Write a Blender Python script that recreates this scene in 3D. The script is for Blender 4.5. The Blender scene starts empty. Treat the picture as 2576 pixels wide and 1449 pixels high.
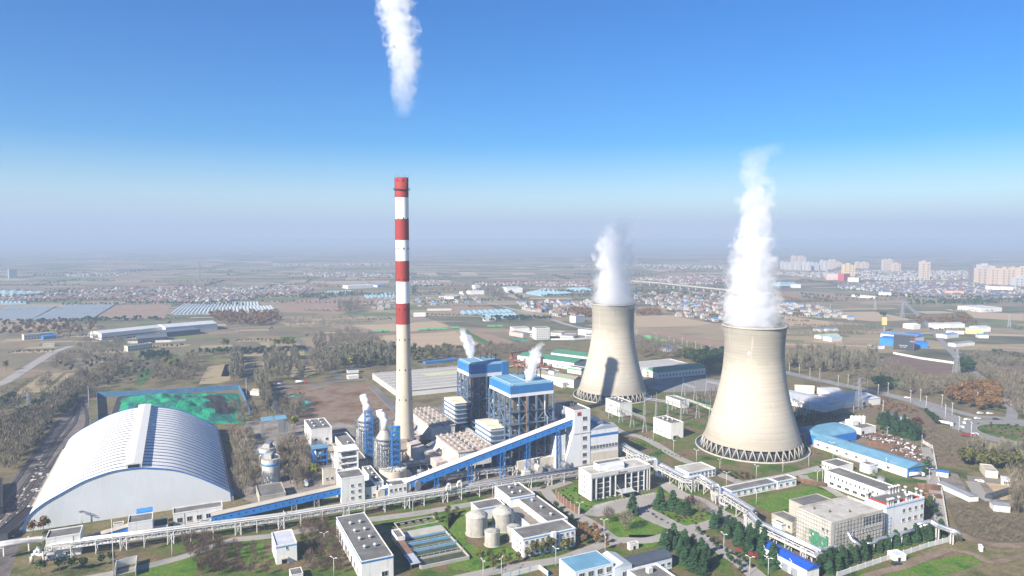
import bpy, math, random
import numpy as np
from mathutils import Vector, Matrix
R_ = math.radians
rnd = random.Random(7)
nrg = np.random.default_rng(11)
S = bpy.context.scene
C = S.collection
# ---------------------------------------------------------------- camera model used to survey the photograph
F_ = 700*2.515625; CX, CY = 1288.0, 724.5; HZ = 237*2.515625; CAM = 166.0
TH = math.atan((CY-HZ)/F_)
def at(p, z=0.0):
    """surveyed point (u,v on the 2576 px wide photograph) -> world x,y at height z"""
    dx = (p[0]-CX)/F_; dy = -(p[1]-CY)/F_
    d = (dx, math.cos(TH)+dy*math.sin(TH), -math.sin(TH)+dy*math.cos(TH))
    t = (z-CAM)/d[2]
    return Vector((d[0]*t, d[1]*t))
def zat(y, v):
    dy = -(v-CY)/F_
    return CAM + y*(-math.sin(TH)+dy*math.cos(TH))/(math.cos(TH)+dy*math.sin(TH))
def A(c, r): return (c/3, 966+r/3)
def B(c, r): return (566+c/3, 966+r/3)
def Cc(c, r): return (1132+c/3, 966+r/3)
def D(c, r): return (1572.3+c/3, 966+r/3)
def E(c, r): return (1932+c/3, 966+r/3)
def mA(c, r): return (c/3, 603.75+r/3)
def mB(c, r): return (566+c/3, 603.75+r/3)
def mC(c, r): return (1069.1+c/3.728, 691.8+r/3.728)
def mD(c, r): return (1446.5+c/3, 603.75+r/3)
def mE(c, r): return (1932+c/3, 603.75+r/3)
def K(c, r): return (1069.1+c/4.19, 880.5+r/4.19)
GA = R_(25.5)                                   # the plant grid is turned by this much
EX = Vector((math.cos(GA), math.sin(GA))); EY = Vector((-math.sin(GA), math.cos(GA)))

# ---------------------------------------------------------------- materials
MATS = {}
def nd(t, k, x=0, y=0): return t.nodes.new(k)
def mat(name, col, rough=.8, var=.18, scale=.25, metal=0.0, bump=0.0, stripes=None, dirt=None, spec=.3):
    """principled paint with weathering: var = brightness variation, stripes = (axis, period, depth), dirt = (colour, amount, scale)"""
    if name in MATS: return MATS[name]
    m = bpy.data.materials.new(name); m.use_nodes = True; t = m.node_tree; L = t.links.new
    b = t.nodes['Principled BSDF']; b.inputs['Roughness'].default_value = rough; b.inputs['Metallic'].default_value = metal
    b.inputs['Specular IOR Level'].default_value = spec
    tc = nd(t, 'ShaderNodeTexCoord')
    n = nd(t, 'ShaderNodeTexNoise'); n.inputs['Scale'].default_value = scale; n.inputs['Detail'].default_value = 6; n.inputs['Roughness'].default_value = .62
    L(tc.outputs['Object'], n.inputs['Vector'])
    mr = nd(t, 'ShaderNodeMapRange'); mr.inputs[1].default_value = .3; mr.inputs[2].default_value = .7
    mr.inputs[3].default_value = 1-var; mr.inputs[4].default_value = 1+var*.6
    L(n.outputs['Fac'], mr.inputs[0])
    mul = nd(t, 'ShaderNodeMix'); mul.data_type = 'RGBA'; mul.blend_type = 'MULTIPLY'; mul.inputs[0].default_value = 1
    mul.inputs[6].default_value = (*col, 1); L(mr.outputs[0], mul.inputs[7]); out = mul.outputs[2]
    if dirt:
        n2 = nd(t, 'ShaderNodeTexNoise'); n2.inputs['Scale'].default_value = dirt[2]; n2.inputs['Detail'].default_value = 8; n2.inputs['Roughness'].default_value = .7
        mp = nd(t, 'ShaderNodeMapping'); mp.inputs['Scale'].default_value = (1, 1, dirt[3] if len(dirt) > 3 else 1); mp.inputs['Location'].default_value = (7, 3, 1)
        L(tc.outputs['Object'], mp.inputs[0]); L(mp.outputs[0], n2.inputs['Vector'])
        r2 = nd(t, 'ShaderNodeMapRange'); r2.inputs[1].default_value = .5; r2.inputs[2].default_value = .68; r2.inputs[3].default_value = 0; r2.inputs[4].default_value = dirt[1]
        L(n2.outputs['Fac'], r2.inputs[0])
        mx = nd(t, 'ShaderNodeMix'); mx.data_type = 'RGBA'; L(r2.outputs[0], mx.inputs[0]); L(out, mx.inputs[6]); mx.inputs[7].default_value = (*dirt[0], 1); out = mx.outputs[2]
    L(out, b.inputs['Base Color'])
    hh = None
    if stripes:
        w = nd(t, 'ShaderNodeTexWave'); w.bands_direction = stripes[0]; w.inputs['Scale'].default_value = .31416/stripes[1]*2
        L(tc.outputs['Object'], w.inputs['Vector']); hh = w.outputs['Fac']
        bp = nd(t, 'ShaderNodeBump'); bp.inputs['Strength'].default_value = stripes[2]; bp.inputs['Distance'].default_value = .3
        L(hh, bp.inputs['Height']); L(bp.outputs[0], b.inputs['Normal'])
    elif bump:
        n3 = nd(t, 'ShaderNodeTexNoise'); n3.inputs['Scale'].default_value = scale*8; n3.inputs['Detail'].default_value = 4
        L(tc.outputs['Object'], n3.inputs['Vector'])
        bp = nd(t, 'ShaderNodeBump'); bp.inputs['Strength'].default_value = bump; bp.inputs['Distance'].default_value = .4
        L(n3.outputs['Fac'], bp.inputs['Height']); L(bp.outputs[0], b.inputs['Normal'])
    MATS[name] = m
    return m
def patch_mat(name, stops, scale, detail=7, rough=.95, stretch=(1, 1, 1), rot=0, fine=.25, bump=.3, lo=.32, hi=.68):
    """ground cover: a noise driven ramp between colours plus fine grain"""
    m = bpy.data.materials.new(name); m.use_nodes = True; t = m.node_tree; L = t.links.new
    b = t.nodes['Principled BSDF']; b.inputs['Roughness'].default_value = rough; b.inputs['Specular IOR Level'].default_value = .15
    tc = nd(t, 'ShaderNodeTexCoord'); mp = nd(t, 'ShaderNodeMapping'); mp.inputs['Scale'].default_value = stretch; mp.inputs['Rotation'].default_value = (0, 0, rot)
    L(tc.outputs['Object'], mp.inputs[0])
    n = nd(t, 'ShaderNodeTexNoise'); n.inputs['Scale'].default_value = scale; n.inputs['Detail'].default_value = detail; n.inputs['Roughness'].default_value = .65
    L(mp.outputs[0], n.inputs['Vector'])
    r = nd(t, 'ShaderNodeValToRGB'); e = r.color_ramp.elements
    while len(e) < len(stops): e.new(.5)
    for i, c in enumerate(stops):
        e[i].position = lo+(hi-lo)*i/(len(stops)-1); e[i].color = (*c, 1)
    L(n.outputs['Fac'], r.inputs[0])
    n2 = nd(t, 'ShaderNodeTexNoise'); n2.inputs['Scale'].default_value = .6; n2.inputs['Detail'].default_value = 5; n2.inputs['Roughness'].default_value = .7
    L(tc.outputs['Object'], n2.inputs['Vector'])
    mr = nd(t, 'ShaderNodeMapRange'); mr.inputs[1].default_value = .3; mr.inputs[2].default_value = .7; mr.inputs[3].default_value = 1-fine; mr.inputs[4].default_value = 1+fine
    L(n2.outputs['Fac'], mr.inputs[0])
    mul = nd(t, 'ShaderNodeMix'); mul.data_type = 'RGBA'; mul.blend_type = 'MULTIPLY'; mul.inputs[0].default_value = 1
    L(r.outputs[0], mul.inputs[6]); L(mr.outputs[0], mul.inputs[7]); L(mul.outputs[2], b.inputs['Base Color'])
    if bump:
        bp = nd(t, 'ShaderNodeBump'); bp.inputs['Strength'].default_value = bump; bp.inputs['Distance'].default_value = .6
        L(n2.outputs['Fac'], bp.inputs['Height']); L(bp.outputs[0], b.inputs['Normal'])
    MATS[name] = m
    return m

# ---------------------------------------------------------------- mesh builder
class MB:
    def __init__(s): s.v = []; s.f = []; s.m = []; s.sm = []
    def add(s, vs, fs, m=0, smooth=False):
        o = len(s.v); s.v += [tuple(v) for v in vs]
        for f in fs: s.f.append(tuple(i+o for i in f)); s.m.append(m); s.sm.append(smooth)
        return s
    def box(s, x0, y0, z0, x1, y1, z1, m=0, top=True, bot=True):
        vs = [(x0,y0,z0),(x1,y0,z0),(x1,y1,z0),(x0,y1,z0),(x0,y0,z1),(x1,y0,z1),(x1,y1,z1),(x0,y1,z1)]
        fs = [(0,1,5,4),(1,2,6,5),(2,3,7,6),(3,0,4,7)]
        if top: fs.append((4,5,6,7))
        if bot: fs.append((3,2,1,0))
        return s.add(vs, fs, m)
    def bar(s, p, q, w, m=0, n=4, w2=None):
        p = Vector(p); q = Vector(q); d = q-p
        if d.length < 1e-6: return s
        d.normalize(); up = Vector((0,0,1)) if abs(d.z) < .95 else Vector((1,0,0))
        a = d.cross(up).normalized(); b = a.cross(d)
        w2 = w if w2 is None else w2; vs = []
        for c, ww in ((p, w), (q, w2)):
            for i in range(n):
                t = 2*math.pi*(i+.5)/n; r = ww/2*(1.414 if n == 4 else 1)
                vs.append(c+a*math.cos(t)*r+b*math.sin(t)*r)
        fs = [(i, (i+1) % n, n+(i+1) % n, n+i) for i in range(n)]+[tuple(range(n-1,-1,-1)), tuple(range(n, 2*n))]
        return s.add(vs, fs, m, n > 6)
    def tube(s, pts, r, m=0, n=10):
        pts = [Vector(p) for p in pts]; vs = []; k = len(pts)
        for i, p in enumerate(pts):
            d = (pts[min(i+1, k-1)]-pts[max(i-1, 0)]).normalized()
            up = Vector((0,0,1)) if abs(d.z) < .9 else EXY
            a = d.cross(up).normalized(); b = a.cross(d); rr = r[i] if isinstance(r, (list, tuple)) else r
            for j in range(n):
                t = 2*math.pi*j/n; vs.append(p+(a*math.cos(t)+b*math.sin(t))*rr)
        fs = [(i*n+j, i*n+(j+1) % n, (i+1)*n+(j+1) % n, (i+1)*n+j) for i in range(k-1) for j in range(n)]
        s.add(vs, fs, m, True); o = len(s.v)-len(vs)
        s.f += [tuple(o+i for i in range(n-1,-1,-1)), tuple(o+(k-1)*n+i for i in range(n))]; s.m += [m, m]; s.sm += [False, False]
        return s
    def lathe(s, prof, n=32, m=0, c=(0,0), smooth=True, mats=None):
        vs = [(c[0]+r*math.cos(2*math.pi*j/n), c[1]+r*math.sin(2*math.pi*j/n), z) for r, z in prof for j in range(n)]
        o = len(s.v); s.v += vs
        for i in range(len(prof)-1):
            for j in range(n):
                s.f.append((o+i*n+j, o+i*n+(j+1) % n, o+(i+1)*n+(j+1) % n, o+(i+1)*n+j)); s.m.append(mats[i] if mats else m); s.sm.append(smooth)
        return s
    def prism(s, prof, y0, y1, m=0, caps=True, capm=None):
        """profile in x,z run along y"""
        n = len(prof); vs = [(x, y0, z) for x, z in prof]+[(x, y1, z) for x, z in prof]
        s.add(vs, [((i+1) % n, i, n+i, n+(i+1) % n) for i in range(n)], m)
        if caps:
            o = len(s.v)-2*n; cm = m if capm is None else capm
            s.f += [tuple(o+i for i in range(n)), tuple(o+n+i for i in range(n-1,-1,-1))]; s.m += [cm, cm]; s.sm += [False, False]
        return s
    def build(s, name, mats, parent=None, loc=None, rz=0):
        me = mesh_of(name, s, mats)
        o = bpy.data.objects.new(name, me); C.objects.link(o)
        if parent is not None: o.parent = parent
        if loc is not None: o.location = loc
        if rz: o.rotation_euler.z = rz
        return o
EXY = Vector((1, 0, 0))
def mesh_of(name, s, mats):
    me = bpy.data.meshes.new(name); me.from_pydata(s.v, [], s.f)
    for m in (mats if isinstance(mats, (list, tuple)) else [mats]): me.materials.append(m)
    me.polygons.foreach_set('material_index', s.m); me.polygons.foreach_set('use_smooth', s.sm); me.update()
    return me
def np_mesh(name, V, Q, mi, mats, smooth=False):
    """fast mesh from numpy: V n x 3, Q m x 4"""
    me = bpy.data.meshes.new(name); me.vertices.add(len(V)); me.vertices.foreach_set('co', np.asarray(V, dtype=np.float32).ravel())
    me.loops.add(Q.size); me.loops.foreach_set('vertex_index', Q.astype(np.int32).ravel())
    me.polygons.add(len(Q)); me.polygons.foreach_set('loop_start', np.arange(0, Q.size, 4, dtype=np.int32))
    for m in mats: me.materials.append(m)
    me.polygons.foreach_set('material_index', np.asarray(mi, dtype=np.int32)); me.update(calc_edges=True)
    return me
def tag(o, label=None, cat=None, group=None, kind=None):
    if label: o['label'] = label
    if cat: o['category'] = cat
    if group: o['group'] = group
    if kind: o['kind'] = kind
    return o
def thing(name, label, cat, loc, rz=0, group=None):
    o = bpy.data.objects.new(name, None); C.objects.link(o); o.empty_display_size = 1
    o.location = (loc[0], loc[1], loc[2] if len(loc) > 2 else 0); o.rotation_euler.z = rz
    return tag(o, label, cat, group)
def put(name, me, parent, loc=(0,0,0), rz=0, sc=None):
    o = bpy.data.objects.new(name, me); C.objects.link(o); o.parent = parent; o.location = loc; o.rotation_euler.z = rz
    if sc: o.scale = sc
    return o
KIDS = {}
def dup(o, loc, rz=0, label=None, group=None, sc=None):
    """copy a thing with its parts and sub-parts"""
    if o.name not in KIDS: KIDS[o.name] = [(ch, list(ch.children)) for ch in o.children]
    r = o.copy(); C.objects.link(r); r.location = (loc[0], loc[1], loc[2] if len(loc) > 2 else 0); r.rotation_euler.z = rz
    if sc: r.scale = sc if isinstance(sc, (tuple, list)) else (sc, sc, sc)
    if label: r['label'] = label
    if group: r['group'] = group
    for ch, gs in KIDS[o.name]:
        c = ch.copy(); C.objects.link(c); c.parent = r
        for g in gs:
            d = g.copy(); C.objects.link(d); d.parent = c
    return r
ZL = [0.0]
def sheet(name, pts, m, z, px=True, kind='structure', loc=True):
    P = [at(p) if px else Vector(p) for p in pts]
    a = sum((P[i].x*P[(i+1) % len(P)].y-P[(i+1) % len(P)].x*P[i].y) for i in range(len(P)))
    if a < 0: P.reverse()
    mb = MB(); mb.add([(p.x, p.y, z) for p in P], [tuple(range(len(P)))])
    o = mb.build(name, m); tag(o, kind=kind); return o
def smooth_line(P, n=8):
    P = [Vector(p) for p in P]
    if len(P) < 3: return P
    Q = [P[0]*2-P[1]]+P+[P[-1]*2-P[-2]]; out = []
    for i in range(1, len(Q)-2):
        for k in range(n):
            t = k/n; a, b, c, d = Q[i-1:i+3]
            out.append(.5*((2*b)+(c-a)*t+(2*a-5*b+4*c-d)*t*t+(3*b-a-3*c+d)*t**3))
    return out+[P[-1]]
def strip_pts(P, w):
    L, Rr = [], []
    for i, p in enumerate(P):
        d = (P[min(i+1, len(P)-1)]-P[max(i-1, 0)]).normalized(); nrm = Vector((-d.y, d.x))
        L.append(p+nrm*w/2); Rr.append(p-nrm*w/2)
    return L, Rr
def road(name, pts, w, m, z, px=True, kind='structure', dash=None):
    P = smooth_line([at(p) if px else Vector(p) for p in pts])
    L, Rr = strip_pts(P, w); mb = MB()
    for i in range(len(P)-1):
        mb.add([(*L[i], z), (*Rr[i], z), (*Rr[i+1], z), (*L[i+1], z)], [(0,1,2,3)])
    o = mb.build(name, m); tag(o, kind=kind)
    if name in ('lane', 'avenue'):
        k = MB()
        for E_ in (L, Rr):
            for a, b in zip(E_, E_[1:]): k.bar((*a, .06), (*b, .06), .22)
        tag(k.build('kerb', MATS['bare_concrete']), kind='structure')
    if dash:
        dm = MB(); t = 0
        for off in dash:
            for i in range(len(P)-1):
                d = (P[i+1]-P[i]); n_ = Vector((-d.y, d.x)).normalized()*off; ln = d.length; k = 0.0
                d.normalize()
                while k < ln-3:
                    a = P[i]+d*k+n_; b = a+d*3; s_ = Vector((-d.y, d.x))*.1
                    dm.add([(*(a-s_), z+.03), (*(a+s_), z+.03), (*(b+s_), z+.03), (*(b-s_), z+.03)], [(3,2,1,0)]); k += 8
        o2 = dm.build(name+'_marking', MATS['line_white']); tag(o2, kind='structure')
    return o
# ---------------------------------------------------------------- world, sun, camera, air
AZ = R_(225); EL = R_(33)                        # the sun stands behind the camera, to its left
SUNV = Vector((math.sin(AZ)*math.cos(EL), math.cos(AZ)*math.cos(EL), math.sin(EL)))
w = bpy.data.worlds.new('World'); S.world = w; w.use_nodes = True; t = w.node_tree
bg = t.nodes['Background']; sky = t.nodes.new('ShaderNodeTexSky'); sky.sky_type = 'NISHITA'; sky.sun_disc = False
sky.sun_elevation = EL; sky.sun_rotation = AZ; sky.altitude = 100; sky.air_density = 1.0; sky.dust_density = .12; sky.ozone_density = 3
hsv = t.nodes.new('ShaderNodeHueSaturation'); hsv.inputs['Hue'].default_value = .514; hsv.inputs['Saturation'].default_value = 1.95
t.links.new(sky.outputs[0], hsv.inputs['Color']); t.links.new(hsv.outputs[0], bg.inputs[0]); bg.inputs[1].default_value = .060
sun = bpy.data.lights.new('sun', 'SUN'); sun.energy = 5; sun.angle = R_(.53); sun.color = (1, .92, .80)
so = bpy.data.objects.new('sun', sun); C.objects.link(so); so.rotation_euler = (-SUNV).to_track_quat('-Z', 'Y').to_euler(); so.location = (0, 0, 600)
cam = bpy.data.cameras.new('camera'); co = bpy.data.objects.new('camera', cam); C.objects.link(co); S.camera = co
cam.sensor_width = 36; cam.lens = 36*700/1024; cam.clip_start = 1; cam.clip_end = 60000
co.location = (0, 0, CAM); co.rotation_euler = (math.pi/2-TH, 0, 0)
S.view_settings.view_transform = 'Standard'; S.view_settings.look = 'None'; S.view_settings.exposure = 1.32; S.view_settings.gamma = 1
cy = S.cycles
cy.max_bounces = 6; cy.diffuse_bounces = 2; cy.glossy_bounces = 2; cy.transparent_max_bounces = 24; cy.volume_bounces = 5
cy.use_denoising = True; cy.volume_step_rate = 1; cy.volume_max_steps = 128
try: cy.denoiser = 'OPENIMAGEDENOISE'
except Exception: pass
cy.sample_clamp_indirect = 6

def haze_box():
    mb = MB(); mb.box(-16000, -400, -1.5, 16000, 15500, 500)
    m = bpy.data.materials.new('haze_air'); m.use_nodes = True; t = m.node_tree
    t.nodes.remove(t.nodes['Principled BSDF']); v = t.nodes.new('ShaderNodeVolumePrincipled')
    v.inputs['Color'].default_value = (.42, .53, .70, 1); v.inputs['Density'].default_value = .00022; v.inputs['Anisotropy'].default_value = .0
    t.links.new(v.outputs[0], t.nodes['Material Output'].inputs['Volume'])
    o = mb.build('haze', m); tag(o, kind='stuff')
haze_box()

# ---------------------------------------------------------------- paints and surfaces
WH = mat('white_render', (.74,.735,.70), .75, .09, .15, dirt=((.36,.33,.28), .55, .3, .16))
WH2 = mat('white_cladding', (.74,.745,.75), .55, .06, .1, stripes=('X', 1.2, .25), dirt=((.5,.48,.44), .45, .25, .15))
CREAM = mat('cream_render', (.62,.56,.45), .85, .12, .2, dirt=((.36,.33,.28), .5, .3, .3))
GREYR = mat('grey_roofing', (.135,.132,.125), .95, .28, .15, dirt=((.24,.225,.2), .85, .1))
PALER = mat('pale_roofing', (.33,.31,.27), .95, .25, .1, dirt=((.5,.48,.44), .9, .08))
BLUE = mat('blue_cladding', (.03,.21,.60), .55, .14, .12, stripes=('X', .9, .3))
BLUEY = mat('blue_cladding_side', (.022,.18,.62), .5, .10, .2, stripes=('Y', .9, .3))
BLUEP = mat('blue_paint', (.03,.16,.44), .55, .15, .3)
LBLUE = mat('faded_blue_roof', (.12,.27,.38), .7, .18, .12, stripes=('X', .9, .3), dirt=((.2,.36,.48), .6, .1))
SKYB = mat('sky_blue_trim', (.10,.30,.58), .6, .1, .2)
STEEL = mat('grey_steel', (.20,.22,.25), .6, .2, .4, .2)
DSTEEL = mat('dark_steel', (.055,.06,.07), .7, .35, .35)
GALV = mat('galvanised_pipe', (.62,.63,.65), .32, .08, .3, .75)
ALU = mat('pale_insulation', (.52,.515,.495), .5, .12, .3, .25, dirt=((.3,.24,.18), .45, .3))
WPAINT = mat('white_steel', (.56,.55,.525), .6, .12, .3)
CONC = mat('bare_concrete', (.40,.375,.32), .9, .18, .15, bump=.1, dirt=((.26,.245,.21), .55, .2, .3))
BOILB = mat('boiler_blue', (.035,.17,.40), .6, .15, .1, stripes=('X', .9, .3), dirt=((.08,.2,.34), .6, .08))
TANKC = mat('tank_concrete', (.40,.385,.34), .9, .16, .3, dirt=((.2,.19,.17), .75, .35, .12))
RUST = mat('rusty_plate', (.17,.095,.06), .9, .4, .5)
BLACK = mat('dark_opening', (.012,.013,.015), .5, .2)
GLASS = mat('window_glass', (.025,.032,.04), .12, .3, .4, spec=.6)
LINEW = mat('line_white', (.7,.7,.68), .8, .2)
REDB = mat('red_panel', (.36,.035,.025), .6, .1)
ASPH = mat('asphalt', (.13,.128,.125), .93, .22, .05, dirt=((.2,.19,.18), .6, .03))
CROAD = mat('concrete_road', (.29,.27,.245), .93, .16, .06, dirt=((.2,.19,.17), .6, .05))
WATER = mat('pool_water', (.045,.055,.03), .08, .25, .2, spec=.5)
GREEN_R = mat('green_roof', (.055,.20,.115), .6, .12, .08, stripes=('X', 1.5, .2), dirt=((.13,.27,.18), .5, .06))
# ---------------------------------------------------------------- chimney and cooling towers
def chimney():
    X, Y = -81.0, 518.0
    t = thing('chimney', 'tall tapering chimney with red and white bands above bare concrete', 'chimney', (X, Y))
    rad = lambda z: 4.95+.5*max(0, (135-z)/135)+2.6*max(0, (95-z)/95)**1.6
    vb = [447, 497, 551, 604, 656, 708, 762, 815]; zs = [zat(Y, v) for v in vb]
    red = mat('chimney_red', (.28,.032,.028), .75, .14, .12, dirt=((.18,.04,.04), .5, .2)); wht = mat('chimney_white', (.78,.775,.76), .75, .05, .1)
    con = mat('chimney_concrete', (.52,.46,.36), .9, .08, .08, stripes=('Z', 1.5, .12), dirt=((.40,.36,.29), .6, .12))
    prof, mi = [], []
    zz = [0, 6, 14, 25, 38, 52, 68, 85]+zs[::-1]
    zz = sorted(zz)
    for i, z in enumerate(zz):
        prof.append((rad(z), z))
        if i < len(zz)-1:
            zm = (z+zz[i+1])/2; k = sum(1 for q in zs if q > zm)
            mi.append(2 if zm < zs[-1] else (0 if k % 2 == 1 else 1))
    top = zs[0]
    mb = MB().lathe(prof+[(rad(top)-.5, top), (rad(top)-.6, top-9)], 40, mats=mi+[0, 3])
    mb.build('shaft', [red, wht, con, BLACK], t)
    zp = zat(Y, 478)
    plo = MB().lathe([(5, zp), (6.1, zp), (6.1, zp+.25), (5, zp+.25)], 32).build('platform', DSTEEL, t)
    rl = MB().lathe([(6.0, zp+1.1), (6.1, zp+1.1), (6.1, zp+1.25), (6.0, zp+1.25)], 32)
    for i in range(24):
        a = 2*math.pi*i/24; rl.bar((6.05*math.cos(a), 6.05*math.sin(a), zp), (6.05*math.cos(a), 6.05*math.sin(a), zp+1.2), .12)
    rl.build('railing', DSTEEL, plo)
    hole = mesh_of('air_hole', MB().box(-.4, -.12, -.6, .4, .12, .6), BLACK)
    for v in (455, 550, 625, 702, 777, 853, 928, 1002):
        z = zat(Y, v)
        for k in range(8):
            a = 2*math.pi*k/8+.35
            put('air_hole', hole, t, (rad(z)*math.cos(a), rad(z)*math.sin(a), z), a+math.pi/2)
    for k in range(6):
        a = 2*math.pi*k/6
        MB().bar((4.8*math.cos(a), 4.8*math.sin(a), top-.5), (4.8*math.cos(a), 4.8*math.sin(a), top+2.2), .16).build('lightning_rod', DSTEEL, t)
    a = R_(200); ld = MB()
    for s_ in (-.3, .3):
        pts = [((rad(z)+.25)*math.cos(a)+s_*math.sin(a), (rad(z)+.25)*math.sin(a)-s_*math.cos(a), z) for z in zz]
        for p, q in zip(pts, pts[1:]): ld.bar(p, q, .08)
    ld.build('ladder', DSTEEL, t)
    MB().box(-8, -8, 0, 8, 8, 1.2).build('plinth', CONC, t)
chimney()

def tower_mat():
    m = bpy.data.materials.new('tower_concrete'); m.use_nodes = True; t = m.node_tree; L = t.links.new
    b = t.nodes['Principled BSDF']; b.inputs['Roughness'].default_value = .92; b.inputs['Specular IOR Level'].default_value = .15
    tc = nd(t, 'ShaderNodeTexCoord'); sp = nd(t, 'ShaderNodeSeparateXYZ'); L(tc.outputs['Object'], sp.inputs[0])
    rings = nd(t, 'ShaderNodeTexNoise'); mp = nd(t, 'ShaderNodeMapping'); mp.inputs['Scale'].default_value = (.006, .006, .55)
    L(tc.outputs['Object'], mp.inputs[0]); L(mp.outputs[0], rings.inputs['Vector']); rings.inputs['Scale'].default_value = 1.6; rings.inputs['Detail'].default_value = 5; rings.inputs['Roughness'].default_value = .8
    big = nd(t, 'ShaderNodeTexNoise'); big.inputs['Scale'].default_value = .055; big.inputs['Detail'].default_value = 7; big.inputs['Roughness'].default_value = .65; L(tc.outputs['Object'], big.inputs['Vector'])
    # weather bands by height: the grey crown, the pale belly, the stained skirt
    hr = nd(t, 'ShaderNodeMapRange'); hr.inputs[1].default_value = 0; hr.inputs[2].default_value = 98; L(sp.outputs[2], hr.inputs[0])
    jit = nd(t, 'ShaderNodeMath'); jit.operation = 'MULTIPLY_ADD'; L(big.outputs['Fac'], jit.inputs[0]); jit.inputs[1].default_value = .22; jit.inputs[2].default_value = -.11
    ad = nd(t, 'ShaderNodeMath'); L(hr.outputs[0], ad.inputs[0]); L(jit.outputs[0], ad.inputs[1])
    cr = nd(t, 'ShaderNodeValToRGB'); e = cr.color_ramp.elements
    st = [(0.0, (.40,.36,.29)), (.10, (.36,.325,.265)), (.22, (.44,.40,.34)), (.34, (.48,.43,.35)), (.62, (.48,.43,.355)), (.70, (.43,.39,.32)), (.74, (.36,.33,.275)), (.90, (.315,.29,.245)), (1.0, (.32,.295,.25))]
    while len(e) < len(st): e.new(.5)
    for i, (p, c) in enumerate(st): e[i].position = p; e[i].color = (*c, 1)
    L(ad.outputs[0], cr.inputs[0])
    mr = nd(t, 'ShaderNodeMapRange'); mr.inputs[1].default_value = .3; mr.inputs[2].default_value = .7; mr.inputs[3].default_value = .80; mr.inputs[4].default_value = 1.08; L(rings.outputs['Fac'], mr.inputs[0])
    mul = nd(t, 'ShaderNodeMix'); mul.data_type = 'RGBA'; mul.blend_type = 'MULTIPLY'; mul.inputs[0].default_value = 1; L(cr.outputs[0], mul.inputs[6]); L(mr.outputs[0], mul.inputs[7])
    # pale drips below the rim
    dr = nd(t, 'ShaderNodeTexNoise'); m2 = nd(t, 'ShaderNodeMapping'); m2.inputs['Scale'].default_value = (.35, .35, .02); L(tc.outputs['Object'], m2.inputs[0]); L(m2.outputs[0], dr.inputs['Vector']); dr.inputs['Scale'].default_value = 1; dr.inputs['Detail'].default_value = 3
    d2 = nd(t, 'ShaderNodeMapRange'); d2.inputs[1].default_value = .64; d2.inputs[2].default_value = .75; d2.inputs[4].default_value = .5; L(dr.outputs['Fac'], d2.inputs[0])
    mx = nd(t, 'ShaderNodeMix'); mx.data_type = 'RGBA'; L(d2.outputs[0], mx.inputs[0]); L(mul.outputs[2], mx.inputs[6]); mx.inputs[7].default_value = (.6,.57,.5,1)
    L(mx.outputs[2], b.inputs['Base Color'])
    w = nd(t, 'ShaderNodeTexWave'); w.bands_direction = 'Z'; w.inputs['Scale'].default_value = .31416/1.5*2; L(tc.outputs['Object'], w.inputs['Vector'])
    bp = nd(t, 'ShaderNodeBump'); bp.inputs['Strength'].default_value = .18; bp.inputs['Distance'].default_value = .25; L(w.outputs['Fac'], bp.inputs['Height']); L(bp.outputs[0], b.inputs['Normal'])
    return m
TOWERM = tower_mat()
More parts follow.
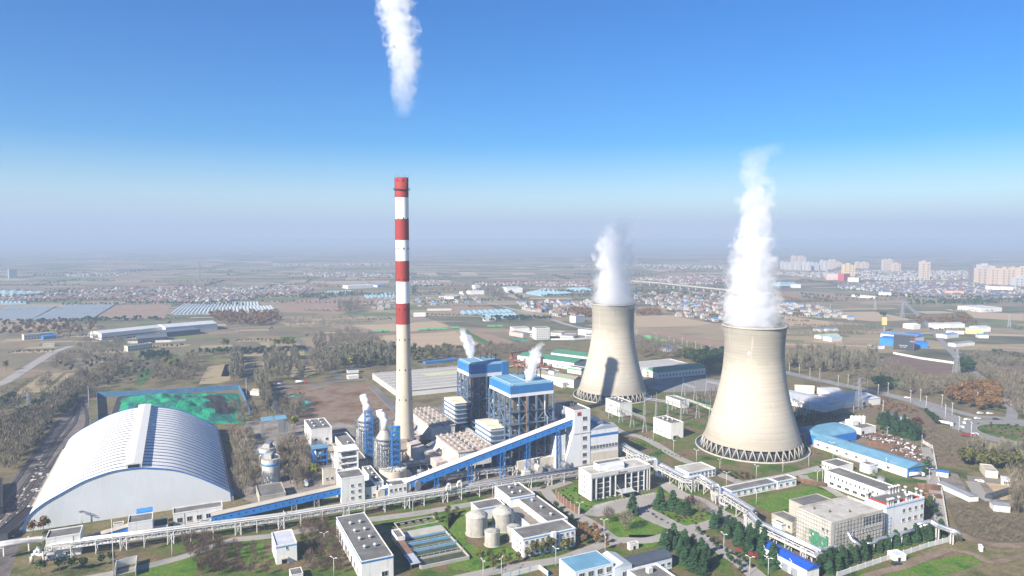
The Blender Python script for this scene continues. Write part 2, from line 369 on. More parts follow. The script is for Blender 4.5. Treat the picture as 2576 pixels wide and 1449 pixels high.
def cooling_tower(X, Y, label, first=None, sc=1.0):
    if first: return dup(first, (X, Y), R_(63), label, sc=(sc, sc, 1))
    t = thing('cooling_tower', label, 'cooling tower', (X, Y))
    r = lambda z: 22.7*math.sqrt(1+((z-78)/55)**2)
    n = 96; zs = [7+i*(97-7)/40 for i in range(41)]
    prof = [(r(z), z) for z in zs]+[(r(97)-.7, 97)]+[(r(z)-.7, z) for z in zs[::-2]]+[(r(7), 7)]
    MB().lathe(prof, n).build('shell', TOWERM, t)
    rim_ = MB(); rim_.lathe([(r(96.2)-.2, 95.8), (r(96.2)+.9, 96.4), (r(97)+.9, 97.4), (r(97)-1.1, 97.4), (r(97)-1.1, 96.4)], n); rim_ = rim_.build('rim', CONC, t)
    rr = MB(); q = r(97)+.6
    rr.lathe([(q, 98.3), (q+.1, 98.3), (q+.1, 98.42), (q, 98.42)], 64)
    for i in range(64):
        a = 2*math.pi*i/64; rr.bar((q*math.cos(a), q*math.sin(a), 97.4), (q*math.cos(a), q*math.sin(a), 98.4), .1)
    rr.build('railing', DSTEEL, rim_)
    leg = mesh_of('leg', MB().bar((37.0, 0, 7.3), (39.4*math.cos(.0655), 39.4*math.sin(.0655), 0), .85, 0, 8), CONC)
    leg2 = mesh_of('leg', MB().bar((37.0, 0, 7.3), (39.4*math.cos(-.0655), 39.4*math.sin(-.0655), 0), .85, 0, 8), CONC)
    for i in range(40):
        a = 2*math.pi*i/40
        put('leg', leg, t, rz=a); put('leg', leg2, t, rz=a)
    MB().lathe([(43.5, 0), (43.5, 1.0), (42.6, 1.0), (42.6, .15)], n).build('basin_wall', CONC, t)
    MB().lathe([(42.6, .1), (.1, .1)], 64).build('basin_water', WATER, t)
    fill = MB(); fill.lathe([(34.5, .3), (34.5, 6.8), (.5, 6.8)], 48); fill.build('fill_packing', DSTEEL, t)
    a = R_(118)                                    # caged ladder up the far flank
    ld = MB(); pts = [(r(z)+.5, z) for z in zs]
    for (r1, z1), (r2, z2) in zip(pts, pts[1:]):
        for s_ in (-.35, .35): ld.bar((r1, s_, z1), (r2, s_, z2), .12)
        ld.box(r1-.4, -.6, z1, r1+.6, .6, z1+.12)
    o = ld.build('ladder', DSTEEL, t); o.rotation_euler.z = R_(8)
    bm = MB()
    for i in range(9): bm.box(-.0, -1.2, 0, 1.5, 1.2, .25)
    for k, z in enumerate((92, 86, 80, 74, 67, 60)):
        put('rest_platform', mesh_of('rest_platform', MB().box(-.2, -1.3, 0, 1.9, 1.3, .3).box(1.7, -1.3, 0, 1.9, 1.3, 1.3), DSTEEL), t, (r(z)*math.cos(R_(8)), r(z)*math.sin(R_(8)), z), R_(8))
    st = MB(); st.box(38, -1.3, 7.5, 46, 1.3, 7.9)
    for s_ in (-1.2, 1.2): st.bar((45.5, s_, 0), (45.5, s_, 8), .5); st.box(38, s_-.08, 8.6, 46, s_+.08, 8.75)
    for k in range(6): st.box(46, -1.2, k*1.25, 47.5, 1.2, k*1.25+.15)
    o = st.build('stairway', mat('ochre_steel', (.38,.30,.12), .7), t); o.rotation_euler.z = R_(10)
    return t
p = at((1891, 1135)); YR = 546.0; XR = (1891-1288)/F_*(YR*math.cos(TH)+166*math.sin(TH))
tR = cooling_tower(XR, YR, 'nearer cooling tower, larger of the two, concrete, giving off a tall steam plume')
YL = 726.0; XL = (1540-1288)/F_*(YL*math.cos(TH)+166*math.sin(TH))
tL = cooling_tower(XL, YL, 'farther cooling tower with a slanting chimney shadow across its concrete shell', tR, .945)
o = MB(); o.box(-1.0,-.06,0,-.55,.06,2.4); o.box(.15,-.06,0,.6,.06,2.4); o.box(-1.0,-.06,1.95,.6,.06,2.4)   # painted mark near the throat
zz = zat(YR-21, 890); rr = 22.7*math.sqrt(1+((zz-78)/55)**2); a = R_(-118)
ob = o.build('painted_mark', mat('mark_white', (.7,.7,.68)), tR); ob.location = (rr*math.cos(a), rr*math.sin(a), zz-1); ob.rotation_euler.z = a+math.pi/2

# ---------------------------------------------------------------- steam
def plume(name, label, path, dens, noise_scale, group=None, amp=1.0, thin=0.0):
    """path: list of (x, y, z, radius); soft-edged white vapour whose density falls off round the path"""
    P = [np.array(p, float) for p in path]
    z0, z1 = P[0][2], P[-1][2]; H = z1-z0
    N = 26; zz = np.linspace(z0, z1, N)
    ix = [np.interp(zz, [p[2] for p in P], [p[k] for p in P]) for k in (0, 1, 3)]
    ox, oy = ix[0][0], ix[1][0]
    mx = max(max(abs(ix[0]-ox)), max(abs(ix[1]-oy)), 1.0); mr = max(ix[2])
    n = 24; mb = MB(); rg = np.random.default_rng(int(abs(ox*7+z0)))
    lump = 1.12+.16*np.sin(rg.uniform(0, 6, (6,))[:, None, None]+np.arange(1, 7)[:, None, None]*.7*np.arange(N)[None, :, None]+np.array([1,2,3,2,1,3])[:, None, None]*np.arange(n)[None, None, :]*2*math.pi/n).mean(0)
    vs = []
    for i in range(N):
        for j in range(n):
            rr = ix[2][i]*lump[i, j]; a = 2*math.pi*j/n
            vs.append((ix[0][i]-ox+rr*math.cos(a), ix[1][i]-oy+rr*math.sin(a), zz[i]-z0))
    fs = [(i*n+j, i*n+(j+1) % n, (i+1)*n+(j+1) % n, (i+1)*n+j) for i in range(N-1) for j in range(n)]+[tuple(range(n-1, -1, -1)), tuple((N-1)*n+j for j in range(n))]
    mb.add(vs, fs, 0, True)
    m = bpy.data.materials.new('steam_'+name); m.use_nodes = True; t = m.node_tree; L = t.links.new
    t.nodes.remove(t.nodes['Principled BSDF']); out = t.nodes['Material Output']
    def M(op, a, b=None, c=None, clamp=False):
        q = nd(t, 'ShaderNodeMath'); q.operation = op; q.use_clamp = clamp
        for i, x in enumerate((a, b, c)):
            if x is None: continue
            if isinstance(x, (int, float)): q.inputs[i].default_value = x
            else: L(x, q.inputs[i])
        return q.outputs[0]
    tc = nd(t, 'ShaderNodeTexCoord'); sp = nd(t, 'ShaderNodeSeparateXYZ'); L(tc.outputs['Object'], sp.inputs[0])
    h = M('DIVIDE', sp.outputs[2], H)
    cr = nd(t, 'ShaderNodeValToRGB'); e = cr.color_ramp.elements
    while len(e) < N: e.new(.5)
    for i in range(N):
        e[i].position = i/(N-1); e[i].color = ((ix[0][i]-ox)/mx*.5+.5, (ix[1][i]-oy)/mx*.5+.5, ix[2][i]/mr, 1)
    L(h, cr.inputs[0]); sc = nd(t, 'ShaderNodeSeparateColor'); L(cr.outputs[0], sc.inputs[0])
    dx = M('SUBTRACT', sp.outputs[0], M('MULTIPLY_ADD', sc.outputs[0], 2*mx, -mx)); dy = M('SUBTRACT', sp.outputs[1], M('MULTIPLY_ADD', sc.outputs[1], 2*mx, -mx))
    dist = M('SQRT', M('ADD', M('MULTIPLY', dx, dx), M('MULTIPLY', dy, dy)))
    fall = M('SUBTRACT', 1.0, M('DIVIDE', dist, M('MULTIPLY', sc.outputs[2], mr)))
    no = nd(t, 'ShaderNodeTexNoise'); no.inputs['Scale'].default_value = noise_scale; no.inputs['Detail'].default_value = 9; no.inputs['Roughness'].default_value = .68; no.inputs['Distortion'].default_value = .5
    mp = nd(t, 'ShaderNodeMapping'); mp.inputs['Location'].default_value = (ox, oy, z0); L(tc.outputs['Object'], mp.inputs[0]); L(mp.outputs[0], no.inputs['Vector'])
    nz = M('MULTIPLY_ADD', no.outputs['Fac'], 3.6*amp, -1.8*amp)
    # ragged: the noise gnaws more the higher the vapour climbs
    gn = M('MULTIPLY', nz, M('MULTIPLY_ADD', h, .8, .5))
    edge = M('MULTIPLY', M('ADD', M('ADD', fall, gn), M('MULTIPLY_ADD', h, -.31-thin, .06)), 2.5, clamp=True)
    tip = M('MULTIPLY', M('SUBTRACT', 1.0, h), 2.4, clamp=True)
    if thin: tip = M('MULTIPLY', tip, M('MULTIPLY', h, 4.0, clamp=True))
    den = M('MULTIPLY', M('MULTIPLY', edge, tip), dens)
    v = nd(t, 'ShaderNodeVolumePrincipled'); v.inputs['Color'].default_value = (.985, .99, 1, 1); v.inputs['Anisotropy'].default_value = .0
    L(den, v.inputs['Density']); L(v.outputs[0], out.inputs['Volume'])
    # thin veil of droplets on the outer skin
    tr = nd(t, 'ShaderNodeBsdfTransparent'); df = nd(t, 'ShaderNodeBsdfDiffuse'); df.inputs[0].default_value = (.9, .9, .9, 1); ms = nd(t, 'ShaderNodeMixShader')
    L(M('MULTIPLY', edge, .05), ms.inputs[0]); L(tr.outputs[0], ms.inputs[1]); L(df.outputs[0], ms.inputs[2]); L(ms.outputs[0], out.inputs['Surface'])
    o = mb.build(name, m); o.location = (ox, oy, z0); tag(o, label, 'steam', group)
    return o
def at_depth(u, v, y):
    """world point on the plane at forward distance y"""
    d = y/(math.cos(TH)-(v-CY)/F_*math.sin(TH)); return ((u-CX)/F_*d, y, zat(y, v))
def pl_path(y, pts):
    out = []
    for u, v, rpx in pts:
        x, yy, z = at_depth(u, v, y); out.append((x, yy, z, rpx/F_*y))
    return out
STEAM = True
if STEAM:
    plume('steam_plume', 'tallest white steam column rising from the nearer cooling tower', pl_path(YR, [(1896,832,74),(1894,790,72),(1892,740,66),(1890,680,62),(1895,620,55),(1903,570,48),(1905,510,50),(1900,450,42),(1893,405,50),(1925,378,52),(1955,355,40)]), .095, .085)
    plume('steam_plume', 'shorter white steam column rising from the farther cooling tower', pl_path(YL, [(1545,772,56),(1544,730,53),(1543,690,50),(1546,650,52),(1547,610,54),(1560,575,46),(1582,540,36)]), .085, .095)
    plume('smoke_plume', 'detached white smoke drifting high over the striped chimney', pl_path(518, [(1017,300,22),(1016,260,26),(1015,220,32),(1022,170,40),(1014,120,44),(1004,60,48),(992,0,52),(980,-60,54),(965,-160,60),(945,-290,64),(930,-420,60)]), .105, .13, amp=1.3, thin=.25)
    plume('vent_steam', 'small white steam puff from the rear boiler house roof', pl_path(600, [(1184,902,7),(1183,885,13),(1180,865,17),(1170,845,15),(1160,825,9)]), .6, .2, amp=1.1)
    plume('vent_steam', 'white steam jet in front of the nearer boiler house', pl_path(500, [(1327,1000,4),(1330,970,9),(1334,935,15),(1340,905,19),(1350,880,17),(1362,858,10)]), .7, .2, amp=1.1)
# ---------------------------------------------------------------- land
def land_mat():
    m = bpy.data.materials.new('farmland'); m.use_nodes = True; t = m.node_tree; L = t.links.new
    b = t.nodes['Principled BSDF']; b.inputs['Roughness'].default_value = .97; b.inputs['Specular IOR Level'].default_value = .1
    tc = nd(t, 'ShaderNodeTexCoord'); mp = nd(t, 'ShaderNodeMapping'); mp.inputs['Rotation'].default_value = (0, 0, R_(-12)); mp.inputs['Scale'].default_value = (1/330, 1/120, 1)
    L(tc.outputs['Object'], mp.inputs[0])
    v = nd(t, 'ShaderNodeTexVoronoi'); v.voronoi_dimensions = '2D'; v.distance = 'CHEBYCHEV'; v.inputs['Scale'].default_value = 1; v.inputs['Randomness'].default_value = .85; L(mp.outputs[0], v.inputs['Vector'])
    sp = nd(t, 'ShaderNodeSeparateColor'); L(v.outputs['Color'], sp.inputs[0])
    cr = nd(t, 'ShaderNodeValToRGB'); cr.color_ramp.interpolation = 'CONSTANT'; e = cr.color_ramp.elements
    st = [(.25,.18,.115), (.07,.076,.04), (.31,.235,.15), (.135,.118,.07), (.10,.13,.05), (.22,.165,.11), (.055,.062,.036), (.28,.215,.145), (.16,.13,.085)]
    while len(e) < len(st): e.new(.5)
    for i, c in enumerate(st): e[i].position = i/len(st); e[i].color = (*c, 1)
    L(sp.outputs[0], cr.inputs[0])
    n = nd(t, 'ShaderNodeTexNoise'); n.inputs['Scale'].default_value = .012; n.inputs['Detail'].default_value = 9; n.inputs['Roughness'].default_value = .68; L(tc.outputs['Object'], n.inputs['Vector'])
    r2 = nd(t, 'ShaderNodeValToRGB'); e = r2.color_ramp.elements; e[0].position = .36; e[0].color = (.07, .065, .042, 1); e[1].position = .62; e[1].color = (.23, .20, .115, 1)
    L(n.outputs['Fac'], r2.inputs[0])
    mx = nd(t, 'ShaderNodeMix'); mx.data_type = 'RGBA'; mx.inputs[0].default_value = .4; L(cr.outputs[0], mx.inputs[6]); L(r2.outputs[0], mx.inputs[7])
    L(mx.outputs[2], b.inputs['Base Color']); return m
LAND = land_mat()
mb = MB(); G_ = 60000
mb.add([(-G_, -3000, 0), (G_, -3000, 0), (G_, G_, 0), (-G_, G_, 0)], [(0,1,2,3)]); tag(mb.build('ground', LAND), kind='structure')
# ---------------------------------------------------------------- buildings
WIN = {}
def window_mesh(w, h, mull, frame, glass):
    k = (round(w, 2), round(h, 2), mull, frame.name, glass.name)
    if k not in WIN:
        mb = MB(); f = .12
        mb.box(-w/2, -.05, -h/2, w/2, .05, h/2, 1)
        for s in (-1, 1):
            mb.box(s*w/2-f/2, -.11, -h/2-f, s*w/2+f/2, .05, h/2+f, 0); mb.box(-w/2+f/2, -.11, s*h/2-f/2, w/2-f/2, .05, s*h/2+f/2, 0)
        for i in range(1, mull): x = -w/2+w*i/mull; mb.box(x-.05, -.09, -h/2+f/2, x+.05, .05, h/2-f/2, 0)
        mb.box(-w/2-.2, -.26, -h/2-f-.1, w/2+.2, .05, -h/2-f, 0)
        WIN[k] = mesh_of('window', mb, [frame, glass])
    return WIN[k]
def wins(b, face, pos, zs, w=1.6, h=1.5, mull=2, name='window', frame=None, glass=None):
    me = window_mesh(w, h, mull, frame or WPAINT, glass or GLASS)
    for z in zs:
        for p in pos:
            if face == 'f': put(name, me, b['t'], (p, -.03, z))
            elif face == 'l': put(name, me, b['t'], (-.03, p, z), -math.pi/2)
            elif face == 'r': put(name, me, b['t'], (b['w']+.03, p, z), math.pi/2)
def rng(a, b, n): return [a+(b-a)*(i+.5)/n for i in range(n)]
VENT = None
def roof_vent_mesh():
    global VENT
    if VENT is None:
        mb = MB(); mb.lathe([(.55, 0), (.55, .7), (.95, .8), (1.05, 1.2), (.85, 1.6), (.35, 1.85), (.01, 1.9)], 14)
        VENT = mesh_of('roof_vent', mb, mat('vent_metal', (.62,.63,.64), .4, .1, .5, .5))
    return VENT
def bld(name, label, cat, T0, T1, Tb, h=None, P0=None, wall=None, roof=None, par=.7, stripe=None, kind='flat', rise=2.0, group=None, d=None, w=None, ov=.0, base=None):
    wall = wall or WH; roof = roof or GREYR
    if P0 is not None:
        o = at(P0); h = zat(o.y, T0[1]) if h is None else h
    else: o = at(T0, h)
    q0 = at(T0, h) if P0 is None else o
    if w is None: w = max(2, (at(T1, h)-q0).dot(EX))
    if d is None: d = max(2, (at(Tb, h)-q0).dot(EY))
    return core(name, label, cat, o, GA, w, d, h, wall, roof, par, stripe, kind, rise, group, ov, base)
def fb(name, label, cat, P0, P1, d, h, wall=None, roof=None, kind='flat', rise=1.5, par=.5, group=None, stripe=None, ov=0, world=False):
    o, q = (Vector(P0), Vector(P1)) if world else (at(P0), at(P1)); v = q-o
    return core(name, label, cat, o, math.atan2(v.y, v.x), v.length, d, h, wall or WH, roof or GREYR, par, stripe, kind, rise, group, ov, None)
def core(name, label, cat, o, ang, w, d, h, wall, roof, par, stripe, kind, rise, group, ov, base):
    t = thing(name, label, cat, o, ang, group)
    b = dict(t=t, w=w, d=d, h=h, o=o)
    if kind == 'flat':
        MB().box(0, 0, -.3, w, d, h-.5, top=True).build('wall', wall, t)
        b['roof'] = MB().box(.3, .3, h-.5, w-.3, d-.3, h-.5+.12).build('roof', roof, t)
        p = MB(); p.box(-.08, -.08, h-.5, w+.08, .28, h-.5+par); p.box(-.08, d-.28, h-.5, w+.08, d+.08, h-.5+par)
        p.box(-.08, .28, h-.5, .28, d-.28, h-.5+par); p.box(w-.28, .28, h-.5, w+.08, d-.28, h-.5+par); p.build('parapet', wall, t)
    else:
        MB().box(0, 0, -.3, w, d, h).build('wall', wall, t)
        if kind == 'gx':   # ridge along x
            prof = [(-ov-.1, h), (d+ov+.1, h), (d/2, h+rise)]
            mb = MB(); n = 3; vs = [(-ov-.1, y, z) for y, z in prof]+[(w+ov+.1, y, z) for y, z in prof]
            mb.add(vs, [(0,1,4,3)[::-1], (1,2,5,4)[::-1], (2,0,3,5)[::-1], (0,2,1)[::-1], (3,4,5)[::-1]])
        elif kind == 'gy':
            mb = MB().prism([(-ov-.1, h), (w+ov+.1, h), (w/2, h+rise)], -ov-.1, d+ov+.1)
        elif kind == 'arch':   # barrel along y
            pr = [(-ov-.1, h)]+[(w/2-(w/2+ov+.1)*math.cos(math.pi*i/12), h+.05+rise*math.sin(math.pi*i/12)) for i in range(13)]+[(w+ov+.1, h)]
            mb = MB().prism(pr[::-1], -ov-.1, d+ov+.1)
        else:   # barrel along x
            n = 12; pr = [(d/2-(d/2+ov+.1)*math.cos(math.pi*i/n), h+.02+rise*math.sin(math.pi*i/n)) for i in range(n+1)]
            mb = MB(); vs = [(-ov-.1, y, z) for y, z in pr]+[(w+ov+.1, y, z) for y, z in pr]; k = n+1
            mb.add(vs, [(i+1, i, k+i, k+i+1) for i in range(n)]+[tuple(range(k)), tuple(range(2*k-1, k-1, -1)), (0, k-1, 2*k-1, k)])
        b['roof'] = mb.build('roof', roof, t)
    if stripe:
        m, dz, th = stripe; z1 = h-dz; z0 = z1-th; s_ = MB()
        s_.box(-.14, -.14, z0, w+.14, -.005, z1); s_.box(-.14, -.005, z0, -.005, d, z1); s_.box(w+.005, -.005, z0, w+.14, d, z1)
        s_.build('trim_band', m, t)
    if base:
        s_ = MB(); s_.box(-.1, -.1, 0, w+.1, -.004, base); s_.box(-.1, -.004, 0, -.004, d, base); s_.build('plinth', CONC, t)
    return b
def vents(b, pts):
    for x, y in pts: put('roof_vent', roof_vent_mesh(), b['roof'], (x, y, b['h']-.4))
def door(b, face, p, w=2.4, h=2.8, m=None, canopy=False):
    mb = MB(); mb.box(-w/2, -.12, 0, w/2, .04, h, 0)
    if canopy: mb.box(-w/2-.6, -1.8, h+.2, w/2+.6, .04, h+.45, 1)
    loc, rz = {'f': ((p, -.03, 0), 0), 'l': ((-.03, p, 0), -math.pi/2), 'r': ((b['w']+.03, p, 0), math.pi/2)}[face]
    o = mb.build('door', [m or BLACK, CONC], b['t']); o.location = loc; o.rotation_euler.z = rz
def downpipe(b, xs):
    for x in xs: put('downpipe', mesh_of('downpipe', MB().bar((0, -.12, 0), (0, -.12, b['h']-.6), .16, 0, 6), CONC), b['t'], (x, 0, 0))

STR = (SKYB, .55, .55)
# --- around the coal shed
b = bld('substation', 'white flat-roofed substation at the left end of the pipe bridge', 'building', A(350,1168), A(605,1128), A(635,1065), P0=A(352,1328))
wins(b, 'f', [b['w']*.08, b['w']*.62], [1.8], 2.2, 1.6); downpipe(b, [b['w']*.78])
b = bld('transfer_house', 'small white transfer house in front of the arched shed, three windows', 'building', A(968,1052), A(1150,1025), A(1160,965), P0=A(970,1185))
wins(b, 'f', rng(0, b['w'], 3), [b['h']*.38], 1.6, 1.8)
bld('annex_building', 'low white annex with a black roof beside the small transfer house', 'building', A(1156,1080), A(1265,1068), A(1262,1010), P0=A(1157,1142), roof=mat('black_roof', (.03,.03,.03), .9))
bld('hoist_house', 'blue-roofed hoist house behind the small transfer house, by the shed wall', 'building', A(1030,975), A(1150,960), A(1140,945), h=9, kind='gx', rise=2, roof=BLUE, wall=BLUE)
b = bld('machine_house', 'long white house with five dark windows before the arched shed', 'building', A(1306,980), A(1680,930), A(1675,882), P0=A(1309,1075))
wins(b, 'f', rng(b['w']*.03, b['w'], 5), [b['h']*.42], 2.6, 2.7); downpipe(b, [b['w']*.22])
bld('storage_hut', 'dark-roofed hut below the long five-window house', 'building', A(1510,1040), A(1590,1028), A(1590,1012), P0=A(1510,1075), par=.3, roof=GREYR)
bld('pump_hut', 'tiny white hut between substation and small transfer house', 'building', A(855,1060), A(930,1048), A(930,1032), P0=A(857,1090), par=.4)
# --- middle left
b = bld('pump_house', 'white cube pump house standing alone on the lawn beside bare trees', 'building', B(385,1225), B(545,1205), B(360,1120), P0=B(388,1367), roof=mat('white_roof_membrane', (.45,.47,.52), .8, .2, .15), stripe=STR)
wins(b, 'f', [b['w']*.52], [b['h']*.82], .9, 1.6, 1); door(b, 'f', b['w']*.38, canopy=True); wins(b, 'l', [b['d']*.4], [b['h']*.4], 1.6, 1.4)
b = bld('workshop', 'long white workshop with blue eaves and eight turbine vents on its grey roof', 'building', B(1030,1338), B(1277,1300), B(855,1000), h=11, stripe=(BLUEP, .5, .8), par=.45)
W_, D_ = b['w'], b['d']
vents(b, [(W_*x, D_*y) for y in (.24, .42, .60, .78) for x in (.32, .66)])
wins(b, 'l', rng(4, D_, 8), [3.2], 2.4, 3.2); wins(b, 'f', [W_*.72], [2.5], 3, 2.6)
bld('valve_hut', 'low dark-roofed hut at the bottom edge near the workshop', 'building', B(500,1440), B(590,1425), B(490,1392), h=3.5, par=.3)
b = bld('transfer_tower', 'white coal transfer tower where the two blue conveyors meet, six front windows', 'building', B(868,715), B(1055,690), B(850,660), P0=B(880,905))
wins(b, 'f', [b['w']*.46, b['w']*.77], [b['h']*q for q in (.17, .42, .66)], 1.7, 1.6)
b = bld('transfer_annex', 'white annex attached to the right side of the coal transfer tower', 'building', B(1060,785), B(1140,768), B(1128,720), P0=B(1062,868))
wins(b, 'f', [b['w']*.2, b['w']*.78], [b['h']*.25], 1.6, 1.6)
b = bld('drive_house', 'white drive house at the foot of the long blue conveyor', 'building', B(1238,772), B(1372,750), B(1207,737), P0=B(1237,850))
wins(b, 'f', rng(0, b['w'], 4), [b['h']*.55], 1.5, 1.9); wins(b, 'l', [b['d']*.5], [b['h']*.55], 1.5, 1.9)
b = bld('control_building', 'white windowed block with six small vents, behind the open concrete frame', 'building', B(655,345), B(806,325), B(600,270), P0=B(652,470))
wins(b, 'f', [b['w']*.2, b['w']*.75], [b['h']*.34], 2.2, 2); wins(b, 'l', rng(0, b['d'], 3), [b['h']*.25], 1.6, 1.4)
vents(b, [(b['w']*x, b['d']*y) for x in (.25, .68) for y in (.25, .55, .82)])
bld('link_building', 'low flat link building at the foot of the windowed block', 'building', B(660,490), B(820,465), B(650,470), h=4, wall=CREAM)
b = bld('slurry_building', 'grey-roofed slurry building left of the rear absorber', 'building', B(890,470), B(995,452), B(845,372), P0=B(892,520)); vents(b, [(b['w']*.5, b['d']*.2)])
b = bld('dewatering_building', 'long grey-roofed building just behind the coal transfer tower annex', 'building', B(1128,742), B(1193,727), B(1012,628), h=9); vents(b, [(b['w']*.5, b['d']*y) for y in (.2, .5, .8)])
bld('process_shed', 'flat grey building between concrete frame and front absorber', 'building', B(935,600), B(1080,580), B(905,520), h=8, wall=CREAM)
b = bld('cable_building', 'weathered cream building left of the open concrete frame', 'building', B(735,650), B(830,630), B(725,640), P0=B(742,765), wall=CREAM)
wins(b, 'f', [b['w']*.3, b['w']*.7], [b['h']*.4], 1.6, 1.5)
b = bld('ash_building', 'low grey building under bare trees left of the first conveyor', 'building', B(262,850), B(458,820), B(245,765), P0=B(262,918), wall=CONC)
bld('roadside_shed', 'pale tin shed by the road left of the silo pair', 'building', B(175,510), B(262,495), B(172,465), h=4, wall=CONC, roof=mat('tin_roof', (.38,.41,.45), .5, .15, .2, stripes=('X', .9, .3)), kind='gx', rise=1)
bld('guard_booth', 'small white booth with a dark opening behind the silo pair', 'building', B(160,385), B(215,380), B(155,350), h=4.5)
# --- boiler centre
b = bld('bunker_tower', 'tallest white windowed tower at the top end of the long conveyor, red panel', 'building', Cc(938,203), Cc(1053,185), Cc(815,140), P0=Cc(934,626), wall=WH2, roof=GREYR, par=.9)
HT, WT, DT = b['h'], b['w'], b['d']
wins(b, 'f', [WT*.66], [zat(b['o'].y+3, Cc(0, r)[1]) for r in (262, 333, 411, 475, 536, 591)], 3.6, 2.8, 3)
wins(b, 'l', [DT*.72, DT*.40], [HT*.80, HT*.785], 2.6, 2.4)
z = zat(b['o'].y+2, Cc(0, 226)[1]); MB().box(WT*.2, -.2, z-1.3, WT*.42, -.05, z+1.3).build('emblem_panel', REDB, b['t'])
MB().box(-.15, -.15, HT*.58-.25, WT+.15, -.02, HT*.58+.25).build('string_course', mat('joint_grey', (.3,.3,.3)), b['t'])
for x in (.4, .55): MB().bar((WT*x, DT*.5, HT-.5), (WT*x, DT*.5, HT+2.2), .9, 0, 8).build('exhaust_pipe', RUST, b['t'])
mb = MB(); mb.add([(0,0,0),(0,0,HT*.63),(0,DT*.4,HT*.63),(0,DT*.4,0),(-WT*.62,0,0),(-WT*.62,DT*.4,0)], [(0,4,1),(3,2,5),(4,5,2,1),(0,3,5,4)]); mb.build('buttress', WH2, b['t'])
b2 = bld('bunker_bay', 'pale windowless bunker bay left of the tallest white tower, over a cream base', 'building', Cc(800,395), Cc(862,380), Cc(770,385), P0=Cc(800,640), wall=WH2, d=16)
MB().box(-.2, -.2, 0, b2['w']+.05, -.02, b2['h']*.4).box(-.2, -.02, 0, -.02, b2['d'], b2['h']*.4).build('base_render', CREAM, b2['t'])
door(b2, 'f', b2['w']*.6, 3, 3.5, BLUEP)
# turbine hall
o_ = at(Cc(1050, 606)); h_ = zat(o_.y, Cc(0, 352)[1]); b = bld('turbine_hall', 'white turbine hall with a blue stripe and long ribbon windows beside the tallest tower', 'building', Cc(1050,352), Cc(1278,325), Cc(1,1), P0=Cc(1050,606), d=(at(Cc(1085,226), h_)-at(Cc(1278,338), h_)).dot(EY), wall=WH2, kind='gy', rise=2.6, roof=mat('hall_roof', (.30,.33,.37), .7, .12, .1, stripes=('Y', 2, .1)))
W_, D_, H_ = b['w'], b['d'], b['h']
MB().box(-.15, -.15, H_-5.2, W_+.15, -.02, H_-3.4).build('trim_band', BLUEP, b['t'])
MB().box(-.3, -.12, 0, W_+.1, -.02, 8).build('base_render', CREAM, b['t'])
wins(b, 'f', rng(.5, W_-.5, 9), [12.2], 2.3, 2.6, 3); wins(b, 'f', [W_*q for q in (.3, .52, .74)], [4.5], 2.6, 2.6, 3)
for k in range(2): MB().prism([(-2.2, 0), (2.2, 0), (2.6, 1.6), (0, 2.6), (-2.6, 1.6)], -9, 9).build('roof_monitor', GALV, b['t'], (W_*.5, 14+k*24, H_+2.3))
b = bld('cable_gallery_building', 'flat grey building with rows of white cooling units behind the office', 'building', Cc(1345,600), Cc(1500,575), Cc(1290,555), h=9, wall=WH, roof=PALER)
un = mesh_of('cooling_unit', MB().box(-.9, -.9, 0, .9, .9, 1.9, 0).lathe([(.7, 1.9), (.7, 2.15), (.1, 2.15)], 12, 1), [WPAINT, DSTEEL])
for i in range(8):
    for j in range(2): put('cooling_unit', un, b['roof'], (2+i*2.6, 3+j*3.2, 8.7))
# office
b = bld('office_building', 'white office block with tall dark glass bays and an entrance canopy', 'office', Cc(1062,686), Cc(1507,610), Cc(963,636), P0=Cc(1060,882), roof=PALER, par=1.0, wall=mat('white_tile', (.76,.76,.75), .45, .05, .2, stripes=('Z', .9, .15)))
W_, D_, H_ = b['w'], b['d'], b['h']; TB = b['t']; fr = WPAINT
dg = mat('curtain_glass', (.012,.022,.028), .08, .3, .5, spec=.7)
bays = [(.035, .075), (.115, .195), (.215, .305), (.345, .395), (.415, .565), (.585, .665), (.70, .785), (.805, .885), (.915, .945), (.96, .985)]
for x0, x1 in bays:
    n = 1 if (x1-x0 < .06 or x1-x0 > .12) else 4
    zz = (H_-3.2-.8)/n
    for k in range(n):
        mb = MB(); g = .16; w_ = (x1-x0)*W_; hh = zz-(.6 if n > 1 else .2)
        mb.box(0, -.1, 0, w_, .03, hh, 1); nm = max(1, int(w_/1.5))
        for i in range(nm+1): xx = w_*i/nm; mb.box(xx-.06, -.16, 0, xx+.06, -.1, hh, 0)
        for i in range(1, int(hh/1.8)+1): zz2 = hh*i/(int(hh/1.8)+1); mb.box(0, -.14, zz2-.05, w_, -.1, zz2+.05, 0)
        o = mb.build('glass_bay', [DSTEEL, dg], TB); o.location = (x0*W_, -.05, .8+k*zz+.3)
for x0 in (.005, .085, .205, .315, .405, .575, .675, .795, .895, .95, .99):
    MB().box(x0*W_-.1, -.75, 0, x0*W_+.5, -.04, H_-2.2).build('pilaster', fr, TB)
MB().box(-.1, -.85, H_-2.2, W_+.1, -.09, H_+.5).build('cornice', fr, TB)
wins(b, 'l', rng(2, D_-2, 5), [H_*q for q in (.2, .4, .6, .8)], .9, 1.8, 1)
cn = MB(); cn.box(0, -7, 0, 11, 0, .25)
for x in (1, 10): cn.bar((x, -6.5, .2), (x, 0, 3.6), .15)
o = cn.build('entrance_canopy', mat('canopy_glass', (.45,.47,.46), .3, .1), TB); o.location = (W_*.40, -.85, 4.2)
for x in (.42, .57): MB().bar((W_*x, -7, 0), (W_*x, -7, 4.3), .35, 0, 8).build('canopy_post', fr, TB)
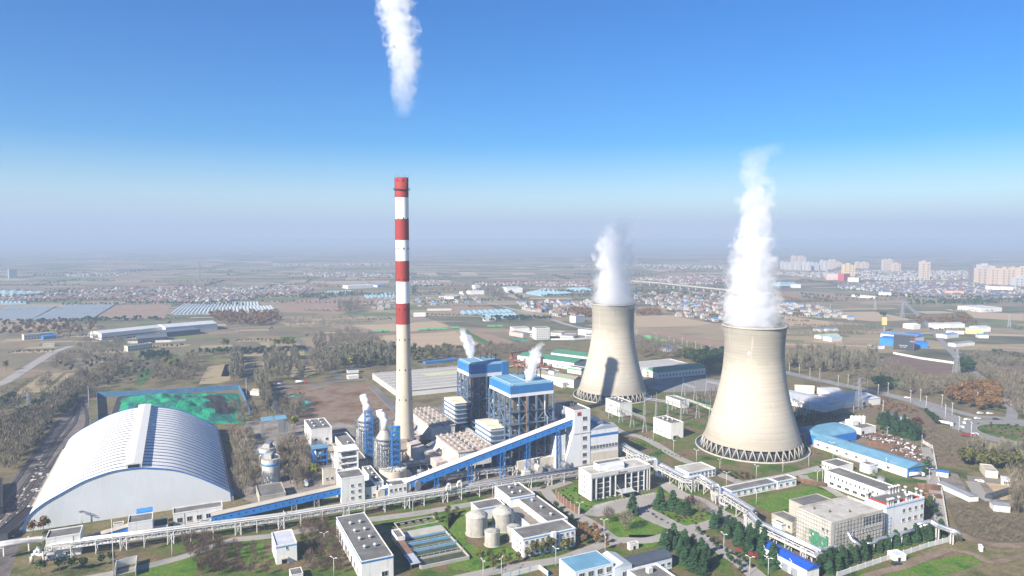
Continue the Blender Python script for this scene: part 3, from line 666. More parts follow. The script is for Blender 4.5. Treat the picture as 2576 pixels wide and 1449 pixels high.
pn = MB(); pn.box(W_*.2, D_*.3, H_-.5, W_*.62, D_*.75, H_+3.6); pn.box(W_*.32, D_*.18, H_-.5, W_*.6, D_*.3, H_+2.4); ph_ = pn.build('penthouse', MATS['white_tile'], b['roof'])
MB().box(W_*.21, D_*.31, H_+3.62, W_*.61, D_*.74, H_+3.75).build('penthouse_roof', GREYR, b['roof'])
pl = MB(); pl.box(W_*.2, D_*.3-.02, H_+3.76, W_*.62, D_*.3+.3, H_+4.4); pl.box(W_*.2, D_*.75-.3, H_+3.76, W_*.62, D_*.75, H_+4.4); pl.build('penthouse_parapet', MATS['white_tile'], b['roof'])
# roof sign: red square and dark characters as in the photograph
def glyphs(txt, size, name, m, parent, loc, rx=math.pi/2, rz=0):
    cu = bpy.data.curves.new(name, 'FONT'); cu.body = txt; cu.size = size; cu.extrude = .06; cu.align_x = 'LEFT'
    cu.materials.append(m); o = bpy.data.objects.new(name, cu); C.objects.link(o); o.parent = parent; o.location = loc; o.rotation_euler = (rx, 0, rz); return o
MB().box(W_*.445, -1.0, H_-2.0, W_*.475, -.87, H_-.4).build('sign_emblem', REDB, TB)
MB().box(W_*.44, -.95, H_-2.15, W_*.60, -.86, H_-.25).build('sign_board', fr, TB)
def strokes(name, n, s, m, parent, loc):
    """row of n ideographs built from strokes on an s x s cell"""
    pats = [[(0,.62,1,.62),(.5,1,.5,.55),(.5,.6,.1,0),(.5,.6,.95,0)], [(.05,.9,.95,.9),(.2,.6,.8,.6),(.5,1,.5,.4),(.2,.3,.8,.3),(.2,.3,.2,0),(.8,.3,.8,0),(.2,0,.8,0)], [(.1,.8,.45,.8),(.28,1,.28,0),(.1,.4,.45,.4),(.6,.8,1,.8),(.8,1,.8,0),(.6,.4,1,.4)],
            [(0,.3,.35,.4),(.17,.9,.17,.3),(.4,.75,1,.75),(.7,1,.6,0),(.6,.4,1,0)], [(.1,.7,.9,.7),(.5,1,.1,0),(.4,.4,.85,.4),(.85,.4,.4,0),(.4,.35,.95,0)], [(.2,.8,.8,.8),(.2,.8,.2,.25),(.8,.8,.8,.25),(.2,.25,.8,.25),(.2,.52,.8,.52),(.5,1,.5,.05),(.5,.05,1,.05)], [(.1,.9,.95,.9),(.1,.9,.05,0)]]
    mb = MB()
    for i in range(n):
        for x0, z0, x1, z1 in pats[i % 7]:
            mb.bar((i*s*1.15+x0*s, 0, z0*s), (i*s*1.15+x1*s, 0, z1*s), s*.12)
    o = mb.build(name, m, parent); o.location = loc; return o
strokes('sign_lettering', 6, W_*.0165, BLACK, TB, (W_*.482, -1.0, H_-1.75))
# --- laboratory group and tanks
LB = (SKYB, .4, .5)
b = bld('chemical_building', 'grey-roofed chemical building at the back of the tank yard, four roof vents', 'building', Cc(455,862), Cc(645,832), Cc(340,770), h=10, stripe=LB)
vents(b, [(b['w']*x, b['d']*y) for x, y in ((.28, .3), (.6, .28), (.42, .7), (.75, .8))]); wins(b, 'l', rng(2, b['d'], 3), [4], 1.6, 2.4)
b = bld('treatment_hall', 'long grey-roofed treatment hall running toward the camera from the chemical building', 'building', Cc(735,1040), Cc(880,1003), Cc(525,858), h=8.5, stripe=LB)
vents(b, [(b['w']*.5, b['d']*y) for y in (.2, .5, .8)]); downpipe(b, [.2]); wins(b, 'l', rng(6, b['d'], 6), [4.2], 1.6, 1.6)
bld('low_annex', 'low brown-roofed annex squeezed between tanks and treatment hall', 'building', Cc(605,1068), Cc(700,1050), Cc(482,925), h=5, roof=mat('brown_roof', (.22,.19,.16), .95, .2, .2), stripe=LB)
b = bld('laboratory', 'white three-storey laboratory with rows of small windows in front of the tanks', 'building', Cc(556,1168), Cc(942,1083), Cc(474,1092), P0=Cc(552,1312), stripe=LB)
wins(b, 'f', [b['w']*q for q in (.06, .16, .26, .36, .46, .64, .74, .84, .94)], [b['h']*q for q in (.17, .47, .76)], 1.5, 1.7)
MB().box(b['w']*.52, -1.6, 0, b['w']*.6, -.15, b['h']+.8).build('stair_tower', WH, b['t']); wins(b, 'l', rng(1, b['d']-1, 3), [b['h']*.3, b['h']*.65], 1.3, 1.5)
bld('dosing_building', 'low flat building hidden behind the two tall concrete tanks', 'building', Cc(215,945), Cc(410,905), Cc(163,893), h=7, stripe=LB)
def tank(name, label, cx, l, r_, vtop, vbot, vapex, rail=False, m=None):
    c = at(Cc(cx, vbot)); R0 = (r_-l)/2/3/F_*c.y; c = c+Vector((c.x, c.y)).normalized()*R0
    R0 = (r_-l)/2/3/F_*c.y; z1 = zat(c.y, Cc(0, vtop)[1]); z2 = max(z1+.8, zat(c.y, Cc(0, vapex)[1]))
    t = thing(name, label, 'tank', c); m = m or TANKC
    MB().lathe([(R0, 0), (R0, z1)], 40).build('shell', m, t)
    rf_ = MB().lathe([(R0+.25, z1-.35), (R0+.25, z1), (R0*.7, z1+(z2-z1)*.5), (R0*.35, z1+(z2-z1)*.85), (.05, z2)], 40).build('roof', TANKC, t)
    MB().lathe([(R0+.4, -.1), (R0+.4, .35), (R0, .35)], 40).build('footing', CONC, t)
    lm = MB()
    for s_ in (-.3, .3): lm.bar((R0+.3, s_, 0), (R0+.3, s_, z1+.9), .1)
    for k in range(int(z1/.8)): lm.bar((R0+.3, -.3, k*.8), (R0+.3, .3, k*.8), .07)
    o = lm.build('ladder', STEEL, t); o.rotation_euler.z = R_(-60)
    if rail:
        q = R0+.1; rm = MB().lathe([(q, z1+1), (q+.08, z1+1), (q+.08, z1+1.1), (q, z1+1.1)], 32)
        for i in range(20): a = 2*math.pi*i/20; rm.bar((q*math.cos(a), q*math.sin(a), z1), (q*math.cos(a), q*math.sin(a), z1+1.05), .08)
        rm.build('railing', STEEL, rf_)
    MB().tube([(R0*.5, -R0*.5, z1), (R0*.5, -R0*.5, z1+2)], .25, 0, 6).build('breather_pipe', STEEL, t)
    return t
tank('storage_tank', 'tall domed concrete tank, leftmost of the tank yard group', 202, 118, 286, 985, 1160, 952)
tank('storage_tank', 'tall domed concrete tank at the rear of the tank yard, by the treatment hall', 399, 317, 482, 958, 1125, 918)
tank('storage_tank', 'smallest concrete tank with a white handrail on its lid', 319, 260, 378, 1108, 1235, 1092, True)
tank('storage_tank', 'squat concrete tank half hidden behind the laboratory', 482, 428, 536, 1072, 1195, 1060, True)
# --- bottom middle
b = bld('canteen', 'large light-blue roofed building at the bottom edge with big windows', 'building', Cc(945,1416), Cc(1230,1345), Cc(838,1312), h=10, kind='flat', roof=LBLUE, par=.25, wall=mat('pale_blue_wall', (.60,.66,.72), .8, .08))
wins(b, 'f', rng(1, b['w'], 4), [7.2, 3], 3.0, 2.6, 3)
b = bld('office_annex', 'pale grey gabled house joined to the light-blue roofed building', 'building', Cc(1240,1392), Cc(1378,1362), Cc(1180,1285), h=7.5, kind='gy', rise=1.8, roof=mat('pale_tin', (.48,.52,.56), .5, .1, .2, stripes=('Y', .9, .2)), wall=mat('pale_blue_wall', (.6,.66,.72)))
wins(b, 'f', [b['w']*.55], [3.5], 2, 2.4)
b = bld('dormitory', 'dark slate-roofed single-storey house beside evergreens at the bottom edge', 'building', Cc(1375,1385), Cc(1692,1322), Cc(1318,1318), h=5.5, kind='bx', rise=2.2, roof=mat('slate_roof', (.06,.075,.10), .7, .15, .2, stripes=('X', 1, .2)), wall=mat('pale_blue_wall', (.6,.66,.72)))
wins(b, 'f', rng(1, b['w'], 6), [2.8], 2.2, 1.6)
b = bld('boiler_annex', 'flat-roofed block with a raised parapet cut by the bottom edge', 'building', Cc(1490,1520), Cc(1700,1455), Cc(1363,1405), h=7, par=1.0)
MB().box(b['w']*.45, b['d']*.6, 6.6, b['w']*.6, b['d']*.75, 9.2).build('rooftop_unit', WPAINT, b['t'])
b = bld('kiosk', 'small white kiosk with a flat overhanging roof by the lane', 'kiosk', Cc(1358,1207), Cc(1428,1195), Cc(1342,1192), P0=Cc(1358,1258), wall=WH, roof=PALER, par=.3)
door(b, 'f', b['w']*.5, 1.2, 2)
# --- behind office: pump houses in the switchyard
b = bld('relay_house', 'white block in front of the farther cooling tower with vents on its roof', 'building', Cc(1275,146), Cc(1355,128), Cc(1168,108), P0=Cc(1278,248), stripe=(mat('cream_trim', (.6,.58,.5)), .2, .5))
vents(b, [(b['w']*.5, b['d']*y) for y in (.25, .5, .75)]); wins(b, 'l', [b['d']*.3, b['d']*.8], [b['h']*.25], 1.6, 1.6)
b = bld('circulation_pump_house', 'white block with four roof vents between the office and nearer cooling tower', 'building', D(342,300), D(437,285), D(218,250), P0=D(345,418))
vents(b, [(b['w']*x, b['d']*y) for x in (.3, .7) for y in (.4, .65)]); wins(b, 'l', rng(b['d']*.2, b['d']*.9, 3), [b['h']*.25], 1.5, 1.8); door(b, 'f', b['w']*.3, canopy=True)
b = bld('switch_house', 'long low white house inside the switchyard beside lattice gantries', 'building', D(418,130), D(480,121), D(308,92), P0=D(425,184)); wins(b, 'l', rng(2, b['d'], 5), [3], 1.6, 1.4)
# --- right of the office
b = bld('workshop_office', 'two-storey white house right under the silver pipe bridge', 'building', D(470,672), D(667,628), D(348,628), P0=D(482,735), stripe=STR, roof=PALER)
wins(b, 'f', rng(0, b['w'], 7), [b['h']*.3, b['h']*.68], 1.8, 1.6)
b = bld('material_store', 'long low white store with a grey roof beside the inner lawn', 'building', D(800,812), D(1148,738), D(728,778), P0=D(805,866), stripe=STR); wins(b, 'f', rng(3, b['w'], 7), [2.8], 2.2, 2.2, 3)
b = bld('material_store_annex', 'lower white end wing of the long store, by the rusty pipes', 'building', D(1150,738), D(1300,712), D(1118,705), P0=D(1152,798), stripe=STR); wins(b, 'f', rng(0, b['w'], 3), [b['h']*.5], 2.2, 1.6)
b = bld('filter_house', 'white house with stepped front at the far end of the long process hall', 'building', E(520,625), E(640,600), E(397,585), P0=E(525,680)); wins(b, 'l', rng(2, b['d'], 5), [b['h']*.5], 1.3, 1.6)
b = bld('process_hall', 'long white process hall with small windows in two rows and a steaming roof', 'building', E(880,812), E(1000,785), E(450,645), h=10); wins(b, 'l', rng(3, b['d']-3, 12), [7], 1.0, 1.9, 1); wins(b, 'l', rng(6, b['d']-3, 6), [2.6], 3.2, 1.8)
b = bld('softening_house', 'small white cube with a blue rim behind the long process hall', 'building', E(760,615), E(822,600), E(672,595), P0=E(765,682), stripe=STR); door(b, 'f', b['w']*.5)
b = bld('vent_stack_building', 'white block crowned with red fans and white exhaust stacks on the roof edge', 'building', E(868,925), E(1162,848), E(708,868), P0=E(885,1150), wall=WH2, roof=GREYR, par=.9, stripe=(SKYB, .9, .4))
W_, D_, H_ = b['w'], b['d'], b['h']
wins(b, 'f', [W_*q for q in (.45, .61, .77, .93)], [H_*.72, H_*.40], 2.3, 2.0)
wins(b, 'f', [W_*.74], [H_*.1], 2.3, 1.8)
sk = mesh_of('exhaust_stack', MB().lathe([(.75, 0), (.75, 3.6), (.95, 3.6), (.95, 4.4), (.05, 4.6)], 14), WPAINT)
for x, y in ((.03, .93), (.12, .97), (.06, .04), (.12, .04), (.18, .04), (.34, .05), (.55, .05), (.61, .06), (.68, .05), (.99, .35), (.97, .1), (.62, .95), (.7, .95), (.78, .95), (.86, .95), (.9, .7)): put('exhaust_stack', sk, b['roof'], (W_*x, D_*y, H_-.5))
fn = mesh_of('roof_fan', MB().lathe([(.8, 0), (1.0, .5), (.8, 1.1), (.3, 1.5), (.02, 1.55)], 10), REDB)
for i in range(9): put('roof_fan', fn, b['roof'], (1.6, D_*.1+D_*.85*i/9, H_-.5))
for i in range(10): put('roof_fan', fn, b['roof'], (W_*.4+W_*.55*i/10, 1.8, H_-.5))
scf = mat('weathered_render', (.50,.47,.41), .9, .18, .12, dirt=((.25,.23,.2), .85, .16, .5))
b = bld('scaffolded_building', 'weathered concrete block wrapped in scaffold netting with many small windows', 'building', E(466,1050), E(862,950), E(212,938), P0=E(470,1290), wall=scf, roof=mat('stained_roof', (.42,.40,.36), .95, .25, .12, dirt=((.17,.165,.16), .9, .1)), par=1.1)
W_, D_, H_ = b['w'], b['d'], b['h']
wins(b, 'f', [W_*q for q in (.24, .33, .42, .52, .60, .66, .72, .78, .84, .9, .96)], [H_*.5], 1.6, 1.9); wins(b, 'f', [W_*q for q in (.24, .34, .48, .58, .8, .9)], [H_*.17], 1.7, 2.0)
for x0, x1 in ((.62, .76), (.78, .84), (.86, .98)): MB().box(W_*x0, -.12, H_*.66, W_*x1, -.02, H_*.92).build('ribbon_window', mat('bay_glass', (.10,.12,.15), .3, .3, .3), b['t'])
sc_ = MB()
for i in range(17):
    x = W_*i/16; sc_.bar((x, -1.0, 0), (x, -1.0, H_+.6), .1)
for j in range(9): z = H_*j/8; sc_.bar((0, -1.0, z+.3), (W_, -1.0, z+.3), .1)
sc_.build('scaffold_lattice', mat('scaffold_pipe', (.34,.33,.31), .6), b['t'])
sc_ = MB()
for i in range(14): y = D_*i/13; sc_.bar((-1.0, y, 0), (-1.0, y, H_+.6), .1)
for j in range(9): z = H_*j/8; sc_.bar((-1.0, 0, z+.3), (-1.0, D_, z+.3), .1)
sc_.build('scaffold_lattice', MATS['scaffold_pipe'], b['t'])
gn = MB()
for i in range(8):
    for j in range(7):
        if rnd.random() < .75: gn.box(-1.15, i*1.5+1, j*1.4, -1.1, i*1.5+2.4, j*1.4+1.3)
gn.build('safety_netting', mat('net_green', (.06,.22,.13), .9, .4, .8), b['t'])
wins(b, 'l', [D_*.1, D_*.22], [H_*.7, H_*.4], 1.5, 2)
for x, y in ((.3, .5), (.55, .3), (.2, .8)): MB().lathe([(.3, 0), (.3, 1.1), (.6, 1.2), (.05, 1.5)], 10).build('roof_vent', RUST, b['roof'], (W_*x, D_*y, H_-.4))
bld('rear_wing', 'dark flat-roofed wing at the back of the scaffolded block', 'building', E(285,925), E(520,885), E(215,935), h=13, d=12, wall=CONC, par=.5)
b = bld('reagent_house', 'small grey concrete house beside the pipe bridge corner', 'building', E(175,1050), E(272,1028), E(60,970), P0=E(182,1132), wall=CONC); wins(b, 'f', rng(0, b['w'], 3), [b['h']*.35], 1.6, 2); wins(b, 'l', [b['d']*.15], [b['h']*.5], 1.6, 2)
bld('sampling_hut', 'small blue-rimmed hut tucked under the pipe bridge corner', 'building', E(105,1058), E(158,1045), E(48,1022), h=4.5, stripe=STR)
b = bld('garage', 'white garage with a bright blue roof among dark conifers', 'building', D(1372,1402), D(1445,1365), D(1072,1205), h=6.5, kind='gy', rise=1.2, ov=.5, roof=mat('bright_blue_roof', (.012,.085,.46), .5, .1, .2, stripes=('Y', 1, .3)))
door(b, 'l', b['d']*.45, 4, 4, mat('grey_door', (.25,.27,.3))); door(b, 'l', b['d']*.25, 4, 4, MATS['grey_door']); door(b, 'l', b['d']*.65, 4, 4, MATS['grey_door'])
for k in (.3, .6, .9): MB().tube([(-.4, b['d']*k, 0), (-.4, b['d']*k, 7), (-.4, b['d']*k+1.2, 8)], .25, 0, 8).build('exhaust_duct', WPAINT, b['t'])
# long blue sheds
b = bld('long_shed', 'very long blue-roofed shed with white flank and blue gable end', 'shed', E(1052,638), E(1185,605), E(385,408), h=6.5, kind='gy', rise=2.6, ov=.6, roof=LBLUE)
MB().box(-.1, -.12, 0, b['w']+.1, -.02, 6.4).build('gable_cladding', BLUE, b['t']); wins(b, 'l', rng(10, b['d'], 8), [3], 2.2, 1.6); door(b, 'f', b['w']*.45, 4, 4.5, BLUEP)
b = bld('blue_shed', 'broad arched blue-roofed shed behind the long one, half in tower shade', 'shed', E(405,408), E(655,358), E(300,345), h=7, kind='bx', rise=3.5, d=27, roof=LBLUE, wall=BLUEY)
b = bld('water_plant', 'small white plant house with four white cylinders beyond the blue sheds', 'building', E(700,335), E(815,315), E(565,285), h=5.5, par=.5); door(b, 'f', 3)
MB().box(2, b['d']*.45, 5, b['w']*.5, b['d']*.8, 9).build('upper_storey', WH, b['t'])
for k in range(4): MB().lathe([(1.7, 4.5), (1.7, 11.5), (.05, 12.2)], 16).build('white_cylinder', WPAINT, b['t'], (b['w']*(.45+.15*k), b['d']*.72-k*1.5, 0))
bld('market_hall', 'little sky-blue roofed hut behind the dark conifer grove', 'building', E(925,262), E(1000,250), E(875,235), h=4, kind='gx', rise=1, roof=LBLUE)
bld('market_hall_annex', 'pale grey hut roof joined to the little sky-blue hut', 'building', E(985,275), E(1068,262), E(960,255), h=4, kind='gx', rise=1, roof=MATS['pale_tin'])
# ---------------------------------------------------------------- arched coal shed
def plane_pt(o, p):
    """point of the vertical plane through o along EX seen at p -> (local x, z)"""
    dx = (p[0]-CX)/F_; dy = -(p[1]-CY)/F_
    d = Vector((dx, math.cos(TH)+dy*math.sin(TH), -math.sin(TH)+dy*math.cos(TH)))
    nrm = Vector((EX.y, -EX.x)); k = o.dot(nrm)/(d.x*nrm.x+d.y*nrm.y)
    q = Vector((d.x*k, d.y*k)); return ((q-o).dot(EX), CAM+d.z*k)
def coal_shed():
    o = at(A(160, 1122)); t = thing('coal_shed', 'huge arched white coal shed with ribbed roof and ridge ventilator', 'shed', o, GA)
    px = [(160,1122),(180,1060),(225,985),(330,902),(450,832),(600,750),(700,708),(850,660),(1000,637),(1100,633),(1300,648),(1450,688),(1600,748),(1700,795),(1738,815),(1748,888)]
    pr = [plane_pt(o, A(*q)) for q in px]; pr[0] = (0, 0); pr[-1] = (pr[-1][0], 0)
    P = [Vector(q) for q in pr]; P = [P[0]]+smooth_line(P[1:-1], 4)+[P[-1]]
    # roof sheet runs smoothly over the arch
    zt = max(q.y for q in P); D_ = (at(A(1150,163), zt)-at(A(1005,628), zt)).dot(EY)
    roof = mat('shed_roof', (.72,.72,.705), .5, .06, .05, dirt=((.6,.58,.54), .4, .05)); line = mat('dark_seam_strip', (.19,.19,.19), .8, .2)  # pale panel colour, and dark grey for the strips between panels
    mb = MB(); n = len(P); N = 23; y = 0
    def seg(y0, y1, m, up):
        vs = [(q.x, y0, q.y+up) for q in P]+[(q.x, y1, q.y+up) for q in P]
        mb.add(vs, [(i, n+i, n+i+1, i+1)[::-1] for i in range(n-1)], m, True)
    st = D_/N
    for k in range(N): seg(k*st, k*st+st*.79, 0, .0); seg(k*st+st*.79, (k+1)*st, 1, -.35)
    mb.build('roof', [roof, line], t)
    g = MB(); fm = mat('gable_sheet', (.66,.68,.69), .6, .06, .06, stripes=('X', 1.7, .12), dirt=((.5,.5,.49), .4, .07, .2))
    vs = [(q.x, .15, q.y-.3 if 0 < i < n-1 else q.y) for i, q in enumerate(P)]
    g.add(vs, [tuple(range(n))[::-1]]); g.build('gable', fm, t)
    vs = [(x, D_-.15, z) for x, _, z in vs]; MB().add(vs, [tuple(range(n))]).build('gable', fm, t)
    e = MB(); pts = [(q.x, -.08, q.y) for q in P]
    for a, b in zip(pts, pts[1:]): e.bar(a, b, .55)
    e.build('edge_trim', BLUEP, t)
    e = MB(); pts = [(q.x, D_+.05, q.y) for q in P]
    for a, b in zip(pts, pts[1:]): e.bar(a, b, .55)
    e.build('edge_trim', BLUEP, t)
    # ridge ventilator
    x0, z0 = plane_pt(o, A(957, 622)); x1, z1 = plane_pt(o, A(1055, 607)); xm = (x0+x1)/2; zz = zt+1.2
    MB().prism([(xm-4.2, zz-1.6), (xm+4.2, zz-1.6), (xm+4.6, zz+.9), (xm, zz+1.6), (xm-4.6, zz+.9)][::1], 1.5, D_-.5, 0).build('ridge_ventilator', mat('ventilator_sheet', (.62,.61,.57), .6, .06, .1), t)
    MB().box(xm-3, 1.2, zz-1.6, xm+3, 1.5, zz+.6).build('ventilator_opening', BLACK, t)
    c = CONC; w_ = P[-1].x
    MB().box(-1.2, -.2, 0, -.05, D_, 1.6).build('footing', c, t); MB().box(w_+.05, -.2, 0, w_+1.2, D_, 3).build('footing', c, t)
    return o, w_, D_, zt
shed_o, shed_w, shed_d, shed_h = coal_shed()
def G(o, x, y, z=0): q = o+EX*x+EY*y; return Vector((q.x, q.y, z))
# coal heap under green netting, blue wind fence
def coal_heap():
    o = at((270, 1062)); t = thing('coal_heap', 'coal heap draped in bright green dust netting inside a blue fence', 'coal heap', o, 0)
    c1 = at((620, 1062)); b0 = at((300, 990), 3); w_ = c1.x-o.x; d_ = b0.y-o.y; NX, NY = 72, 40; vs = []; CA, CB, CC_, CD = at((272,1066)), at((622,1066)), at((600,988)), at((296,996))
    import mathutils
    for j in range(NY+1):
        for i in range(NX+1):
            u, v = i/NX, j/NY; e = min(1, 4*min(u, 1-u))*min(1, 3.2*min(v, 1-v)); p = Vector((u*5, v*3.2, .3))
            h = 10.5*e**.8*(.62+.5*mathutils.noise.noise(p*.9)+.22*mathutils.noise.noise(p*3)+.1*abs(mathutils.noise.noise(p*8)))+.6*e*abs(mathutils.noise.noise(p*17))
            q = (CA*(1-u)+CB*u)*(1-v)+(CD*(1-u)+CC_*u)*v-o; vs.append((q.x, q.y, max(h, .02)))
    fs = [(j*(NX+1)+i, j*(NX+1)+i+1, (j+1)*(NX+1)+i+1, (j+1)*(NX+1)+i) for j in range(NY) for i in range(NX)]
    mi = []
    for j in range(NY):
        for i in range(NX):
            u, v = (i+.5)/NX, (j+.5)/NY; q = mathutils.noise.noise(Vector((u*6, v*4, 2)))
            coal = (abs(u-.79)+.12*q < .07 and v < .75 and v > .2) or (v > .9 and u < .7) or u < .05+.04*q
            mi.append(2 if coal else (1 if mathutils.noise.noise(Vector((u*9+3, v*5, 5)))+.25*(u-.5) > .12 else 0))
    mb = MB(); mb.v = vs; mb.f = fs; mb.m = mi; mb.sm = [False]*len(fs)
    n1 = mat('net_bright', (.004,.25,.115), .8, .35, .12, dirt=((.02,.16,.13), .8, .1)); n2 = mat('net_teal', (.012,.12,.095), .85, .4, .15, dirt=((.02,.09,.09), .8, .12))
    mb.build('netting', [n1, n2, mat('coal', (.022,.022,.024), .95, .4, .3)], t)
    return o, w_, d_
heap_o, heap_w, heap_d = coal_heap()
def panel_fence(name, label, pts, h, m, post=None, step=4.0, cat='fence', top=None, rails=False, thick=.12, cap=None):
    P = [Vector(p) for p in pts]; t = thing(name, label, cat, P[0]); o = P[0]; mb = MB()
    for a, b in zip(P, P[1:]):
        a = a-o; b = b-o; d = (b-a).normalized(); n_ = Vector((-d.y, d.x))*thick
        mb.add([(*(a-n_), 0), (*(b-n_), 0), (*(b+n_), 0), (*(a+n_), 0), (*(a-n_), h), (*(b-n_), h), (*(b+n_), h), (*(a+n_), h)], [(0,1,5,4), (1,2,6,5), (2,3,7,6), (3,0,4,7), (4,5,6,7)])
    mb.build('panel', m, t)
    if post:
        pm = mesh_of('post', MB().bar((0, 0, 0), (0, 0, h+.4), max(.25, thick*2.6)), post); k = 0
        for a, b in zip(P, P[1:]):
            n_ = max(1, int((b-a).length/step)); 
            for i in range(n_+(b == P[-1])):
                if k >= 95: break
                q = a+(b-a)*i/n_-o; put('post', pm, t, (q.x, q.y, 0)); k += 1
    return t
bs = mat('fence_sheet_blue', (.06,.16,.28), .85, .3, .2, stripes=('X', 1.5, .3))
panel_fence('wind_fence', 'tall blue wind fence around the green netted coal heap', [at((247, 1062)), at((244, 1000)), at((420, 992)), at((601, 980)), at((612, 1000)), at((630, 1046))], 5.5, bs, BLUEP, 5)

# ---------------------------------------------------------------- boiler houses
def steel_floor(w, d, z, over=1.2):
    mb = MB(); mb.box(-over, -over, z-.16, w+over, d+over, z); q = 1.1
    for a, b in (((-over, -over), (w+over, -over)), ((-over, -over), (-over, d+over)), ((w+over, -over), (w+over, d+over))):
        mb.bar((*a, z+q), (*b, z+q), .12); mb.bar((*a, z+q*.55), (*b, z+q*.55), .09)
        n = 8
        for i in range(n+1): p = Vector(a)+(Vector(b)-Vector(a))*i/n; mb.bar((*p, z), (*p, z+q), .1)
    return mb
def boiler(name, label, P0, T0, T1, Tb, vb, rear=False, h=None):
    o = at(P0) if h is None else at(T0, h); h = zat(o.y, T0[1]); zb = zat(o.y, vb); w = (at(T1, h)-o).dot(EX); d = (at(Tb, h)-o).dot(EY)
    t = thing(name, label, 'boiler house', o, GA)
    zm = zb+(h-zb)*.29; inset = 1.0
    MB().box(0, 0, zb, w, d, zm).build('cladding_band', WH2, t)
    MB().box(-.05, -.05, zm, w+.05, d+.05, h, top=False, bot=False).build('cladding', BOILB, t)
    rm = MB(); s = 2.0
    rm.add([(-.05,-.05,h), (w+.05,-.05,h), (w+.05,d+.05,h), (-.05,d+.05,h), (s, s, h+1.2), (w-s, s, h+1.2), (w-s, d-s, h+1.2), (s, d-s, h+1.2)], [(0,1,5,4), (1,2,6,5), (2,3,7,6), (3,0,4,7), (4,5,6,7)])
    rm.build('roof', LBLUE, t)
    e = MB(); e.bar((0, s, h+1.25), (w, s, h+1.25), .5); e.bar((s, 0, h+1.0), (s, d, h+1.0), .5); e.bar((w*.45, s, h+1.3), (w*.45, d-s, h+1.3), .4); e.build('ridge_flashing', mat('pale_flashing', (.45,.5,.56), .6), t)
    for k in range(7): 
        x = w*(.5+.45*rnd.random()); y = d*(.35+.55*rnd.random()); hh = 2.5+3*rnd.random()
        MB().bar((x, y, h+1.0), (x, y, h+1.2+hh), .9, 0, 8).bar((x, y, h+1.2+hh), (x, y, h+2.2+hh), 1.2, 0, 8).build('safety_vent', RUST if k % 2 else DSTEEL, t)
    # frame
    cx = [w*i/5 for i in range(6)]; cyy = [d*i/4 for i in range(5)]
    bl = BLUEP if not rear else mat('shaded_blue_steel', (.03,.085,.2), .7, .2)
    colm = mesh_of('column', MB().box(-.55, -.55, 0, .55, .55, zb), mat('column_steel', (.11,.17,.26), .65, .25))
    for i, x in enumerate(cx):
        for j, y in enumerate(cyy):
            if i in (0, 5) or j in (0, 4): put('column', colm, t, (x, y, 0))
    lv = [zb*q for q in (.16, .32, .48, .64, .80)]
    for k, z in enumerate(lv): steel_floor(w, d, z, 1.0+.8*(k % 2)).build('floor_platform', mat('platform_steel', (.12,.16,.22), .7, .25), t)
    zz = [0]+lv+[zb]
    for face in ('f', 'l', 'r'):
        mb = MB(); n = 5 if face == 'f' else 4
        for k in range(len(zz)-1):
            for i in range(n):
                if (i+k) % 2 == 0 or i in (1, 3):
                    def q(u, z): return (w*u, -.1, z) if face == 'f' else ((-.1, d*u, z) if face == 'l' else (w+.1, d*u, z))
                    if (i+k) % 2: mb.bar(q(i/n, zz[k]), q((i+1)/n, zz[k+1]), .42)
                    else: mb.bar(q((i+1)/n, zz[k]), q(i/n, zz[k+1]), .42)
        mb.build('brace_lattice', mat('brace_steel', (.15,.22,.32), .65, .25), t)
    # furnace casing inside
    fc = mat('furnace_casing', (.13,.125,.11), .85, .3, .12, dirt=((.10,.095,.085), .8, .15))
    MB().box(w*.12, d*.10, zb*.12, w*.88, d*.88, zb-.5).build('furnace_casing', fc, t)
    hp = MB(); hp.add([(w*.2, d*.2, zb*.12), (w*.8, d*.2, zb*.12), (w*.8, d*.7, zb*.12), (w*.2, d*.7, zb*.12), (w*.45, d*.4, 3), (w*.55, d*.4, 3), (w*.55, d*.5, 3), (w*.45, d*.5, 3)], [(1,0,4,5), (2,1,5,6), (3,2,6,7), (0,3,7,4)]); hp.build('ash_hopper', fc, t)
    for k in range(54):
        z = zz[1+k % 5]+rnd.uniform(.5, 5); x = w*rnd.uniform(.03, .9); L_ = rnd.uniform(2, 7)
        kind_ = rnd.random()
        if kind_ < .5: MB().bar((x, .4, z), (x+L_, .4, z), rnd.uniform(.3, .7), 0, 8).build('steam_pipe', rnd.choice([ALU, STEEL, DSTEEL]), t)
        else: MB().box(x, .2, z, x+rnd.uniform(1, 3), 1.6, z+rnd.uniform(1, 2.4)).build('burner_box', rnd.choice([STEEL, DSTEEL, ALU]), t)
    for k in range(26):
        z = zz[1+k % 5]+rnd.uniform(.5, 5); y = d*rnd.uniform(.05, .9)
        MB().box(.2, y, z, 1.6, y+rnd.uniform(1, 3), z+rnd.uniform(1, 2.4)).build('burner_box', rnd.choice([STEEL, DSTEEL, ALU]), t)
    return dict(t=t, o=o, w=w, d=d, h=h, zb=zb)
b1 = boiler('boiler_house', 'rear boiler house, its blue top farther away beside the grey warehouses', K(493, 1290-190), K(490, 168), K(915, 150), K(330, 105), K(0, 293)[1], True, 61)
b2 = boiler('boiler_house', 'nearer boiler house with blue and white top over an open steel frame', K(900, 1290), K(893, 385), K(1370, 345), K(690, 285), K(0, 505)[1])
MB().box(b2['w']*.1, -4.5, 0, b2['w']+3, -.8, 8.5).build('base_building', CREAM, b2['t'])
xj = (at(K(1062, 1270))-b2['o']).dot(EX); MB().bar((xj, -2.2, 8), (xj, -2.2, zat(b2['o'].y, K(0, 500)[1])), .9, 0, 10).build('vent_pipe', RUST, b2['t'])
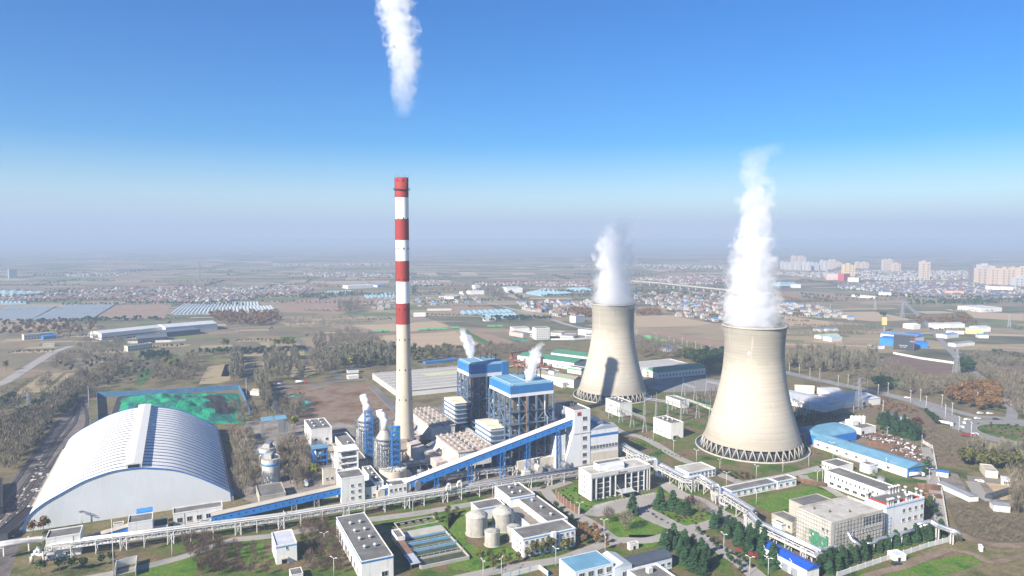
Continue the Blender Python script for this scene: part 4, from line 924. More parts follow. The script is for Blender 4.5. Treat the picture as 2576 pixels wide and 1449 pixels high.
MB().tube([(xj+15, -1.6, b2['zb']*.92), (xj+15, -1.6, b2['zb']*.75), (xj+17, -1.6, b2['zb']*.7), (xj+17, -1.6, b2['zb']*.55), (xj+30, -1.6, b2['zb']*.56)], .35, 0, 8).build('steam_pipe', ALU, b2['t'])
lt = MB()
x0 = b1['w']; lt.box(x0-6, -.9, b1['h']-12, x0+.2, -.1, b1['h']+1.5); lt.build('lift_shaft_head', BOILB, b1['t'])

def reactor(label, T0, T1, Tb, h):
    o = at(T0, h); w = (at(T1, h)-o).dot(EX); d = (at(Tb, h)-o).dot(EY); t = thing('reactor', label, 'reactor', o, GA)
    zb = h*.42
    MB().box(0, 0, zb, w, d, h-1.5).build('casing', mat('reactor_casing', (.60,.585,.54), .7, .12, .3), t)
    pr = [(-.6, h-1.5), (d+.6, h-1.5), (d*.5, h+.9)]
    mb = MB(); mb.add([(-.6, y, z) for y, z in pr]+[(w+.6, y, z) for y, z in pr], [(1,0,3,4), (2,1,4,5), (0,2,5,3), (0,1,2), (4,3,5)]); mb.build('roof', mat('reactor_roof', (.66,.60,.47), .7, .12, .15, dirt=((.40,.25,.12), .55, .2)), t)
    for k in range(5):
        z = zb+(h-2-zb)*k/4.4; steel_floor(w, d, z, 1.6).build('platform', mat('reactor_steel', (.13,.20,.32), .7, .2), t)
    mn = mesh_of('manhole', MB().box(-.45, -.18, -.4, .45, .05, .4), DSTEEL)
    for k in range(5):
        for i in range(6): put('manhole', mn, t, (-.05, d*(i+.5)/6, zb+2+(h-5-zb)*k/4.4), -math.pi/2)
    col = mesh_of('column', MB().box(-.4, -.4, 0, .4, .4, zb), BLUEP)
    for x in (0, w/2, w):
        for y in (0, d/2, d): put('column', col, t, (x, y, 0))
    for f in (0, 1):
        mb = MB()
        for k in range(3):
            z0, z1 = zb*k/3, zb*(k+1)/3
            for i in range(2):
                a, b = (i/2, (i+1)/2)
                if f: mb.bar((w*a, -.1, z0), (w*b, -.1, z1), .3); mb.bar((w*b, -.1, z0), (w*a, -.1, z1), .3)
                else: mb.bar((-.1, d*a, z0), (-.1, d*b, z1), .3); mb.bar((-.1, d*b, z0), (-.1, d*a, z1), .3)
        mb.build('brace_lattice', BLUEP, t)
    fl = MB(); fl.add([(0,0,zb),(w,0,zb),(w,d,zb),(0,d,zb),(w*.2,d*.3,zb*.6),(w*.8,d*.3,zb*.6),(w*.8,d*.8,zb*.6),(w*.2,d*.8,zb*.6)], [(1,0,4,5),(2,1,5,6),(3,2,6,7),(0,3,7,4),(7,6,5,4)]); fl.build('duct_funnel', STEEL, t)
    return t
reactor('nearer cream-roofed reactor on a blue steel frame beside the front boiler house', K(690,812), K(815,775), K(565,712), 31)
reactor('rear cream-roofed reactor on a blue steel frame beside the far boiler house', K(315,548), K(412,520), K(215,480), 31)
def precipitator(label, T0, T1, Tb, h, nf=2):
    o = at(T0, h); w = (at(T1, h)-o).dot(EX); d = (at(Tb, h)-o).dot(EY); t = thing('precipitator', label, 'dust precipitator', o, GA)
    zb = h*.42; wm = mat('precip_casing', (.62,.61,.57), .7, .12, .2, stripes=('X', 2.5, .4), dirt=((.34,.2,.12), .4, .25, .4))
    MB().box(0, 0, zb, w, d, h).build('casing', wm, t)
    MB().box(-.6, -.6, h, w+.6, d+.6, h+.5).build('roof_deck', mat('rust_deck', (.50,.43,.36), .9, .3, .3, dirt=((.24,.13,.08), .85, .35)), t)
    hop = MB(); 
    hm = mesh_of('ash_hopper', MB().add([(0,0,0),(1,0,0),(1,1,0),(0,1,0),(.42,.42,-1),(.58,.42,-1),(.58,.58,-1),(.42,.58,-1)], [(1,0,4,5),(2,1,5,6),(3,2,6,7),(0,3,7,4),(7,6,5,4)]), DSTEEL)
    for i in range(4):
        for j in range(4): put('ash_hopper', hm, t, (w*i/4, d*j/4, zb), sc=(w/4, d/4, zb*.6))
    col = mesh_of('column', MB().box(-.45, -.45, 0, .45, .45, zb), mat('precip_column', (.42,.39,.33), .85))
    for i in range(5):
        for j in range(3): put('column', col, t, (w*i/4, d*j/2, 0))
    tr = mesh_of('transformer', MB().box(-.6, -.45, 0, .6, .45, 1.9, 0).bar((.25, 0, 1.1), (.25, 0, 2.0), .25, 0, 6).bar((-.25, 0, 1.1), (-.25, 0, 2.0), .25, 0, 6), [WPAINT])
    for i in range(5):
        for j in range(6): put('transformer', tr, t, (w*(i+.5)/5, d*(j+.5)/6, h+.5), rnd.choice([0, 1.57]))
    MB().box(w*.47, -.7, h+.3, w*.53, d+.7, h+.62).build('roof_joint', DSTEEL, t)
    rl = MB()
    for j in range(4): y = d*j/3; rl.bar((0, y, h+1.7), (w, y, h+1.7), .14); [rl.bar((w*k/6, y, h+.5), (w*k/6, y, h+1.7), .12) for k in range(7)]
    for k in range(7): rl.bar((w*k/6, 0, h+1.7), (w*k/6, d, h+1.7), .16)
    rl.build('railing', RUST, t)
    for j in range(nf):      # inlet funnels on the flank
        y0, y1 = d*(j+.08)/nf, d*(j+.92)/nf; f = MB()
        f.add([(0,y0,zb),(0,y1,zb),(0,y1,h-1),(0,y0,h-1),(-6,y0+3,zb+.5),(-6,y1-3,zb+.5),(-6,y1-3,zb+4),(-6,y0+3,zb+4)], [(1,0,4,5),(2,1,5,6),(3,2,6,7),(0,3,7,4),(4,7,6,5)])
        f.build('outlet_funnel', mat('rusty_white', (.52,.47,.42), .8, .2, .2, dirt=((.27,.12,.06), .85, .22)), t)
        MB().box(-14, y0+3, zb-1, -6, y1-3, zb+4).build('flue_duct', MATS['rusty_white'], t)
        MB().box(-13, y0+4, 0, -12, y0+5, zb-1).box(-13, y1-5, 0, -12, y1-4, zb-1).box(-8, y0+4, 0, -7, y0+5, zb-1).box(-8, y1-5, 0, -7, y1-4, zb-1).build('duct_trestle', MATS['precip_column'], t)
    return t
precipitator('nearer rust-streaked dust precipitator behind the long blue conveyor', B(1760,520), B(1990,470), B(1620,390), 18)
precipitator('rear dust precipitator right beside the chimney foot', B(1560,330), B(1700,285), B(1430,190), 18)
mid = thing('flue_duct', 'boxy white flue duct running from the precipitators to the chimney', 'duct', at(B(1440,640)), GA)
MB().box(0, 6, 5, 9, 30, 14).box(-9, 20, 9, 0, 36, 17).build('casing', MATS['rusty_white'], mid)
mb = MB(); mb.add([(0,-2,4),(9,-2,4),(9,6,4),(0,6,4),(0,0,6),(9,0,6),(9,6,14.02),(0,6,14.02)], [(0,1,5,4),(1,2,6,5),(2,3,7,6),(3,0,4,7),(4,5,6,7),(3,2,1,0)]); mb.build('sloped_duct', MATS['rusty_white'], mid)
for x in (1, 8):
    for y in (2, 16, 28): MB().box(x-.4, y-.4, 0, x+.4, y+.4, 5).build('trestle_leg', CONC, mid)

# ---------------------------------------------------------------- absorbers
def absorber(label, base, vtop, wpx, elbow, liftx=1):
    c = at(base); y = c.y; R0 = wpx/2/F_*y; z1 = zat(y, vtop[0]); z2 = zat(y, vtop[1]); z3 = zat(y, vtop[2]); rd = vtop[3]/2/F_*y
    t = thing('absorber', label, 'absorber tower', c, GA); am = mat('absorber_skin', (.40,.385,.35), .55, .16, .25, .2, dirt=((.38,.27,.16), .6, .3, .4))
    MB().lathe([(R0, 0), (R0, z1), (rd, z2)], 36).build('vessel', am, t)
    e = at(elbow[0], z3); e = Vector(((e-c).dot(EX), (e-c).dot(EY))); L_ = e.length; d = e.normalized()
    pts = [(0, 0, z2-.5), (0, 0, z3-6)]+[((1-math.cos(a))*5*d.x, (1-math.cos(a))*5*d.y, z3-6+5*math.sin(a)) for a in [.3, .6, .9, 1.2, 1.5]]+[(d.x*L_, d.y*L_, z3+elbow[1])]
    MB().tube(pts, rd, 0, 18).build('outlet_duct', mat('duct_white', (.70,.68,.63), .5, .08, .2, .15, dirt=((.45,.4,.33), .5, .25)), t)
    for k in range(9):
        z = z1*(k+1)/9.3; MB().lathe([(R0, z), (R0+1.5, z), (R0+1.5, z+.2), (R0, z+.2)], 32).lathe([(R0+1.4, z+1.1), (R0+1.5, z+1.1), (R0+1.5, z+1.2), (R0+1.4, z+1.2)], 32).build('ring_platform', STEEL, t)
    for k in range(16):
        a = R_(140+k*15); rr = R0+1.0; zz = z1*rnd.uniform(.6, .95)
        MB().tube([(rr*math.cos(a), rr*math.sin(a), 0), (rr*math.cos(a), rr*math.sin(a), zz), ((R0-.3)*math.cos(a), (R0-.3)*math.sin(a), zz+1)], .35, 0, 7).build('spray_pipe', [ALU, am][k % 2], t)
    f = MB(); X0, Y0, S_ = R0*.35*liftx, -R0-5.5, 5.0; H_ = z2+4; n = int(H_/4)
    for px, py in ((0, 0), (S_, 0), (S_, 4), (0, 4)): f.bar((X0+px, Y0+py, 0), (X0+px, Y0+py, H_), .45)
    for k in range(n):
        za, zb_ = H_*k/n, H_*(k+1)/n
        f.bar((X0, Y0, za), (X0+S_, Y0, zb_), .25); f.bar((X0+S_, Y0, za), (X0, Y0, zb_), .2); f.bar((X0, Y0, za), (X0, Y0+4, zb_), .25); f.box(X0-.2, Y0-.2, zb_-.2, X0+S_+.2, Y0+4.2, zb_)
    f.build('stair_lattice', BLUEP, t)
    g = MB(); q = R0+2.2
    for i in range(10):
        a = 2*math.pi*i/10; b_ = a+.628; A_, B_ = (q*math.cos(a), q*math.sin(a)), (q*math.cos(b_), q*math.sin(b_)); g.bar((*A_, 0), (*A_, z1), .3)
        for k in range(5): g.bar((*A_, z1*k/5), (*B_, z1*(k+1)/5), .18); g.bar((*A_, z1*(k+1)/5), (*B_, z1*(k+1)/5), .22)
    g.build('frame_lattice', STEEL, t)
    return t, R0, z1, X0, Y0
ab1, *_ = absorber('front silver absorber with a bent white duct and blue stair frame', B(1210, 700), (B(0, 400)[1], B(0, 345)[1], B(0, 225)[1], 20), 44, (B(1165, 215), 2))
ab2, *_ = absorber('rear silver absorber partly hidden behind the front one, bent white duct on top', B(1075, 545), (B(0, 262)[1], B(0, 215)[1], B(0, 118)[1], 20), 46, (B(1045, 105), 2), -1.6)
lf = thing('lift_tower', 'narrow turquoise lift tower beside the front absorber', 'lift tower', at(B(1290, 650)), GA)
hz_ = zat(at(B(1290, 650)).y, B(0, 330)[1]); MB().box(0, 0, 0, 3.6, 3.6, hz_).build('shaft', mat('turquoise_sheet', (.03,.24,.36), .6, .15), lf); MB().box(-.2, -.2, hz_, 3.8, 3.8, hz_+.4).build('roof', BLUEP, lf)
rt = thing('slurry_tank', 'round cream tank with a lattice-ribbed lid at the absorber foot', 'tank', at(B(1268, 725)))
MB().lathe([(9.3, 0), (9.3, 8)], 40).build('shell', CREAM, rt); MB().lathe([(9.3, 8), (8.9, 8.4), (.1, 8.9)], 40).build('roof', mat('tank_lid', (.42,.38,.29), .8), rt)
lid = MB()
for k in range(10): a = math.pi*k/10; lid.bar((-9*math.cos(a), -9*math.sin(a), 8.9), (9*math.cos(a), 9*math.sin(a), 8.9), .35)
lid.lathe([(9.3, 9.3), (9.45, 9.3), (9.45, 9.5), (9.3, 9.5)], 40); lid.build('lid_lattice', WPAINT, rt)
def frame_tower(name, label, P0, T0, w, d, n, m, roofm=None, cat='steel frame', slab=True):
    o = at(P0); h = zat(o.y, T0[1]); t = thing(name, label, cat, o, GA)
    cm = mesh_of('column', MB().box(-.45, -.45, 0, .45, .45, h), m)
    for x in (0, w):
        for y in (0, d/2, d): put('column', cm, t, (x, y, 0))
    for k in range(1, n+1):
        z = h*k/n; mb = MB()
        for y in (0, d/2, d): mb.box(-.4, y-.35, z-.9, w+.4, y+.35, z)
        for x in (0, w): mb.box(x-.35, -.4, z-.92, x+.35, d+.4, z-.02)
        if slab and k % 2 == 0: mb.box(.2, .2, z-.4, w-.2, d-.2, z-.15)
        mb.build('floor_beam', m, t)
        if k < n: MB().box(w*.2, d*.15, z-.1, w*.5, d*.4, z+2.2).box(w*.6, d*.5, z-.1, w*.85, d*.8, z+1.6).build('equipment', STEEL, t)
    if roofm: MB().box(-1, -1, h, w+1, d+1, h+.4).build('roof', roofm, t)
    return t, h
frame_tower('concrete_frame', 'open white concrete frame of five storeys behind the transfer tower', B(860, 740), B(855, 512), 13, 12, 5, WH, WH)
t_, h_ = frame_tower('hopper_frame', 'blue steel frame holding a pale hopper left of the concrete frame', B(672, 625), B(672, 492), 9.5, 8, 3, BLUEP, LBLUE, slab=False)
MB().lathe([(.6, 3.5), (3.4, 9), (3.4, h_-2.5), (.3, h_-1.5)], 20, c=(4.7, 4)).build('hopper', WH, t_)
# silos with steelwork
def silo(label, base, wpx, vt):
    c = at(base); y = c.y; R0 = wpx/2/F_*y; z1 = zat(y, vt); t = thing('silo', label, 'silo', c)
    MB().lathe([(R0, 0), (R0, z1)], 36).build('shell', mat('silo_paint', (.58,.57,.53), .7, .14, .2, dirt=((.40,.36,.29), .7, .2, .2)), t)
    MB().lathe([(R0+.06, z1-4), (R0+.1, z1-4), (R0+.1, z1-2.4), (R0+.06, z1-2.4)], 36).build('blue_band', SKYB, t)
    MB().lathe([(R0, z1), (.1, z1+.8)], 36).build('roof', CONC, t)
    rm = MB().lathe([(R0, z1+1), (R0+.1, z1+1), (R0+.1, z1+1.15), (R0, z1+1.15)], 28)
    for i in range(14): a = 2*math.pi*i/14; rm.bar((R0*math.cos(a), R0*math.sin(a), z1), (R0*math.cos(a), R0*math.sin(a), z1+1.1), .1)
    rm.build('railing', STEEL, t)
    for k in range(5): MB().box(rnd.uniform(-R0*.6, R0*.2), rnd.uniform(-R0*.6, R0*.2), z1, rnd.uniform(R0*.25, R0*.6), rnd.uniform(R0*.25, R0*.6), z1+rnd.uniform(1, 4)).build('filter_unit', [STEEL, ALU][k % 2], t)
    MB().tube([(R0+.5, 0, 0), (R0+.5, 0, z1+2), (R0-2, 0, z1+3)], .3, 0, 8).build('filling_pipe', ALU, t)
silo('front white silo of the pair beside the arched shed', B(345, 742), 43, B(0, 560)[1]); silo('rear white silo of the pair, mostly hidden behind the front one', B(322, 640), 40, B(0, 478)[1])
t_ = thing('silo_canopy', 'blue tin canopy on thin posts behind the silo pair', 'canopy', at(B(290, 440)), GA); 
for x in (0, 18):
    for y in (0, 9): MB().bar((x, y, 0), (x, y, 17), .4).build('post', STEEL, t_)
for x in (-1, 9.2): mb = MB(); mb.add([(x,-1,17),(x+9.5,-1,17.5),(x+9.5,10,18.2),(x,10,17.7),(x,-1,17.3),(x+9.5,-1,17.8),(x+9.5,10,18.5),(x,10,18)], [(0,1,5,4),(1,2,6,5),(2,3,7,6),(3,0,4,7),(4,5,6,7),(3,2,1,0)]); mb.build('roof_sheet', LBLUE, t_)

# ---------------------------------------------------------------- conveyors
def gallery(label, p, q, w, h, n, trestles, legm=None, rm=(.70,.69,.66)):
    """p, q: 3-D ends (underside centre)"""
    p = Vector(p); q = Vector(q); d = q-p; L_ = Vector((d.x, d.y)).length; ang = math.atan2(d.y, d.x); sl = d.z
    t = thing('conveyor_gallery', label, 'conveyor', (p.x, p.y, 0), ang)
    def V(x, y, z): return (x, y, p.z+sl*x/L_+z)
    mb = MB(); mb.add([V(0,-w/2,0),V(L_,-w/2,0),V(L_,w/2,0),V(0,w/2,0),V(0,-w/2,h),V(L_,-w/2,h),V(L_,w/2,h),V(0,w/2,h)], [(0,1,5,4),(1,2,6,5),(2,3,7,6),(3,0,4,7),(3,2,1,0)]); mb.build('side_cladding', BLUE, t)
    mb = MB(); e = .35; mb.add([V(-e,-w/2-e,h),V(L_+e,-w/2-e,h),V(L_+e,w/2+e,h),V(-e,w/2+e,h),V(-e,0,h+.9),V(L_+e,0,h+.9),V(-e,-w/2-e,h+.25),V(L_+e,-w/2-e,h+.25),V(-e,w/2+e,h+.25),V(L_+e,w/2+e,h+.25)], [(0,1,7,6),(6,7,5,4),(4,5,9,8),(8,9,2,3),(3,2,1,0),(0,6,4,8,3),(1,2,9,5,7)])
    mb.build('roof', mat('gallery_roof'+str(rm[0]), rm, .6, .08, .1, dirt=((.5,.46,.38), .5, .12)), t)
    ph = MB(); ph.lathe([(.62, 0), (.62, .1), (.5, .1), (.5, .02), (.01, .02)], 14, mats=[0, 0, 1, 1]); pm = mesh_of('porthole', ph, [SKYB, BLACK])
    for i in range(n):
        x = L_*(i+.5)/n; o = put('porthole', pm, t, V(x, -w/2-.02, h*.52)); o.rotation_euler.x = math.pi/2
    for x in trestles:
        x *= L_; zt = p.z+sl*x/L_; lt = MB(); a = 1.4
        for sx in (-a, a):
            for sy in (-w/2+.3, w/2-.3): lt.bar((x+sx, sy*1.15, 0), (x+sx, sy, zt+(.2 if sx < 0 else .2)), .38)
        k = max(1, int(zt/4))
        for i in range(k):
            z0, z1 = zt*i/k, zt*(i+1)/k
            for sy in (-w/2+.3, w/2-.3): lt.bar((x-a, sy, z0), (x+a, sy, z1), .2); lt.bar((x+a, sy, z0), (x-a, sy, z1), .2); lt.bar((x-a, sy, z1), (x+a, sy, z1), .2)
            lt.bar((x-a, -w/2+.3, z0), (x-a, w/2-.3, z1), .2)
        lt.build('trestle', legm or BLUEP, t)
    return t
def top3(p, z): q = at(p, z); return Vector((q.x, q.y, z))
te = b['o'] if False else at(Cc(934, 626)); 
e1 = Vector((te.x, te.y, 0))+Vector((EX.x, EX.y, 0))*.5+Vector((EY.x, EY.y, 0))*4.5; e1.z = zat(e1.y, Cc(0, 303)[1])
s1 = at(B(1372, 782), 5.0)+EY*2.2
s1 = Vector((e1.x, e1.y))-EX*((Vector((e1.x, e1.y))-s1).dot(EX))*1.0
gallery('long blue conveyor gallery climbing to the tallest white tower', (s1.x, s1.y, zat(s1.y, B(0, 790)[1])), e1, 6, 4.6, 22, (.17, .36, .55, .71, .9))
te = at(B(880, 905)); e2 = Vector((te.x, te.y, 0))+Vector((EY.x, EY.y, 0))*4; e2.z = zat(e2.y, B(0, 822)[1])
s2 = at(A(1600, 1068)); s2 = Vector((e2.x, e2.y))-EX*((Vector((e2.x, e2.y))-s2).dot(EX))
gallery('blue conveyor gallery rising from the arched shed to the coal transfer tower', (s2.x, s2.y, .3), e2, 5.5, 4.4, 18, (.62, .8), CONC, (.40,.37,.31))
te = at(A(970, 1185)); e3 = Vector((te.x, te.y, 0))+Vector((EY.x, EY.y, 0))*4; e3.z = 3.0
s3 = Vector((e3.x, e3.y))-EX*34
gallery('short blue conveyor gallery sinking into the ground left of the small transfer house', (s3.x, s3.y, -2.5), e3, 5, 4.4, 4, (), None, (.36,.33,.28))
e4 = at(B(1237, 850)); s4 = at(B(1140, 862)); gallery('very short blue conveyor link between transfer annex and drive house', (s4.x+1, s4.y+4, .5), (e4.x+1, e4.y+4, 1.5), 5, 4.4, 1, ())

# ---------------------------------------------------------------- pipe bridges
def pipe_bridge(label, pts, h, w, pipes, step=12, m=None, truss=True, dh=2.2):
    """pts: ground points along the line; pipes: list of (offset, height above deck, radius, material)"""
    m = m or WPAINT; P = [Vector(p) for p in pts]; o = P[0]; t = thing('pipe_bridge', label, 'pipe bridge', o)
    for a, b in zip(P, P[1:]):
        L_ = (b-a).length; d = (b-a).normalized(); n_ = Vector((-d.y, d.x)); k = max(1, round(L_/step))
        for i in range(k+(b == P[-1])):
            q = a+d*L_*i/k-o; f = MB()
            for s_ in (-w/2, w/2):
                p0 = q+n_*s_
                f.bar((*p0, 0), (*p0, h), .34)
            f.bar((*(q-n_*w/2), h-.3), (*(q+n_*w/2), h-.3), .4); f.bar((*(q-n_*w/2), h*.55), (*(q+n_*w/2), h*.55), .3); f.bar((*(q-n_*w/2), .2), (*(q+n_*w/2), h*.55), .22)
            if i % 3 == 0:
                q2 = q+d*3
                for s_ in (-w/2, w/2): f.bar((*(q2+n_*s_), 0), (*(q2+n_*s_), h), .42); f.bar((*(q+n_*s_), .2), (*(q2+n_*s_), h-.4), .24); f.bar((*(q2+n_*s_), .2), (*(q+n_*s_), h-.4), .24)
            f.build('support_frame', m, t)
        if truss:
            for s_ in (-w/2, w/2):
                f = MB(); a0 = a-o+n_*s_; b0 = b-o+n_*s_; nn = max(2, int(L_/3))
                f.bar((*a0, h), (*b0, h), .3); f.bar((*a0, h-dh), (*b0, h-dh), .3)
                for i in range(nn):
                    x0 = a0+(b0-a0)*i/nn; x1 = a0+(b0-a0)*(i+1)/nn
                    f.bar((*x0, h-dh), (*x0, h), .18); f.bar((*x0, (h-dh) if i % 2 else h), (*x1, h if i % 2 else h-dh), .18)
                f.build('side_lattice', m, t)
    for off, dz, r, pm in pipes:
        L1, R1 = strip_pts(P, 2*abs(off)); side = L1 if off > 0 else R1
        if off == 0: side = P
        MB().tube([(*(q-o), h+dz) for q in side], r, 0, 10).build('pipe', pm, t)
    return t, o
pa, pb, pc = at((118, 1406)), at((700, 1330)), at((1455, 1207))
pt_, po_ = pipe_bridge('long white pipe bridge running past conveyor and office front', [pa, pa+(pb-pa)*.5, pb, pb+(pc-pb)*.5, pc], 7.2, 4.2, [(1.1, .75, .7, ALU), (-.9, .45, .4, WPAINT), (.0, .35, .3, ALU), (-1.5, -1.9, .35, ALU), (.8, -1.9, .4, WPAINT)])
dl = (pc-pb).normalized()
for c, r in ((1690, 790), (1770, 770)):
    q = at(B(c, r+18), 7.5)-po_; MB().tube([(*(q-dl*1.5), 7.6), (*(q-dl*1.5), 10.6), (*(q-dl*.9), 11.7), (*q, 12.1), (*(q+dl*.9), 11.7), (*(q+dl*1.5), 10.6), (*(q+dl*1.5), 7.6)], .75, 0, 10).build('expansion_loop', WPAINT, pt_)
bn = mat('banner_red', (.30,.045,.04), .7, .2); sg = MB
for c0, c1, r0 in ((636, 690, 708), (692, 738, 698), (765, 840, 685), (920, 962, 660)):
    a_, b_ = at(Cc(c0, r0+18), 4.2)-po_, at(Cc(c1, r0+10), 4.2)-po_; n_ = Vector((dl.y, -dl.x))*2.5; base = (a_*.5+b_*.5); Lb = (b_-a_).length
    ctr = base
    x = dl*Lb/2; mb = MB(); mb.add([(*(ctr-x), 3.6), (*(ctr+x), 3.6), (*(ctr+x), 5.8), (*(ctr-x), 5.8), (*(ctr-x-n_*.05), 3.6), (*(ctr+x-n_*.05), 3.6), (*(ctr+x-n_*.05), 5.8), (*(ctr-x-n_*.05), 5.8)], [(0,1,2,3), (7,6,5,4), (0,4,5,1), (1,5,6,2), (2,6,7,3), (3,7,4,0)])
    bo = mb.build('banner', bn, pt_)
    lt = strokes('banner_lettering', max(3, int(Lb/1.5)), 1.15, mat('banner_white', (.75,.72,.7)), pt_, (*(ctr-x*.95+n_*.02), 4.1)); lt.rotation_euler.z = math.atan2(dl.y, dl.x)
# left end: big pipes coming in with elbows
t_ = thing('steam_main', 'pair of fat white pipes with vertical elbows at the left edge', 'pipe', at(A(225, 1330)))
o_ = at(A(225, 1330))
def L3(p, z): q = at(p, z)-o_; return (q.x, q.y, z)
MB().tube([L3(A(-120, 1222), 9), L3(A(60, 1192), 9), L3(A(270, 1165), 9), L3(A(318, 1160), 9), L3(A(332, 1170), 8.4)], 1.0).build('pipe', ALU, t_)
MB().tube([L3(A(-120, 1242), 8), L3(A(60, 1212), 8), L3(A(290, 1178), 8), L3(A(306, 1182), 7), L3(A(306, 1205), 4)], 1.0).build('pipe', ALU, t_)
MB().tube([L3(A(240, 1350), .6), L3(A(238, 1310), 4), L3(A(245, 1290), 5.5), L3(A(262, 1283), 5.6), L3(A(300, 1290), 5.3), L3(A(420, 1280), 6.5)], .95).build('pipe', ALU, t_)
MB().tube([L3(A(265, 1290), 5), L3(A(266, 1258), 7.5), L3(A(280, 1240), 8.4), L3(A(298, 1250), 8), L3(A(305, 1292), 5)], .95).build('pipe', ALU, t_)
for c in ((220, 1260), (30, 1300), (330, 1380)): q = at(A(*c))-o_; MB().bar((q.x, q.y, 0), (q.x, q.y, 8), .6).build('post', WPAINT, t_)
# right bridge with silver mains
px = [Cc(1300,540), Cc(1352,575), Cc(1560,690), D(425,790), D(480,812), D(560,790), D(680,870), D(690,890), D(960,1065), D(930,1085), D(1010,1170), D(1470,1395)]
ex = [at(q) for q in px]
t_, o_ = pipe_bridge('white steel pipe bridge with silver mains zigzagging from the turbine hall to the garage', ex, 8.2, 5.0, [(1.3, .9, .95, GALV), (-1.2, .8, .55, GALV), (.1, .6, .4, WPAINT), (-1.8, -1.9, .5, ALU), (.5, -1.9, .5, GALV)], step=11)
for q in (Cc(1548, 640), D(215, 640), D(700, 850)):
    c = at(q, 6)-o_; dd = (at(q, 0)-o_); MB().tube([(c.x-2.5, c.y+4, 9), (c.x-2.5, c.y+4, 12.5), (c.x-1.8, c.y+3, 13.2), (c.x+.2, c.y, 13.2), (c.x+.8, c.y-.8, 12.5), (c.x+.8, c.y-.8, 3), (c.x+2, c.y-2, 2.2), (c.x+5, c.y-6, 2.2)], .95).build('expansion_loop', GALV, t_)
def pipe_thing(label, pts, r, m, posts, cat='pipe'):
    q0 = at(*pts[0]); t = thing('steam_main', label, cat, q0); P = [(*(at(p, z)-q0), z) for p, z in pts]
    MB().tube(P, r, 0, 12).build('pipe', m, t)
    for i in posts: MB().bar((P[i][0], P[i][1], 0), (P[i][0], P[i][1], P[i][2]), .5).build('post', WPAINT, t)
pipe_thing('silver main bending down beside the netted corner of the scaffolded block', [(D(1440,1285), 8), (D(1480,1262), 8), (D(1575,1228), 8), (D(1592,1232), 7.5), (D(1596,1260), 5), (D(1592,1296), .5)], 1.1, GALV, [1])
pipe_thing('pair of silver pipes snaking down the front wall of the scaffolded block', [(E(600,1112), 13), (E(612,1132), 13), (E(618,1165), 10), (E(640,1180), 10), (E(672,1200), 9), (E(688,1215), 8), (E(690,1265), .5)], 1.0, GALV, [])
pipe_thing('silver pipe along the foot of the white stack-topped block', [(E(725,1230), 3), (E(740,1208), 5), (E(800,1190), 6), (E(835,1168), 6.5), (E(930,1150), 6.5), (E(945,1130), 7), (E(965,1128), 7), (E(990,1150), 5), (E(1010,1122), 7), (E(1100,1102), 7)], .9, GALV, [2, 4, 8])
pipe_thing('far silver twin main arching down over the boundary at the right', [(E(1105,1090), 3), (E(1115,1062), 7), (E(1160,1050), 8), (E(1215,1035), 9), (E(1240,1036), 9), (E(1290,1068), 8.5), (E(1400,1105), 8), (E(1432,1118), 8), (E(1448,1135), 6), (E(1450,1180), .3)], 1.0, GALV, [3, 5, 6])
pipe_thing('second silver main close beside the twin at the right boundary', [(E(1130,1095), 4), (E(1150,1075), 6), (E(1225,1045), 8), (E(1270,1075), 7.5), (E(1380,1112), 7), (E(1408,1125), 7), (E(1422,1140), 5), (E(1424,1180), .3)], .9, GALV, [2, 3, 4])
# ---------------------------------------------------------------- clutter of the boiler yard
def LG_(x, y): return EX*x+EY*y
yard_pipes = [(ALU, .45), (WPAINT, .3), (RUST, .35)]
for lb, pts, h in (('low pipe bridge between the front absorber and the nearer precipitator', [(136, 470), (166, 466)], 7), ('pipe bridge behind the drive house, running to the nearer boiler house', [(118, 440), (150, 437), (206, 432)], 6), ('pipe bridge crossing from the precipitators toward the chimney foot', [(158, 488), (172, 500), (200, 506)], 9), ('narrow pipe bridge between the two boiler houses', [(206, 484), (206, 526)], 12), ('pipe bridge from the concrete frame to the rear absorber', [(98, 470), (98, 512), (118, 516)], 8)):
    pipe_bridge(lb, [LG_(*p) for p in pts], h, 3.4, [(1.0, .5, .45, ALU), (-.8, .35, .3, WPAINT), (.1, .3, .25, RUST), (-1.3, -1.6, .3, STEEL)], step=9, m=[WPAINT, BLUEP][len(lb) % 2])
sk_ = []
for k, (mt, kind_) in enumerate(((STEEL, 0), (ALU, 1), (CREAM, 0), (STEEL, 1), (WPAINT, 0))):
    mb = MB()
    if kind_ == 0: mb.box(-2.2, -1.5, .3, 1, 1.5, 3.0).box(1.1, -1.1, .3, 2.4, 1.1, 1.8).bar((-1, 0, 3), (-1, 0, 5), .5, 0, 8)
    else: mb.tube([(-2.2, 0, 1.7), (2.2, 0, 1.7)], 1.3, 0, 12).box(-1.8, -1, 0, -1.2, 1, 1).box(1.2, -1, 0, 1.8, 1, 1).bar((0, 0, 2.8), (0, 0, 4.2), .45, 0, 8)
    mb.box(-2.6, -1.7, 0, 2.6, 1.7, .28); sk_.append(mesh_of('equipment_skid', mb, mt))
rk = random.Random(5)
